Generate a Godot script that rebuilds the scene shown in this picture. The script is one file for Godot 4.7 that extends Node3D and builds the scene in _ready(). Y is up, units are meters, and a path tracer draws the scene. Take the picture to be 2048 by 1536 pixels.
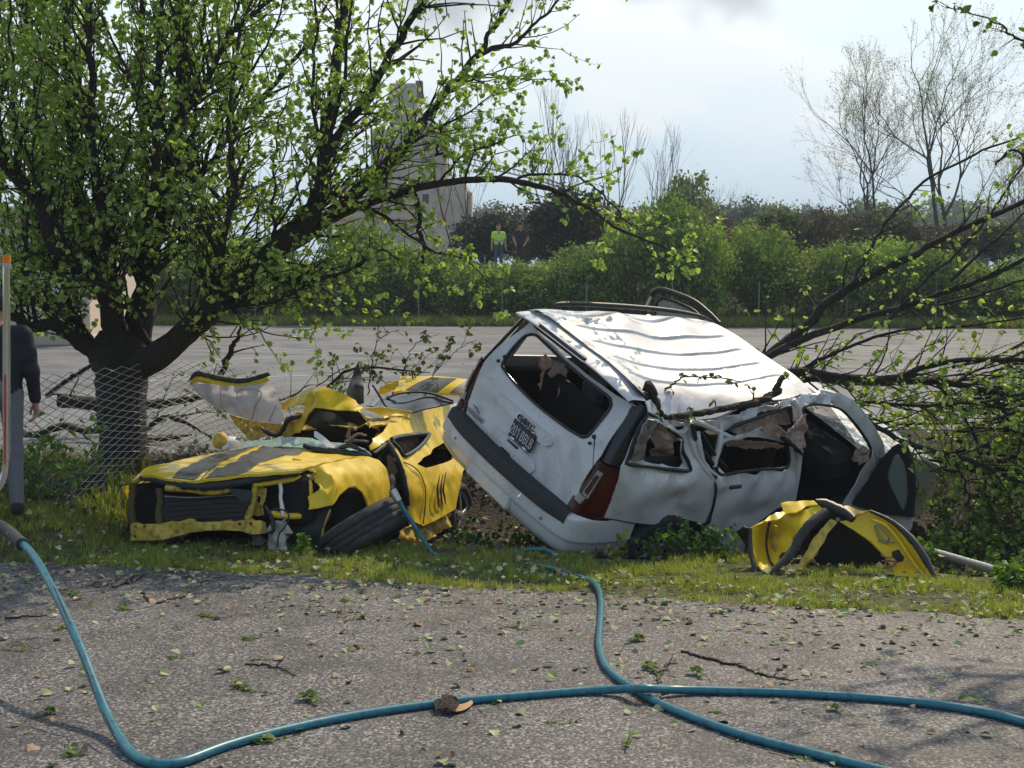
extends Node3D
# A wrecked white SUV resting on a crushed yellow coupe in a roadside ditch, seen from the driveway beside it.

var rng := RandomNumberGenerator.new()
var M := {}
var taken := {}

# ---------------------------------------------------------------- mesh collector
class G:
	var v := PackedVector3Array()
	var n := PackedVector3Array()
	var c := PackedColorArray()
	var uv := PackedVector2Array()
	var ix := PackedInt32Array()
	var col := Color.WHITE
	func add(p: Vector3, nn: Vector3) -> int:
		v.append(p); n.append(nn); c.append(col)
		return v.size() - 1
	func t(a: int, b: int, d: int) -> void:
		ix.append(a); ix.append(b); ix.append(d)
	func flat(a: Vector3, b: Vector3, d: Vector3) -> void:
		var nn := (d - a).cross(b - a).normalized()
		t(add(a, nn), add(b, nn), add(d, nn))
	func quad(a: Vector3, b: Vector3, d: Vector3, e: Vector3) -> void:
		var nn := (d - a).cross(b - a).normalized()
		var k := add(a, nn)
		add(b, nn); add(d, nn); add(e, nn)
		t(k, k + 1, k + 2); t(k, k + 2, k + 3)
	func done(m: Material) -> ArrayMesh:
		var a := []
		a.resize(Mesh.ARRAY_MAX)
		a[Mesh.ARRAY_VERTEX] = v
		a[Mesh.ARRAY_NORMAL] = n
		a[Mesh.ARRAY_COLOR] = c
		a[Mesh.ARRAY_INDEX] = ix
		var out := ArrayMesh.new()
		if v.size() > 2:
			out.add_surface_from_arrays(Mesh.PRIMITIVE_TRIANGLES, a)
			out.surface_set_material(0, m)
		return out

func obj(called: String, g: G, m: Material, parent: Node = self) -> MeshInstance3D:
	var o := MeshInstance3D.new()
	o.mesh = g.done(m)
	o.name = numbered(called, parent)
	parent.add_child(o, true)
	return o

func inst(called: String, mesh: Mesh, parent: Node, at: Transform3D) -> MeshInstance3D:
	var o := MeshInstance3D.new()
	o.mesh = mesh
	o.name = numbered(called, parent)
	o.transform = at
	parent.add_child(o, true)
	return o

func numbered(called: String, parent: Node) -> String:
	var key := str(parent.get_instance_id()) + called
	taken[key] = taken.get(key, -1) + 1
	return called if taken[key] == 0 else "%s_%03d" % [called, taken[key]]

func thing(called: String, label: String, category: String, at := Transform3D(), group := "") -> Node3D:
	var o := Node3D.new()
	o.name = numbered(called, self)
	o.transform = at
	add_child(o, true)
	return tag(o, label, category, group)

func tag(o: Node3D, label: String, category: String, group := "") -> Node3D:
	o.set_meta("label", label)
	o.set_meta("category", category)
	if group != "":
		o.set_meta("group", group)
	return o

func struct(o: Node3D) -> Node3D:
	o.set_meta("kind", "structure")
	return o

func stuff(o: Node3D) -> Node3D:
	o.set_meta("kind", "stuff")
	return o

func scatter(called: String, mesh: Mesh, places: Array, tints: Array, parent: Node = self) -> MultiMeshInstance3D:
	var mm := MultiMesh.new()
	mm.transform_format = MultiMesh.TRANSFORM_3D
	mm.use_colors = true
	mm.mesh = mesh
	mm.instance_count = places.size()
	for i in places.size():
		mm.set_instance_transform(i, places[i])
		mm.set_instance_color(i, tints[i])
	var o := MultiMeshInstance3D.new()
	o.multimesh = mm
	o.name = numbered(called, parent)
	parent.add_child(o, true)
	o.set_meta("kind", "stuff")
	return o

# ---------------------------------------------------------------- shapes
func frame_of(d: Vector3) -> Basis:
	var y := d.normalized()
	var x := y.cross(Vector3(0.31, 0.17, 0.93) if absf(y.z) < 0.8 else Vector3(0.9, 0.4, 0.1)).normalized()
	return Basis(x, y, x.cross(y))

func tube(g: G, p: Array, r: Array, sides := 7, rough := 0.0, capped := true) -> void:
	if p.size() < 2:
		return
	var first := g.v.size()
	var b := frame_of(p[1] - p[0])
	for i in p.size():
		var d: Vector3 = (p[mini(i + 1, p.size() - 1)] - p[maxi(i - 1, 0)])
		var y := d.normalized() if d.length() > 1e-6 else b.y
		var x := (b.x - y * b.x.dot(y)).normalized()
		b = Basis(x, y, x.cross(y))
		for k in sides:
			var a := TAU * k / sides
			var o := b.x * cos(a) + b.z * sin(a)
			var rr: float = r[i] * (1.0 + (rng.randf_range(-rough, rough) if rough > 0.0 else 0.0))
			g.add(p[i] + o * rr, o)
	for i in p.size() - 1:
		for k in sides:
			var a := first + i * sides + k
			var c := first + i * sides + (k + 1) % sides
			g.t(a, c, a + sides); g.t(c, c + sides, a + sides)
	if capped:
		for e in [0, p.size() - 1]:
			var s := g.add(p[e], (p[e] - p[1 if e == 0 else e - 1]).normalized())
			for k: int in sides:
				var a: int = first + e * sides + k
				var c: int = first + e * sides + (k + 1) % sides
				if e == 0:
					g.t(s, c, a)
				else:
					g.t(s, a, c)

func curve(p: Array, per := 6, closed := false) -> Array:
	var out := []
	var n := p.size()
	var last := n if closed else n - 1
	for i in last:
		var a = p[posmod(i - 1, n)] if closed or i > 0 else p[0] * 2.0 - p[1]
		var b = p[i]
		var c = p[(i + 1) % n]
		var d = p[(i + 2) % n] if closed or i + 2 < n else p[n - 1] * 2.0 - p[n - 2]
		for k in per:
			var s := float(k) / per
			out.append(0.5 * (2.0 * b + (c - a) * s + (2.0 * a - 5.0 * b + 4.0 * c - d) * s * s + (3.0 * b - a - 3.0 * c + d) * s * s * s))
	if not closed:
		out.append(p[n - 1])
	return out

func lerps(r: Array, n: int) -> Array:
	var out := []
	for i in n:
		var f := float(i) / maxf(1.0, n - 1) * (r.size() - 1)
		var k := mini(int(f), r.size() - 2)
		out.append(lerpf(r[k], r[k + 1], f - k))
	return out

func pipe(g: G, p: Array, r: Array, sides := 7, per := 6, rough := 0.0) -> void:
	var q := curve(p, per)
	tube(g, q, lerps(r, q.size()), sides, rough)

func box(g: G, at: Transform3D, size: Vector3, bevel := 0.0) -> void:
	var h := size / 2.0
	var e := minf(bevel, minf(h.x, minf(h.y, h.z)) * 0.9)
	for axis in 3:
		var u := (axis + 1) % 3
		var w := (axis + 2) % 3
		for s in [-1.0, 1.0]:
			var q := []
			for k in [[-1, -1], [1, -1], [1, 1], [-1, 1]]:
				var p := Vector3()
				p[axis] = s * h[axis]
				p[u] = k[0] * (h[u] - e)
				p[w] = k[1] * (h[w] - e)
				q.append(at * p)
			if s > 0:
				q.reverse()
			g.quad(q[0], q[1], q[2], q[3])
	if e <= 0.0:
		return
	for axis in 3:
		var u := (axis + 1) % 3
		var w := (axis + 2) % 3
		for su in [-1.0, 1.0]:
			for sw in [-1.0, 1.0]:
				var q := []
				for k in [[-1, 0], [1, 0], [1, 1], [-1, 1]]:
					var p := Vector3()
					p[axis] = k[0] * (h[axis] - e)
					p[u] = su * (h[u] - (e if k[1] == 1 else 0.0))
					p[w] = sw * (h[w] - (0.0 if k[1] == 1 else e))
					q.append(at * p)
				if su * sw < 0:
					q.reverse()
				g.quad(q[0], q[1], q[2], q[3])
	for sx in [-1.0, 1.0]:
		for sy in [-1.0, 1.0]:
			for sz in [-1.0, 1.0]:
				var a := at * Vector3(sx * h.x, sy * (h.y - e), sz * (h.z - e))
				var b := at * Vector3(sx * (h.x - e), sy * h.y, sz * (h.z - e))
				var d := at * Vector3(sx * (h.x - e), sy * (h.y - e), sz * h.z)
				if sx * sy * sz < 0:
					g.flat(a, b, d)
				else:
					g.flat(a, d, b)

func lathe(g: G, at: Transform3D, prof: Array, sides := 24) -> void:   # profile of (radius, height) turned round y
	var first := g.v.size()
	var m := prof.size()
	for i in m:
		var d: Vector2 = prof[mini(i + 1, m - 1)] - prof[maxi(i - 1, 0)]
		var nn := Vector2(d.y, -d.x).normalized()
		for k in sides:
			var a := TAU * k / sides
			g.add(at * Vector3(cos(a) * prof[i].x, prof[i].y, sin(a) * prof[i].x), (at.basis * Vector3(cos(a) * nn.x, nn.y, sin(a) * nn.x)).normalized())
	for i in m - 1:
		for k in sides:
			var a := first + i * sides + k
			var c := first + i * sides + (k + 1) % sides
			g.t(a, c, a + sides); g.t(c, c + sides, a + sides)

# a smooth surface through scattered points (thin plate): axis is the one that is a function of the other two
func plate(axis: int, ctrl: Array, crisp := false) -> Dictionary:
	var pts := PackedVector2Array()
	var hs := PackedFloat64Array()
	for q in ctrl:
		var p := flat2(axis, q)
		var near := false
		for o in pts:
			if o.distance_to(p) < 0.012:
				near = true
				break
		if not near:
			pts.append(p); hs.append(q[axis])
	var n := pts.size()
	var w := n + 3
	var A := []
	for i in w:
		var row := PackedFloat64Array()
		row.resize(w + 1)
		A.append(row)
	for i in n:
		for j in n:
			A[i][j] = kern(pts[i].distance_to(pts[j]), crisp)
		A[i][i] += 1e-4 * (-1.0 if crisp else 1.0)
		A[i][n] = 1.0; A[i][n + 1] = pts[i].x; A[i][n + 2] = pts[i].y
		A[n][i] = 1.0; A[n + 1][i] = pts[i].x; A[n + 2][i] = pts[i].y
		A[i][w] = hs[i]
	for k in w:
		var best := k
		for i in range(k + 1, w):
			if absf(A[i][k]) > absf(A[best][k]):
				best = i
		var sw = A[k]; A[k] = A[best]; A[best] = sw
		if absf(A[k][k]) < 1e-12:
			continue
		for i in range(k + 1, w):
			var f: float = A[i][k] / A[k][k]
			if f != 0.0:
				var ri: PackedFloat64Array = A[i]
				var rk: PackedFloat64Array = A[k]
				for j in range(k, w + 1):
					ri[j] -= f * rk[j]
				A[i] = ri
	var x := PackedFloat64Array()
	x.resize(w)
	for k in range(w - 1, -1, -1):
		var s: float = A[k][w]
		for j in range(k + 1, w):
			s -= A[k][j] * x[j]
		x[k] = s / A[k][k] if absf(A[k][k]) > 1e-12 else 0.0
	return {"axis": axis, "pts": pts, "x": x, "crisp": crisp}

func kern(r: float, crisp: bool) -> float:
	return -r if crisp else (r * r * log(r) if r > 1e-6 else 0.0)

func flat2(axis: int, q: Vector3) -> Vector2:
	return Vector2(q.z, q.y) if axis == 0 else Vector2(q.x, q.z) if axis == 1 else Vector2(q.x, q.y)

func lift(s: Dictionary, p: Vector2) -> Vector3:
	var n: int = s.pts.size()
	var x: PackedFloat64Array = s.x
	var pts: PackedVector2Array = s.pts
	var h: float = x[n] + x[n + 1] * p.x + x[n + 2] * p.y
	var crisp: bool = s.crisp
	for i in n:
		var r := pts[i].distance_to(p)
		if crisp:
			h -= x[i] * r
		elif r > 1e-6:
			h += x[i] * r * r * log(r)
	if s.has("noise"):
		h += s.noise.get_noise_2d(p.x, p.y) * s.amp
	return Vector3(h, p.y, p.x) if s.axis == 0 else Vector3(p.x, h, p.y) if s.axis == 1 else Vector3(p.x, p.y, h)

func dented(s: Dictionary, amp: float, freq: float, noise_seed: int) -> Dictionary:
	var f := FastNoiseLite.new()
	f.seed = noise_seed
	f.frequency = freq
	f.noise_type = FastNoiseLite.TYPE_SIMPLEX
	f.fractal_octaves = 2
	s.noise = f
	s.amp = amp
	return s

func ring(axis: int, loop: Array, spacing: float) -> PackedVector2Array:
	var out := PackedVector2Array()
	for i in loop.size():
		var a := flat2(axis, loop[i])
		var b := flat2(axis, loop[(i + 1) % loop.size()])
		var k := maxi(1, ceili(a.distance_to(b) / spacing))
		for j in k:
			out.append(a.lerp(b, float(j) / k))
	return out

# a bent sheet with holes and real thickness
func sheet(g: G, s: Dictionary, outline: Array, holes := [], spacing := 0.05, thick := 0.012, lifted := 0.0, side := 1.0) -> void:
	var axis: int = s.axis
	var rim := ring(axis, outline, spacing)
	var cuts := []
	for h in holes:
		cuts.append(ring(axis, h, spacing))
	var pts := PackedVector2Array(rim)
	for h in cuts:
		pts.append_array(h)
	var edge := PackedVector2Array(pts)
	var lo := rim[0]
	var hi := rim[0]
	for p in rim:
		lo = lo.min(p); hi = hi.max(p)
	var ny := int((hi.y - lo.y) / (spacing * 0.87)) + 1
	var nx := int((hi.x - lo.x) / spacing) + 1
	for j in ny:
		for i in nx:
			var p := lo + Vector2((i + 0.5 * (j % 2)) * spacing, j * spacing * 0.87) + Vector2(rng.randf() - 0.5, rng.randf() - 0.5) * spacing * 0.22
			if not Geometry2D.is_point_in_polygon(p, rim):
				continue
			var ok := true
			for h in cuts:
				if Geometry2D.is_point_in_polygon(p, h):
					ok = false
			if ok:
				for q in edge:
					if absf(q.x - p.x) < spacing * 0.55 and absf(q.y - p.y) < spacing * 0.55 and q.distance_squared_to(p) < spacing * spacing * 0.3:
						ok = false
						break
			if ok:
				pts.append(p)
	var tri := Geometry2D.triangulate_delaunay(pts)
	var keep := PackedInt32Array()
	for k in range(0, tri.size(), 3):
		var a := pts[tri[k]]
		var b := pts[tri[k + 1]]
		var d := pts[tri[k + 2]]
		var m := (a + b + d) / 3.0
		if not Geometry2D.is_point_in_polygon(m, rim):
			continue
		var ok := absf((b - a).cross(d - a)) > 1e-8
		for h in cuts:
			if Geometry2D.is_point_in_polygon(m, h):
				ok = false
		if ok:
			keep.append(tri[k])
			if (b - a).cross(d - a) > 0.0:
				keep.append(tri[k + 1]); keep.append(tri[k + 2])
			else:
				keep.append(tri[k + 2]); keep.append(tri[k + 1])
	var P := PackedVector3Array()
	var N := PackedVector3Array()
	for p in pts:
		P.append(lift(s, p)); N.append(Vector3.ZERO)
	var out := Vector3.ZERO
	out[axis] = side
	for k in range(0, keep.size(), 3):
		var nn := (P[keep[k + 1]] - P[keep[k]]).cross(P[keep[k + 2]] - P[keep[k]])
		if nn.dot(out) < 0.0:
			nn = -nn
		for j in 3:
			N[keep[k + j]] += nn
	var base := g.v.size()
	for i in P.size():
		N[i] = N[i].normalized() if N[i].length() > 1e-12 else out
		g.add(P[i] + N[i] * lifted, N[i])
	var back := g.v.size()
	for i in P.size():
		g.add(P[i] + N[i] * (lifted - thick), -N[i])
	var used := {}
	for k in range(0, keep.size(), 3):
		var a := keep[k]
		var b := keep[k + 1]
		var d := keep[k + 2]
		var fr := (P[d] - P[a]).cross(P[b] - P[a]).dot(out) > 0.0
		if not fr:
			var x := b
			b = d
			d = x
		g.t(base + a, base + b, base + d)
		g.t(back + a, back + d, back + b)
		for e in [[a, b], [b, d], [d, a]]:
			var key := Vector2i(mini(e[0], e[1]), maxi(e[0], e[1]))
			if used.has(key):
				used.erase(key)
			else:
				used[key] = e
	for key in used:
		var e = used[key]
		g.quad(g.v[base + e[0]], g.v[back + e[0]], g.v[back + e[1]], g.v[base + e[1]])

func panel(called: String, axis: int, outline: Array, holes: Array, ctrl: Array, m: Material, parent: Node, o := {}) -> MeshInstance3D:
	var c := []
	for q in outline:
		c.append(q)
	if o.get("hole_ctrl", true):
		for h in holes:
			for q in h:
				c.append(q)
	c.append_array(ctrl)
	var s := plate(axis, c, o.get("crisp", false))
	if o.has("dent"):
		dented(s, o.dent, o.get("freq", 4.0), o.get("seed", 3))
	var g := G.new()
	sheet(g, s, curve(outline, 4, true) if o.get("smooth", false) else outline, holes, o.get("spacing", 0.05), o.get("thick", 0.012), o.get("lifted", 0.0), o.get("side", 1.0))
	return obj(called, g, m, parent)

# rows of points skinned with a smooth surface
func skin(g: G, rows: Array, nu := 6, nv := 4, closed := false) -> void:
	var fine := []
	for r in rows:
		fine.append(curve(r, nu, closed))
	var m: int = fine[0].size()
	var cols := []
	for k in m:
		var line := []
		for r in fine:
			line.append(r[k])
		cols.append(curve(line, nv))
	var h: int = cols[0].size()
	var first := g.v.size()
	for k in m:
		for j in h:
			var ku := (k + 1) % m if closed else mini(k + 1, m - 1)
			var kd := posmod(k - 1, m) if closed else maxi(k - 1, 0)
			var du: Vector3 = cols[ku][j] - cols[kd][j]
			var dv: Vector3 = cols[k][mini(j + 1, h - 1)] - cols[k][maxi(j - 1, 0)]
			g.add(cols[k][j], dv.cross(du).normalized())
	for k in (m if closed else m - 1):
		for j in h - 1:
			var a := first + k * h + j
			var b := first + ((k + 1) % m) * h + j
			g.t(a, b, a + 1); g.t(b, b + 1, a + 1)

# ---------------------------------------------------------------- materials
func lin(r: float, gg: float, b: float, a := 1.0) -> Color:
	return Color(r, gg, b, a).linear_to_srgb()

func mat(called: String, c: Color, rough := 0.7, metal := 0.0) -> StandardMaterial3D:
	var m := StandardMaterial3D.new()
	m.resource_name = called
	m.albedo_color = c
	m.roughness = rough
	m.metallic = metal
	M[called] = m
	return m

func noise_tex(noise_seed: int, freq: float, type: int, cols: Array, stops: Array, size := 512, octaves := 3, cell := 0) -> NoiseTexture2D:
	var f := FastNoiseLite.new()
	f.seed = noise_seed
	f.noise_type = type
	f.frequency = freq
	f.fractal_octaves = octaves
	if type == FastNoiseLite.TYPE_CELLULAR:
		f.cellular_return_type = cell
		f.fractal_type = FastNoiseLite.FRACTAL_NONE
	var t := NoiseTexture2D.new()
	t.width = size
	t.height = size
	t.seamless = true
	t.noise = f
	if cols.size():
		var gr := Gradient.new()
		gr.offsets = PackedFloat32Array(stops)
		gr.colors = PackedColorArray(cols)
		t.color_ramp = gr
	return t

func world_map(m: StandardMaterial3D, metres: float, world := true) -> void:
	m.uv1_triplanar = true
	m.uv1_world_triplanar = world
	m.uv1_scale = Vector3.ONE / metres

func detail(m: StandardMaterial3D, t: Texture2D, metres: float, world := true) -> void:
	m.detail_enabled = true
	m.detail_blend_mode = BaseMaterial3D.BLEND_MODE_MUL
	m.detail_albedo = t
	m.detail_uv_layer = BaseMaterial3D.DETAIL_UV_2
	m.uv2_triplanar = true
	m.uv2_world_triplanar = world
	m.uv2_scale = Vector3.ONE / metres

func grey(v: float, w := 1.0) -> Color:
	return Color(v, v, v * w)

func make_materials() -> void:
	var SX := FastNoiseLite.TYPE_SIMPLEX_SMOOTH
	var CE := FastNoiseLite.TYPE_CELLULAR
	var m: StandardMaterial3D
	var blot := noise_tex(5, 0.01, SX, [Color(0.78, 0.78, 0.79), Color(0.93, 0.925, 0.92), Color(1, 1, 1)], [0.2, 0.5, 0.8], 512, 5)
	# coarse chip-seal asphalt with pale stones
	m = mat("driveway_asphalt", Color.WHITE, 0.72)
	m.albedo_texture = noise_tex(11, 0.13, CE, [lin(0.016, 0.017, 0.02), lin(0.072, 0.071, 0.077), lin(0.158, 0.154, 0.16), lin(0.4, 0.385, 0.385)], [0.0, 0.35, 0.75, 1.0], 1024, 1, FastNoiseLite.RETURN_CELL_VALUE)
	m.heightmap_enabled = true
	m.heightmap_texture = noise_tex(11, 0.13, CE, [Color.WHITE, Color(0.75, 0.75, 0.75), Color.BLACK], [0.0, 0.5, 1.0], 1024, 1, FastNoiseLite.RETURN_DISTANCE)
	m.heightmap_scale = 0.45
	world_map(m, 1.5)
	detail(m, blot, 4.3)
	m = mat("lot_asphalt", Color.WHITE, 0.85)
	m.albedo_texture = noise_tex(21, 0.09, SX, [lin(0.13, 0.136, 0.147), lin(0.17, 0.177, 0.19), lin(0.205, 0.212, 0.226)], [0.2, 0.5, 0.8], 512, 4)
	world_map(m, 2.0)
	detail(m, blot, 11.0)
	m = mat("soil", Color.WHITE, 0.95)
	m.albedo_texture = noise_tex(31, 0.03, SX, [lin(0.015, 0.011, 0.008), lin(0.035, 0.026, 0.018), lin(0.075, 0.06, 0.045)], [0.2, 0.5, 0.8], 512, 5)
	m.heightmap_enabled = true
	m.heightmap_texture = noise_tex(32, 0.04, SX, [], [], 512, 5)
	m.heightmap_scale = 3.0
	world_map(m, 0.9)
	m = mat("turf", Color.WHITE, 0.95)
	m.albedo_texture = noise_tex(33, 0.03, SX, [lin(0.05, 0.042, 0.025), lin(0.075, 0.09, 0.025), lin(0.1, 0.13, 0.035)], [0.25, 0.5, 0.8], 512, 5)
	m.heightmap_enabled = true
	m.heightmap_texture = noise_tex(34, 0.06, SX, [], [], 512, 4)
	m.heightmap_scale = 3.0
	world_map(m, 1.6)
	mat("lot_paint", lin(0.45, 0.45, 0.44), 0.8)
	mat("tar_seam", lin(0.05, 0.05, 0.052), 0.8)
	# car paint
	m = mat("white_paint", Color.WHITE, 0.5)
	m.albedo_texture = noise_tex(41, 0.008, SX, [lin(0.47, 0.47, 0.47), lin(0.565, 0.575, 0.605), lin(0.61, 0.62, 0.65)], [0.06, 0.3, 0.7], 512, 5)
	world_map(m, 1.7, false)
	m.clearcoat_enabled = true
	m.clearcoat = 1.0
	m.clearcoat_roughness = 0.025
	detail(m, noise_tex(61, 0.03, SX, [Color(0.42, 0.36, 0.3), Color(0.86, 0.84, 0.81), Color(1, 1, 1)], [0.06, 0.14, 0.3], 1024, 6), 1.1, false)
	m = mat("yellow_paint", Color.WHITE, 0.45)
	m.metallic_specular = 0.3
	m.albedo_texture = noise_tex(42, 0.012, SX, [lin(0.5, 0.36, 0.04), lin(0.74, 0.53, 0.025), lin(0.8, 0.58, 0.03)], [0.04, 0.2, 0.7], 512, 5)
	world_map(m, 1.3, false)
	m.clearcoat_enabled = true
	m.clearcoat = 0.35
	m.clearcoat_roughness = 0.06
	detail(m, noise_tex(62, 0.035, SX, [Color(0.3, 0.22, 0.15), Color(0.8, 0.75, 0.65), Color(1, 1, 1)], [0.06, 0.15, 0.3], 1024, 6), 0.9, false)
	m = mat("dull_yellow", Color.WHITE, 0.6)
	m.albedo_texture = noise_tex(43, 0.02, SX, [lin(0.22, 0.15, 0.03), lin(0.55, 0.4, 0.06), lin(0.62, 0.46, 0.08)], [0.15, 0.45, 0.75], 512, 5)
	world_map(m, 0.8, false)
	m = mat("stripe_black", Color.WHITE, 0.55)
	m.albedo_texture = noise_tex(44, 0.014, SX, [lin(0.08, 0.072, 0.062), lin(0.02, 0.0195, 0.02), lin(0.012, 0.012, 0.013)], [0.15, 0.5, 0.75], 512, 5)
	world_map(m, 0.7, false)
	m.clearcoat_enabled = true
	m.clearcoat = 0.25
	m.clearcoat_roughness = 0.25
	mat("black_trim", lin(0.018, 0.018, 0.02), 0.5)
	mat("gloss_black", lin(0.012, 0.013, 0.018), 0.12)
	mat("dark_interior", lin(0.012, 0.0125, 0.014), 0.85)
	mat("grey_interior", lin(0.03, 0.034, 0.04), 0.7)
	mat("step_pad", lin(0.03, 0.032, 0.035), 0.75)
	m = mat("rubber", Color.WHITE, 0.85)
	m.albedo_texture = noise_tex(45, 0.02, SX, [lin(0.028, 0.029, 0.032), lin(0.042, 0.043, 0.045), lin(0.075, 0.072, 0.066)], [0.3, 0.6, 0.95], 256, 4)
	world_map(m, 0.5, false)
	mat("steel", lin(0.5, 0.5, 0.5), 0.35, 0.9)
	mat("dull_metal", lin(0.28, 0.28, 0.28), 0.5, 0.7)
	mat("chrome", lin(0.8, 0.8, 0.82), 0.08, 1.0)
	m = mat("galvanised", Color.WHITE, 0.45, 0.6)
	m.albedo_texture = noise_tex(46, 0.05, SX, [lin(0.28, 0.29, 0.3), lin(0.45, 0.46, 0.47)], [0.3, 0.7], 256, 4)
	world_map(m, 0.4, false)
	mat("wire", lin(0.42, 0.43, 0.43), 0.5, 0.3)
	m = mat("airbag_cloth", Color.WHITE, 0.9)
	m.albedo_texture = noise_tex(47, 0.02, SX, [lin(0.42, 0.3, 0.27), lin(0.6, 0.47, 0.43), lin(0.68, 0.57, 0.54)], [0.2, 0.5, 0.8], 512, 4)
	world_map(m, 0.5, false)
	m.backlight_enabled = true
	m.backlight = lin(0.5, 0.5, 0.5)
	m = mat("pale_airbag", Color.WHITE, 0.9)
	m.albedo_texture = noise_tex(63, 0.012, SX, [lin(0.55, 0.42, 0.38), lin(0.7, 0.64, 0.63), lin(0.76, 0.72, 0.72)], [0.08, 0.3, 0.8], 512, 4)
	world_map(m, 0.9, false)
	m.backlight_enabled = true
	m.backlight = lin(0.4, 0.4, 0.4)
	mat("cloth_seam", lin(0.33, 0.24, 0.22), 0.9)
	mat("red_lens", lin(0.075, 0.007, 0.006), 0.12)
	mat("dark_red_lens", lin(0.05, 0.004, 0.004), 0.12)
	mat("clear_lens", lin(0.32, 0.3, 0.28), 0.12)
	m = mat("shattered_glass", lin(0.35, 0.52, 0.46, 0.72), 0.3)
	m.transparency = BaseMaterial3D.TRANSPARENCY_ALPHA
	m.albedo_texture = noise_tex(48, 0.06, CE, [Color(0.5, 0.62, 0.58), Color(0.8, 0.9, 0.86), Color(1, 1, 1)], [0.1, 0.6, 1.0], 512, 1, FastNoiseLite.RETURN_DISTANCE2_SUB)
	m.heightmap_enabled = true
	m.heightmap_texture = noise_tex(48, 0.06, CE, [], [], 512, 1, FastNoiseLite.RETURN_CELL_VALUE)
	m.heightmap_scale = 0.6
	world_map(m, 0.35, false)
	m = mat("green_crazed_glass", Color.WHITE, 0.3)
	m.albedo_texture = noise_tex(64, 0.05, CE, [lin(0.55, 0.68, 0.62), lin(0.2, 0.33, 0.29), lin(0.1, 0.2, 0.17)], [0.0, 0.12, 0.8], 512, 1, FastNoiseLite.RETURN_DISTANCE2_SUB)
	m.heightmap_enabled = true
	m.heightmap_texture = noise_tex(64, 0.05, CE, [], [], 512, 1, FastNoiseLite.RETURN_CELL_VALUE)
	m.heightmap_scale = 0.5
	world_map(m, 0.5, false)
	m = mat("pane", lin(0.5, 0.6, 0.6, 0.12), 0.02)
	m.transparency = BaseMaterial3D.TRANSPARENCY_ALPHA
	m = mat("door_glass", lin(0.2, 0.27, 0.26, 0.6), 0.12)
	m.transparency = BaseMaterial3D.TRANSPARENCY_ALPHA
	m = mat("dusty_pane", lin(0.4, 0.5, 0.5, 0.3), 0.3)
	m.transparency = BaseMaterial3D.TRANSPARENCY_ALPHA
	# plants
	m = mat("bark", Color.WHITE, 0.9)
	m.albedo_texture = noise_tex(51, 0.03, SX, [lin(0.018, 0.014, 0.011), lin(0.042, 0.033, 0.027), lin(0.09, 0.078, 0.068)], [0.25, 0.55, 0.85], 512, 5)
	m.heightmap_enabled = true
	m.heightmap_texture = noise_tex(52, 0.05, SX, [], [], 512, 4)
	m.heightmap_scale = 2.5
	world_map(m, 0.45, false)
	m = mat("pale_bark", Color.WHITE, 0.9)
	m.albedo_texture = noise_tex(53, 0.03, SX, [lin(0.08, 0.062, 0.05), lin(0.17, 0.14, 0.115)], [0.3, 0.7], 256, 4)
	world_map(m, 0.6, false)
	mat("twig_bark", lin(0.055, 0.05, 0.048), 0.9)
	mat("inner_wood", lin(0.42, 0.27, 0.14), 0.9)
	for d in [["leaf", lin(1, 1, 1), lin(0.8, 0.92, 0.35)], ["grass_blade", lin(1, 1, 1), lin(0.85, 0.95, 0.4)], ["far_leaf", lin(1, 1, 1), lin(0.85, 0.95, 0.4)]]:
		m = mat(d[0], d[1], 0.5 if d[0] == "leaf" else 0.7)
		m.vertex_color_use_as_albedo = true
		m.backlight_enabled = true
		m.backlight = d[2]
	m = mat("dead_leaf", Color.WHITE, 0.9)
	m.vertex_color_use_as_albedo = true
	# hoses, people, buildings
	m = mat("hose_blue", Color.WHITE, 0.38)
	m.albedo_texture = noise_tex(54, 0.02, SX, [lin(0.02, 0.07, 0.1), lin(0.02, 0.155, 0.215), lin(0.03, 0.2, 0.26)], [0.16, 0.4, 0.75], 512, 5)
	world_map(m, 0.5, false)
	mat("hose_print", lin(0.012, 0.03, 0.04), 0.6)
	mat("hose_sleeve", lin(0.035, 0.035, 0.037), 0.7)
	mat("orange_cap", lin(0.75, 0.22, 0.01), 0.5)
	mat("red_plastic", lin(0.5, 0.03, 0.02), 0.4)
	mat("skin", lin(0.5, 0.26, 0.19), 0.55)
	mat("hair", lin(0.05, 0.035, 0.025), 0.8)
	for d in [["black_cloth", lin(0.012, 0.014, 0.022)], ["grey_cloth", lin(0.13, 0.135, 0.15)], ["navy_cloth", lin(0.016, 0.02, 0.042)], ["hivis_cloth", lin(0.5, 0.85, 0.08)], ["jeans", lin(0.06, 0.09, 0.16)], ["cap_cloth", lin(0.02, 0.022, 0.03)]]:
		mat(d[0], d[1], 0.9)
	mat("silver_tape", lin(0.45, 0.47, 0.46), 0.5)
	m = mat("concrete", Color.WHITE, 0.9)
	m.albedo_texture = noise_tex(55, 0.01, SX, [lin(0.36, 0.3, 0.25), lin(0.46, 0.385, 0.32), lin(0.5, 0.42, 0.35)], [0.2, 0.5, 0.8], 512, 5)
	world_map(m, 14.0)
	mat("beige_wall", lin(0.55, 0.46, 0.38), 0.9)
	mat("orange_trim", lin(0.55, 0.26, 0.14), 0.8)
	mat("brown_wall", lin(0.13, 0.075, 0.05), 0.9)
	mat("brick_chip", lin(0.4, 0.2, 0.09), 0.9)
	mat("foam", lin(0.8, 0.8, 0.78), 0.9)

# ---------------------------------------------------------------- the lie of the land
var bumps := FastNoiseLite.new()

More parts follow.
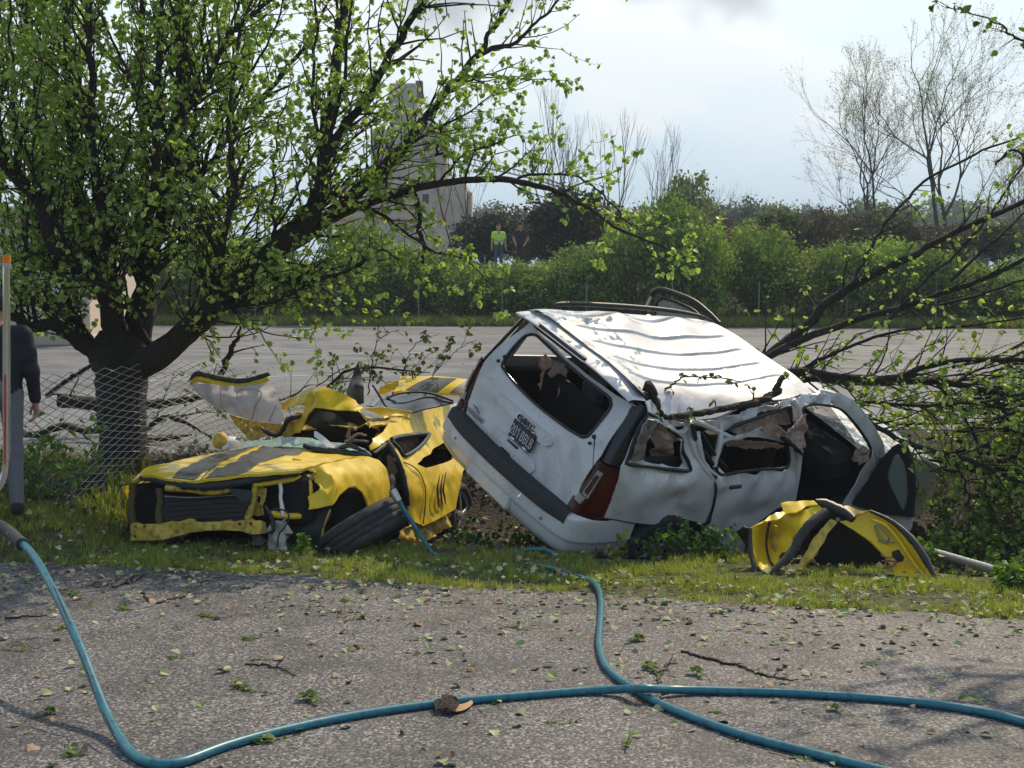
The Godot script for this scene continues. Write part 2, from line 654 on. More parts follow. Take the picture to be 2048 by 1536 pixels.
func smooth(a: float, b: float, x: float) -> float:
	var t := clampf((x - a) / (b - a), 0.0, 1.0)
	return t * t * (3.0 - 2.0 * t)

func brow(x: float) -> float:       # where the verge breaks down into the ditch
	return 10.95 - 0.75 * smooth(-1.5, 1.2, x) - 0.9 * smooth(1.5, 4.0, x)

func lot_edge(x: float) -> float:   # near edge of the parking lot
	return 13.4 + 2.4 * smooth(-4.2, -1.5, x)

func height(x: float, z: float) -> float:
	var d := -z
	var near := 0.31 - 0.063 * d
	var b := brow(x)
	var e := lot_edge(x)
	near += 0.34 * smooth(-3.2, -3.9, x) * smooth(9.95, 10.35, d)
	var h: float
	if d <= b:
		h = near
	elif d < e:
		var low := -0.30 - 0.54 * smooth(-4.0, -1.8, x) + 0.25 * smooth(3.6, 6.0, x)
		var m := b + 1.1
		if d < m:
			h = lerpf(near, low, smooth(b, m, d))
		else:
			h = lerpf(low, 0.0, smooth(maxf(m, e - 2.0), e, d))
		h += bumps.get_noise_2d(x * 3.0, z * 3.0) * 0.05 * smooth(b, b + 0.4, d) * (1.0 - smooth(e - 0.4, e, d))
	elif d < 45.3:
		h = 0.0
	else:
		h = 1.95 * smooth(46.5, 51.0, d) - 0.4 * smooth(60.0, 120.0, d)
	return h

const FOG := true

# ---------------------------------------------------------------- setting
func sky_picture() -> ImageTexture:
	var w := 1024
	var h := 512
	var im := Image.create(w, h, false, Image.FORMAT_RGBF)
	var f := FastNoiseLite.new()
	f.seed = 77
	f.frequency = 1.3
	f.fractal_octaves = 5
	var f2 := FastNoiseLite.new()
	f2.seed = 12
	f2.frequency = 4.0
	f2.fractal_octaves = 4
	var sun := sun_from()
	for y in h:
		var el := (0.5 - (y + 0.5) / h) * PI
		for x in w:
			var az := wrapf((x + 0.5) / w * TAU, -PI, PI)
			var d := Vector3(sin(az) * cos(el), sin(el), -cos(az) * cos(el))
			var e := maxf(el, 0.0)
			var low := smooth(0.0, 0.2, e)
			var c := Color(0.50, 0.63, 0.73).lerp(Color(0.74, 0.84, 0.88), low).lerp(Color(0.30, 0.40, 0.55), smooth(0.25, 1.2, e))
			# loose cloud, thin and pale, greyer underneath
			var q := Vector3(d.x, d.y * 2.6, d.z)
			var n := f.get_noise_3dv(q * 1.5)
			var cl := smooth(0.02, 0.42, n + 0.25 * smooth(0.15, 0.45, e) - 0.08) * smooth(0.03, 0.16, e)
			var shade := 0.5 + 0.5 * smooth(-0.25, 0.25, f.get_noise_3dv(q * 1.5 + Vector3(0, 0.22, 0)) * -1.0 + 0.1)
			c = c.lerp(Color(0.92, 0.94, 0.95) * lerpf(0.75, 1.0, shade), cl * 0.7)
			var wisp := smooth(0.12, 0.4, f2.get_noise_3dv(Vector3(d.x, d.y * 3.0, d.z) * 2.2)) * smooth(0.05, 0.09, e) * (1.0 - smooth(0.12, 0.2, e))
			c = c.lerp(Color(0.86, 0.84, 0.83), wisp * 0.45)
			# a grey cloud bank whose ragged lower edge dips into view
			var bank := smooth(0.0, 0.035, e - 0.192 + absf(az - 0.075) * 0.25 + 0.02 * f2.get_noise_3dv(d * 9.0)) * (1.0 - smooth(0.10, 0.17, absf(az - 0.05) + 0.03 * f2.get_noise_3dv(d * 7.0))) * (1.0 - smooth(0.26, 0.34, e))
			c = c.lerp(Color(0.40, 0.44, 0.50), bank * 0.85)
			var g := maxf(0.0, d.dot(sun))
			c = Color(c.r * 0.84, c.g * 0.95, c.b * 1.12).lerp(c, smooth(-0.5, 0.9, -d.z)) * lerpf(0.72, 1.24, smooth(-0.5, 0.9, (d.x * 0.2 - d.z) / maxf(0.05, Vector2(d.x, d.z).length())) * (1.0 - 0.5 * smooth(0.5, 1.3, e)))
			c += Color(1.0, 0.97, 0.9) * (0.30 * pow(g, 12.0))
			if el < 0.0:
				c = Color(0.47, 0.575, 0.655).lerp(Color(0.2, 0.21, 0.2), smooth(0.0, 0.15, -el))
			im.set_pixel(x, y, c)
	return ImageTexture.create_from_image(im)

func sun_from() -> Vector3:
	var el := deg_to_rad(43.0)
	var az := deg_to_rad(30.0)
	return Vector3(sin(az) * cos(el), sin(el), -cos(az) * cos(el))

func land(g: G, xs: Array, zs: Array, drop := 0.0) -> void:
	var first := g.v.size()
	for z in zs:
		for x in xs:
			var e := 0.05
			var nn := Vector3(height(x - e, z) - height(x + e, z), 2 * e, height(x, z - e) - height(x, z + e)).normalized()
			g.add(Vector3(x, height(x, z) + drop, z), nn)
	var w := xs.size()
	for j in zs.size() - 1:
		for i in w - 1:
			var a := first + j * w + i
			g.t(a, a + w, a + 1); g.t(a + 1, a + w, a + w + 1)

func steps(a: float, b: float, s: float) -> Array:
	var out := []
	var k := maxi(1, roundi(absf(b - a) / s))
	for i in k + 1:
		out.append(lerpf(a, b, float(i) / k))
	return out

# a flat strip lying a little above the land
func strip(g: G, a: Vector2, b: Vector2, width: float, up: float, wobble := 0.0) -> void:
	var k := maxi(1, int(a.distance_to(b) / 0.5))
	var side := (b - a).normalized().orthogonal() * width / 2.0
	for i in k:
		var p := a.lerp(b, float(i) / k)
		var q := a.lerp(b, float(i + 1) / k)
		var s0 := side * (1.0 + wobble * bumps.get_noise_2d(p.x * 9.0, p.y * 9.0))
		var s1 := side * (1.0 + wobble * bumps.get_noise_2d(q.x * 9.0, q.y * 9.0))
		var c := []
		for r in [p - s0, p + s0, q + s1, q - s1]:
			c.append(Vector3(r.x, height(r.x, r.y) + up, r.y))
		var nn: Vector3 = (c[2] - c[0]).cross(c[1] - c[0])
		if nn.y < 0.0:
			c.reverse()
		g.quad(c[0], c[1], c[2], c[3])

func road_edge(x: float) -> float:  # distance at which the driveway ends and the verge begins
	return 8.86 - 0.316 * x + 0.10 * bumps.get_noise_1d(x * 6.0) + 0.05 * bumps.get_noise_1d(x * 31.0)

func build_setting() -> void:
	var g := G.new()
	# ground: fine near the ditch, coarse to the horizon
	land(g, [-420, -200, -100, -60, -40, -25, -14, -9] + steps(-7, 9, 0.2) + [11, 14, 20, 30, 45, 70, 120, 220, 420], [60, 20, 4, 1.0, -2.0] + steps(-4, -17, 0.2) + steps(-17.8, -45, 3.0) + steps(-46, -52, 0.5) + [-56, -62, -70, -85, -105, -130, -200, -320, -520], -0.012)
	struct(obj("ground", g, M.turf))
	# bare soil in the ditch
	g = G.new()
	var xs := steps(-7, 9, 0.2)
	var first := 0
	for i in xs.size():
		var x: float = xs[i]
		for j in 26:
			var d := lerpf(brow(x) + 0.15, lot_edge(x) + 0.05, j / 25.0)
			var e := 0.05
			g.add(Vector3(x, height(x, -d) + 0.002, -d), Vector3(height(x - e, -d) - height(x + e, -d), 2 * e, height(x, -d - e) - height(x, -d + e)).normalized())
	for i in xs.size() - 1:
		for j in 25:
			var a := i * 26 + j
			g.t(a, a + 1, a + 26); g.t(a + 1, a + 27, a + 26)
	struct(obj("ditch_soil", g, M.soil))
	# driveway in front
	g = G.new()
	xs = steps(-9, 10, 0.1)
	for i in xs.size():
		var x: float = xs[i]
		for j in 20:
			var d := lerpf(-8.0, road_edge(x), j / 19.0)
			g.add(Vector3(x, 0.31 - 0.063 * d + 0.006 * (1.0 - smooth(18.0, 19.0, j)), -d), Vector3(0, 1, -0.063).normalized())
	for i in xs.size() - 1:
		for j in 19:
			var a := i * 20 + j
			g.t(a, a + 1, a + 20); g.t(a + 1, a + 21, a + 20)
	struct(obj("driveway", g, M.driveway_asphalt))
	# parking lot
	g = G.new()
	xs = steps(-60, 70, 0.5)
	for i in xs.size():
		var x: float = xs[i]
		for j in 12:
			var d := lerpf(lot_edge(x) + 0.12 * bumps.get_noise_1d(x * 5.0), 44.0 - 0.10 * x, j / 11.0)
			g.add(Vector3(x, 0.004, -d), Vector3.UP)
	for i in xs.size() - 1:
		for j in 11:
			var a := i * 12 + j
			g.t(a, a + 1, a + 12); g.t(a + 1, a + 13, a + 12)
	struct(obj("parking_lot", g, M.lot_asphalt))
	for l in [[-8.1, 32.6, -3.2, 30.6], [-2.6, 30.4, 1.6, 28.0], [-6.6, 27.6, -2.9, 30.3], [-6.8, 22.4, -3.2, 24.0], [-13.0, 41.5, -7.0, 38.0], [-3.6, 37.8, 0.5, 36.0], [5.0, 26.5, 10.5, 24.2], [6.5, 31.5, 13.0, 28.6], [8.5, 37.0, 15.5, 34.0], [-2.0, 21.5, 1.0, 22.4], [-12.0, 30.0, -8.0, 31.0]]:
		g = G.new()
		strip(g, Vector2(l[0], -l[1]), Vector2(l[2], -l[3]), 0.1, 0.010, 0.35)
		struct(obj("painted_line", g, M.lot_paint))
	for l in [[-16.0, 33.5, 12.0, 23.5], [-5.0, 42.0, 18.0, 33.0]]:
		g = G.new()
		strip(g, Vector2(l[0], -l[1]), Vector2(l[2], -l[3]), 0.07, 0.008, 0.8)
		struct(obj("tar_seam", g, M.tar_seam))
	build_grass()
	build_litter()

func blade_tuft(tall: float, n: int) -> ArrayMesh:
	var g := G.new()
	for k in n:
		var a := rng.randf() * TAU
		var foot := Vector3(cos(a), 0, sin(a)) * rng.randf() * 0.045
		var lean := Vector3(cos(a + rng.randf_range(-1, 1)), 0, sin(a + rng.randf_range(-1, 1))) * rng.randf_range(0.15, 0.9)
		var h := tall * rng.randf_range(0.5, 1.0)
		var w := Vector3(-sin(a), 0, cos(a)) * rng.randf_range(0.0025, 0.0045)
		var t := rng.randf()
		g.col = Color(0.28, 0.39, 0.07).lerp(Color(0.58, 0.5, 0.24), pow(t, 1.5))
		var p0 := foot
		var p1 := foot + (Vector3.UP * 0.6 + lean * 0.25) * h
		var p2 := foot + (Vector3.UP * 0.92 + lean * 0.75) * h
		var nn := (p1 - p0).cross(w).normalized()
		var i := g.add(p0 - w, nn)
		g.add(p0 + w, nn); g.add(p1 - w * 0.8, nn); g.add(p1 + w * 0.8, nn); g.add(p2, nn)
		g.t(i, i + 1, i + 2); g.t(i + 1, i + 3, i + 2); g.t(i + 2, i + 3, i + 4)
	return g.done(M.grass_blade)

func build_grass() -> void:
	var tuft := blade_tuft(0.11, 11)
	var at := []
	var tint := []
	for k in 15000:
		var x := rng.randf_range(-6.0, 6.5)
		var f := rng.randf()
		var d := lerpf(road_edge(x) - 0.06, brow(x) + 0.45, f)
		var thin := bumps.get_noise_2d(x * 8.0, d * 14.0)
		if thin < -0.13 + 0.25 * smooth(0.55, 1.0, f) + 0.3 * smooth(0.12, 0.0, f):
			continue
		var s := rng.randf_range(0.35, 0.85) * (0.75 + 0.6 * thin)
		at.append(Transform3D(Basis(Vector3.UP, rng.randf() * TAU).scaled(Vector3(1, 1, 1) * s), Vector3(x, height(x, -d) - 0.012, -d)))
		var q := rng.randf_range(0.7, 1.25)
		tint.append(Color(q, q * rng.randf_range(0.9, 1.05), q * 0.9))
	for k in 900:   # tufts on the rise by the left edge
		var x := rng.randf_range(-6.0, -2.9)
		var d := rng.randf_range(road_edge(x) - 0.1, 11.2)
		var s := rng.randf_range(0.5, 1.0)
		at.append(Transform3D(Basis(Vector3.UP, rng.randf() * TAU).scaled(Vector3(1, 1, 1) * s), Vector3(x, height(x, -d) - 0.012, -d)))
		var q := rng.randf_range(0.7, 1.15)
		tint.append(Color(q, q * 0.97, q * 0.9))
	for k in 1300:   # ranker grass in the ditch left of the coupe
		var x := rng.randf_range(-6.0, -2.6)
		var d := rng.randf_range(brow(x), lot_edge(x) + 0.1)
		if bumps.get_noise_2d(x * 9.0, d * 9.0) < -0.02:
			continue
		var s := rng.randf_range(0.9, 1.7)
		at.append(Transform3D(Basis(Vector3.UP, rng.randf() * TAU).scaled(Vector3(1, 1, 1) * s), Vector3(x, height(x, -d) - 0.012, -d)))
		var q := rng.randf_range(0.5, 0.9)
		tint.append(Color(q, q, q * 0.9))
	scatter("verge_grass", tuft, at, tint)
	# rough grass along the foot of the hedge
	at = []
	tint = []
	var tall := blade_tuft(0.5, 14)
	for k in 9000:
		var x := rng.randf_range(-24.0, 26.0)
		var d := 44.0 - 0.10 * x + rng.randf_range(-0.15, 4.0)
		at.append(Transform3D(Basis(Vector3.UP, rng.randf() * TAU).scaled(Vector3(2.2, rng.randf_range(0.4, 1.0), 2.2)), Vector3(x, height(x, -d) - 0.02, -d)))
		var q := rng.randf_range(0.6, 1.0)
		tint.append(Color(q, q, q * 0.9))
	scatter("hedge_foot_grass", tall, at, tint)

# one leaf: a heart-shaped blade folded along its midrib
func leaf_mesh(m: Material, fold := 0.25, curl := 0.2) -> ArrayMesh:
	var g := G.new()
	g.col = Color.WHITE
	var prof := [[0.0, 0.0], [0.18, 0.34], [0.48, 0.42], [0.78, 0.24], [1.0, 0.0]]
	var mid := []
	var lft := []
	var rgt := []
	for p in prof:
		var y: float = -curl * p[0] * p[0]
		mid.append(Vector3(0, y, p[0]))
		lft.append(Vector3(-p[1], y + fold * p[1], p[0]))
		rgt.append(Vector3(p[1], y + fold * p[1], p[0]))
	for i in prof.size() - 1:
		for s in [[mid, lft], [rgt, mid]]:
			var a: Vector3 = s[0][i]
			var b: Vector3 = s[1][i]
			var c: Vector3 = s[1][i + 1]
			var d: Vector3 = s[0][i + 1]
			if a.distance_to(b) > 1e-5:
				g.flat(a, b, c)
			if c.distance_to(d) > 1e-5:
				g.flat(a, c, d)
	return g.done(m)

func any_turn() -> Basis:
	return Basis(Vector3(rng.randfn(), rng.randfn(), rng.randfn()).normalized(), rng.randf() * TAU)

func build_litter() -> void:
	var dead := leaf_mesh(M.dead_leaf, 0.35, 0.3)
	var at := []
	var tint := []
	for k in 4200:   # torn green and brown leaf bits over the verge and the driveway
		var x := rng.randf_range(-6.0, 6.5)
		var d := road_edge(x) + rng.randfn() * 0.9 - 0.1
		if k % 4 == 0:
			d = rng.randf_range(4.8, 9.5)
		if d < 4.5 or d > brow(x) + 0.4:
			continue
		var clump := bumps.get_noise_2d(x * 7.0, d * 9.0)
		if clump < -0.1 and rng.randf() < 0.75:
			continue
		var s := rng.randf_range(0.02, 0.065)
		var b := Basis(Vector3.UP, rng.randf() * TAU) * Basis(Vector3(1, 0, 0), rng.randfn() * 0.3) * Basis(Vector3(0, 0, 1), rng.randfn() * 0.35)
		at.append(Transform3D(b.scaled(Vector3(s, s, s)), Vector3(x, height(x, -d) + (0.012 if d < road_edge(x) else 0.03) + rng.randf() * 0.01, -d)))
		var c := Color(0.22, 0.3, 0.10).lerp(Color(0.42, 0.45, 0.27), rng.randf())
		if rng.randf() < 0.35:
			c = Color(0.2, 0.13, 0.07).lerp(Color(0.4, 0.3, 0.2), rng.randf())
		tint.append(c)
	scatter("leaf_litter", dead, at, tint)
	at = []
	tint = []
	for k in 5000:   # brown litter and chips in the ditch
		var x := rng.randf_range(-6.0, 8.0)
		var d := rng.randf_range(brow(x) - 0.1, lot_edge(x) + 0.3)
		var s := rng.randf_range(0.03, 0.09)
		at.append(Transform3D(any_turn().scaled(Vector3(s, s, s)), Vector3(x, height(x, -d) + 0.02, -d)))
		tint.append(Color(0.06, 0.045, 0.03).lerp(Color(0.28, 0.22, 0.16), pow(rng.randf(), 2.0)))
	scatter("ditch_litter", dead, at, tint)
	at = []
	tint = []
	for k in 1500:   # crumbs of broken glass and leaf bits on the lot
		var x := rng.randf_range(-9.0, 6.0)
		var d := lot_edge(x) + 0.2 + 14.0 * pow(rng.randf(), 2.0)
		var s := rng.randf_range(0.015, 0.04)
		at.append(Transform3D(any_turn().scaled(Vector3(s, s, s)), Vector3(x, 0.015, -d)))
		tint.append(Color(0.6, 0.62, 0.62) if k % 3 else Color(0.14, 0.2, 0.06))
	scatter("broken_glass_and_leaf_bits", dead, at, tint)

# ---------------------------------------------------------------- the white SUV
func text(called: String, s: String, tall: float, depth: float, m: Material, parent: Node, at: Transform3D, bold := true) -> MeshInstance3D:
	var t := TextMesh.new()
	var f := SystemFont.new()
	f.font_names = PackedStringArray(["Droid Sans"])
	f.font_weight = 700 if bold else 400
	t.font = f
	t.text = s
	t.font_size = 64
	t.pixel_size = tall / 46.0
	t.depth = depth
	t.material = m
	return inst(called, t, parent, at)

func tyre_profile(r: float, w: float, rim: float) -> Array:
	var p := []
	for q in [[rim, -0.42], [rim + 0.02, -0.5], [lerpf(rim, r, 0.55), -0.53], [r - 0.02, -0.46], [r - 0.004, -0.38], [r, -0.3]]:
		p.append(Vector2(q[0], q[1] * w))
	for k in [-0.2, 0.0, 0.2]:
		p.append(Vector2(r, (k - 0.045) * w)); p.append(Vector2(r - 0.01, (k - 0.035) * w)); p.append(Vector2(r - 0.01, (k + 0.035) * w)); p.append(Vector2(r, (k + 0.045) * w))
	for q in [[r, 0.3], [r - 0.004, 0.38], [r - 0.02, 0.46], [lerpf(rim, r, 0.55), 0.53], [rim + 0.02, 0.5], [rim, 0.42], [rim - 0.015, 0.3], [rim - 0.02, 0.0], [rim - 0.015, -0.3], [rim, -0.42]]:
		p.append(Vector2(q[0], q[1] * w))
	return p

func wheel(parent: Node, at: Transform3D, r: float, w: float, rimr: float, spokes: int) -> void:
	# its axle is local y
	var n := Node3D.new()
	n.name = numbered("wheel", parent)
	n.transform = at
	parent.add_child(n, true)
	var g := G.new()
	lathe(g, Transform3D(), tyre_profile(r, w, rimr), 40)
	obj("tyre", g, M.rubber, n)
	g = G.new()
	lathe(g, Transform3D(), [Vector2(rimr - 0.02, w * 0.3), Vector2(rimr, w * 0.42), Vector2(rimr - 0.012, w * 0.44), Vector2(rimr - 0.04, w * 0.36)], 32)
	for k in spokes:
		var a := TAU * k / spokes
		box(g, Transform3D(Basis(Vector3.UP, a), Vector3(0, w * 0.34, 0)) * Transform3D(Basis(), Vector3(rimr * 0.52, 0, 0)), Vector3(rimr * 0.95, 0.03, 0.05), 0.008)
	lathe(g, Transform3D(), [Vector2(0.001, w * 0.4), Vector2(0.05, w * 0.4), Vector2(0.075, w * 0.34), Vector2(0.08, w * 0.2)], 20)
	obj("rim", g, M.dull_metal, n)

func lamp_at(s: float, t: float, sgn: float, up: float) -> Vector3:
	# a tail lamp wraps from the rear face (s 0) round the corner to the flank (s 1)
	var in_ := Vector3(lerpf(0.775, 0.80, t), lerpf(0.80, 1.275, t), lerpf(-0.105, -0.19, t))
	var mid := Vector3(lerpf(0.93, 0.92, t), lerpf(0.79, 1.265, t), lerpf(-0.155, -0.225, t))
	var out := Vector3(lerpf(1.0, 0.985, t), lerpf(0.79, 1.25, t), lerpf(-0.36, -0.37, t))
	var p := in_ * (1 - s) * (1 - s) + (mid * 2.0 - in_ * 0.5 - out * 0.5) * 2.0 * s * (1 - s) + out * s * s
	var nn := Vector3(lerpf(0.15, 0.9, s), 0.15, lerpf(0.95, 0.3, s)).normalized()
	p += nn * up
	return Vector3(p.x * sgn, p.y, p.z)

func lamp_patch(called: String, parent: Node, sgn: float, q: Array, up: float, m: Material) -> void:
	# q: four corners (s, t) low-inner, low-outer, high-outer, high-inner
	var g := G.new()
	var rows := []
	for j in 4:
		var row := []
		for i in 5:
			var a: Vector2 = q[0].lerp(q[1], i / 4.0)
			var b: Vector2 = q[3].lerp(q[2], i / 4.0)
			var st := a.lerp(b, j / 3.0)
			row.append(lamp_at(st.x, st.y, sgn, up))
		rows.append(row)
	skin(g, rows, 2, 2)
	obj(called, g, m, parent)

func build_suv() -> void:
	var car := thing("white_suv", "crushed white SUV leaning in the ditch with its roof caved in", "car", Transform3D(Basis(Vector3(0.57011, -0.41922, 0.70657), Vector3(0.32541, 0.9049, 0.27433), Vector3(-0.75438, 0.07353, 0.65231)), Vector3(-0.342, -0.345, -11.102)))
	var W: Material = M.white_paint
	var g: G
	# ---- right flank behind the rear door
	var rear_glass: Array = [Vector3(0.9, 1.641, -0.572), Vector3(0.9, 1.657, -0.633), Vector3(0.9, 1.598, -0.769), Vector3(0.9, 1.544, -0.933), Vector3(0.9, 1.469, -1.02), Vector3(0.9, 1.384, -1.049), Vector3(0.9, 1.267, -1.136), Vector3(0.9, 1.221, -1.121), Vector3(0.9, 1.257, -0.883), Vector3(0.9, 1.287, -0.655), Vector3(0.9, 1.338, -0.597), Vector3(0.9, 1.449, -0.57), Vector3(0.9, 1.531, -0.595)]
	panel("quarter_panel", 0, [Vector3(1, 0.824, -0.331), Vector3(1, 0.95, -0.336), Vector3(1, 1.131, -0.32), Vector3(0.985, 1.298, -0.307), Vector3(0.95, 1.346, -0.359), Vector3(0.9, 1.601, -0.422), Vector3(0.86, 1.737, -0.507), Vector3(0.86, 1.679, -0.667), Vector3(0.84, 1.566, -0.845), Vector3(0.8, 1.51, -1.023), Vector3(0.78, 1.503, -1.197), Vector3(0.8, 1.436, -1.234), Vector3(0.88, 1.367, -1.283), Vector3(0.95, 1.247, -1.375), Vector3(0.985, 1.122, -1.55), Vector3(0.995, 1.014, -1.611), Vector3(1, 0.833, -1.66), Vector3(1, 0.683, -1.658), Vector3(1, 0.735, -1.387), Vector3(0.99, 0.798, -1.119), Vector3(1, 0.772, -1.05), Vector3(1, 0.709, -1.028), Vector3(1, 0.759, -0.681)], [rear_glass], [Vector3(1.02, 1.168, -0.401), Vector3(1.02, 1.126, -0.733), Vector3(1.03, 1.026, -0.602), Vector3(0.96, 0.955, -1.136), Vector3(1.02, 1.111, -1.101), Vector3(1.01, 1.142, -1.242), Vector3(1.02, 0.98, -1.4), Vector3(1.02, 1.148, -0.899), Vector3(0.97, 0.838, -1.227), Vector3(1.03, 0.903, -1.282), Vector3(1, 0.909, -0.832), Vector3(0.985, 0.905, -0.992), Vector3(1.02, 0.941, -0.483), Vector3(0.97, 1.22, -1.238), Vector3(0.96, 1.215, -1.176), Vector3(1, 0.807, -1.577)], W, car, {"spacing": 0.035, "dent": 0.006, "freq": 2.2, "crisp": true})
	g = G.new()
	pipe(g, [Vector3(0.87, 1.721, -0.506), Vector3(0.91, 1.607, -0.41), Vector3(0.955, 1.356, -0.38), Vector3(0.96, 1.308, -0.38), Vector3(0.97, 1.27, -0.704), Vector3(0.97, 1.219, -1.155), Vector3(0.95, 1.267, -1.172), Vector3(0.9, 1.383, -1.068), Vector3(0.86, 1.474, -1.038), Vector3(0.86, 1.568, -0.825), Vector3(0.87, 1.664, -0.657), Vector3(0.87, 1.721, -0.506)], [0.016, 0.016], 6, 3, 0.2)
	obj("window_seal", g, M.black_trim, car)
	panel("glass_bracket", 0, [Vector3(0.9, 1.702, -0.445), Vector3(0.89, 1.676, -0.597), Vector3(0.89, 1.635, -0.593), Vector3(0.92, 1.517, -0.524), Vector3(0.94, 1.391, -0.55), Vector3(0.945, 1.338, -0.58), Vector3(0.955, 1.341, -0.405), Vector3(0.95, 1.427, -0.399), Vector3(0.92, 1.586, -0.411)], [[Vector3(0.91, 1.62, -0.471), Vector3(0.9, 1.641, -0.537), Vector3(0.92, 1.585, -0.497)], [Vector3(0.92, 1.517, -0.464), Vector3(0.92, 1.517, -0.498), Vector3(0.93, 1.441, -0.478)]], [], M.dull_metal, car, {"spacing": 0.04, "lifted": 0.022, "dent": 0.02, "freq": 9.0})
	# crushed pillar between the quarter glass and the rear door
	var folds := [[752, 300], [790, 320], [815, 400]]
	g = G.new()
	pipe(g, [Vector3(0.8, 1.594, -1.132), Vector3(0.8, 1.465, -1.217), Vector3(0.86, 1.399, -1.238), Vector3(0.9, 1.321, -1.27), Vector3(0.955, 1.22, -1.385), Vector3(0.99, 1.117, -1.553)], [0.03, 0.035, 0.035, 0.03, 0.022, 0.01], 7, 5, 0.15)
	pipe(g, [Vector3(0.83, 1.525, -1.243), Vector3(0.88, 1.439, -1.256), Vector3(0.92, 1.302, -1.336), Vector3(0.955, 1.218, -1.444), Vector3(0.98, 1.171, -1.552)], [0.025, 0.032, 0.03, 0.02, 0.012], 7, 5, 0.15)
	pipe(g, [Vector3(0.8, 1.577, -1.549), Vector3(0.88, 1.449, -1.531), Vector3(0.94, 1.236, -1.516)], [0.02, 0.03, 0.024], 7, 5, 0.12)
	obj("crushed_pillar", g, W, car)
	g = G.new()
	pipe(g, [Vector3(0.83, 1.597, -1.137), Vector3(0.86, 1.471, -1.225), Vector3(0.89, 1.386, -1.318), Vector3(0.93, 1.275, -1.475), Vector3(0.96, 1.156, -1.61)], [0.02, 0.02, 0.018, 0.016, 0.012], 6, 5, 0.2)
	pipe(g, [Vector3(0.85, 1.522, -1.281), Vector3(0.9, 1.375, -1.448), Vector3(0.94, 1.216, -1.694)], [0.014, 0.018, 0.016], 6, 5, 0.2)
	pipe(g, [Vector3(1, 1.109, -1.548), Vector3(1.005, 1.02, -1.604), Vector3(1.01, 0.839, -1.656), Vector3(1.01, 0.693, -1.672)], [0.008, 0.01, 0.012, 0.014], 6, 4)
	obj("torn_seal", g, M.black_trim, car)
	g = G.new()
	pipe(g, [Vector3(1.012, 0.825, -0.212), Vector3(1.012, 0.828, -0.319), Vector3(1.012, 0.79, -0.533), Vector3(1.008, 0.734, -0.81), Vector3(1.004, 0.71, -1.021)], [0.005, 0.005], 5, 4)
	obj("bumper_seam", g, M.black_trim, car)
	# ---- rear door
	var door_glass: Array = [Vector3(0.9, 1.453, -1.566), Vector3(0.9, 1.487, -1.732), Vector3(0.9, 1.496, -1.968), Vector3(0.9, 1.465, -2.258), Vector3(0.9, 1.428, -2.43), Vector3(0.9, 1.368, -2.495), Vector3(0.9, 1.181, -2.608), Vector3(0.9, 1.173, -2.274), Vector3(0.9, 1.156, -1.932), Vector3(0.9, 1.13, -1.718), Vector3(0.9, 1.224, -1.604)]
	panel("rear_door", 0, [Vector3(1, 1.109, -1.558), Vector3(0.985, 1.155, -1.575), Vector3(0.93, 1.275, -1.484), Vector3(0.88, 1.479, -1.523), Vector3(0.87, 1.511, -1.75), Vector3(0.87, 1.548, -2.031), Vector3(0.88, 1.466, -2.429), Vector3(0.9, 1.414, -2.526), Vector3(0.94, 1.279, -2.688), Vector3(0.975, 1.219, -2.676), Vector3(1, 1.062, -2.706), Vector3(1, 0.85, -2.792), Vector3(1, 0.779, -2.604), Vector3(1, 0.652, -2.446), Vector3(0.98, 0.492, -2.354), Vector3(0.95, 0.264, -2.504), Vector3(0.95, 0.276, -2.263), Vector3(0.98, 0.489, -1.961), Vector3(1, 0.643, -1.74), Vector3(1, 0.816, -1.679), Vector3(1, 0.985, -1.64)], [door_glass], [Vector3(0.98, 1.166, -1.682), Vector3(0.975, 1.207, -2.065), Vector3(0.975, 1.218, -2.48), Vector3(1.02, 1.086, -1.687), Vector3(1.02, 1.116, -2.072), Vector3(1.02, 1.116, -2.451), Vector3(1.01, 0.944, -1.983), Vector3(1.02, 0.903, -2.309), Vector3(0.955, 0.704, -2.293), Vector3(0.965, 0.707, -2.093), Vector3(0.985, 0.796, -2.416), Vector3(1.02, 0.925, -2.51), Vector3(1.02, 0.867, -1.817), Vector3(1.01, 0.721, -1.834), Vector3(1, 0.555, -2.106), Vector3(0.99, 0.645, -2.083), Vector3(1.01, 0.976, -2.641), Vector3(0.96, 1.153, -1.691)], W, car, {"spacing": 0.035, "dent": 0.005, "freq": 2.2, "seed": 8, "crisp": true})
	g = G.new()
	pipe(g, [Vector3(0.9, 1.432, -1.54), Vector3(0.945, 1.238, -1.539), Vector3(0.965, 1.162, -1.631), Vector3(0.965, 1.184, -1.846), Vector3(0.965, 1.203, -2.182), Vector3(0.965, 1.214, -2.527), Vector3(0.93, 1.387, -2.461), Vector3(0.92, 1.447, -2.395)], [0.016, 0.016], 6, 3, 0.15)
	obj("window_seal", g, M.black_trim, car)
	g = G.new()
	box(g, Transform3D(Basis(Vector3(0, 0, 1), 0.0) * Basis(Vector3(1, 0, 0), 0.04), Vector3(1.035, 1.075, -1.80)), Vector3(0.03, 0.042, 0.16), 0.014)
	obj("door_handle", g, M.black_trim, car)
	# ---- roof side rail, pinched and folded down
	g = G.new()
	pipe(g, [Vector3(0.85, 1.611, -0.74), Vector3(0.82, 1.529, -0.92), Vector3(0.8, 1.502, -1.1), Vector3(0.79, 1.588, -1.173), Vector3(0.8, 1.579, -1.299), Vector3(0.82, 1.546, -1.43), Vector3(0.85, 1.489, -1.627), Vector3(0.86, 1.467, -1.752), Vector3(0.84, 1.494, -1.934), Vector3(0.82, 1.548, -2.107)], [0.028, 0.026, 0.024, 0.028, 0.028, 0.026, 0.024, 0.026, 0.022, 0.012], 8, 5, 0.2)
	obj("folded_roof_rail", g, W, car)
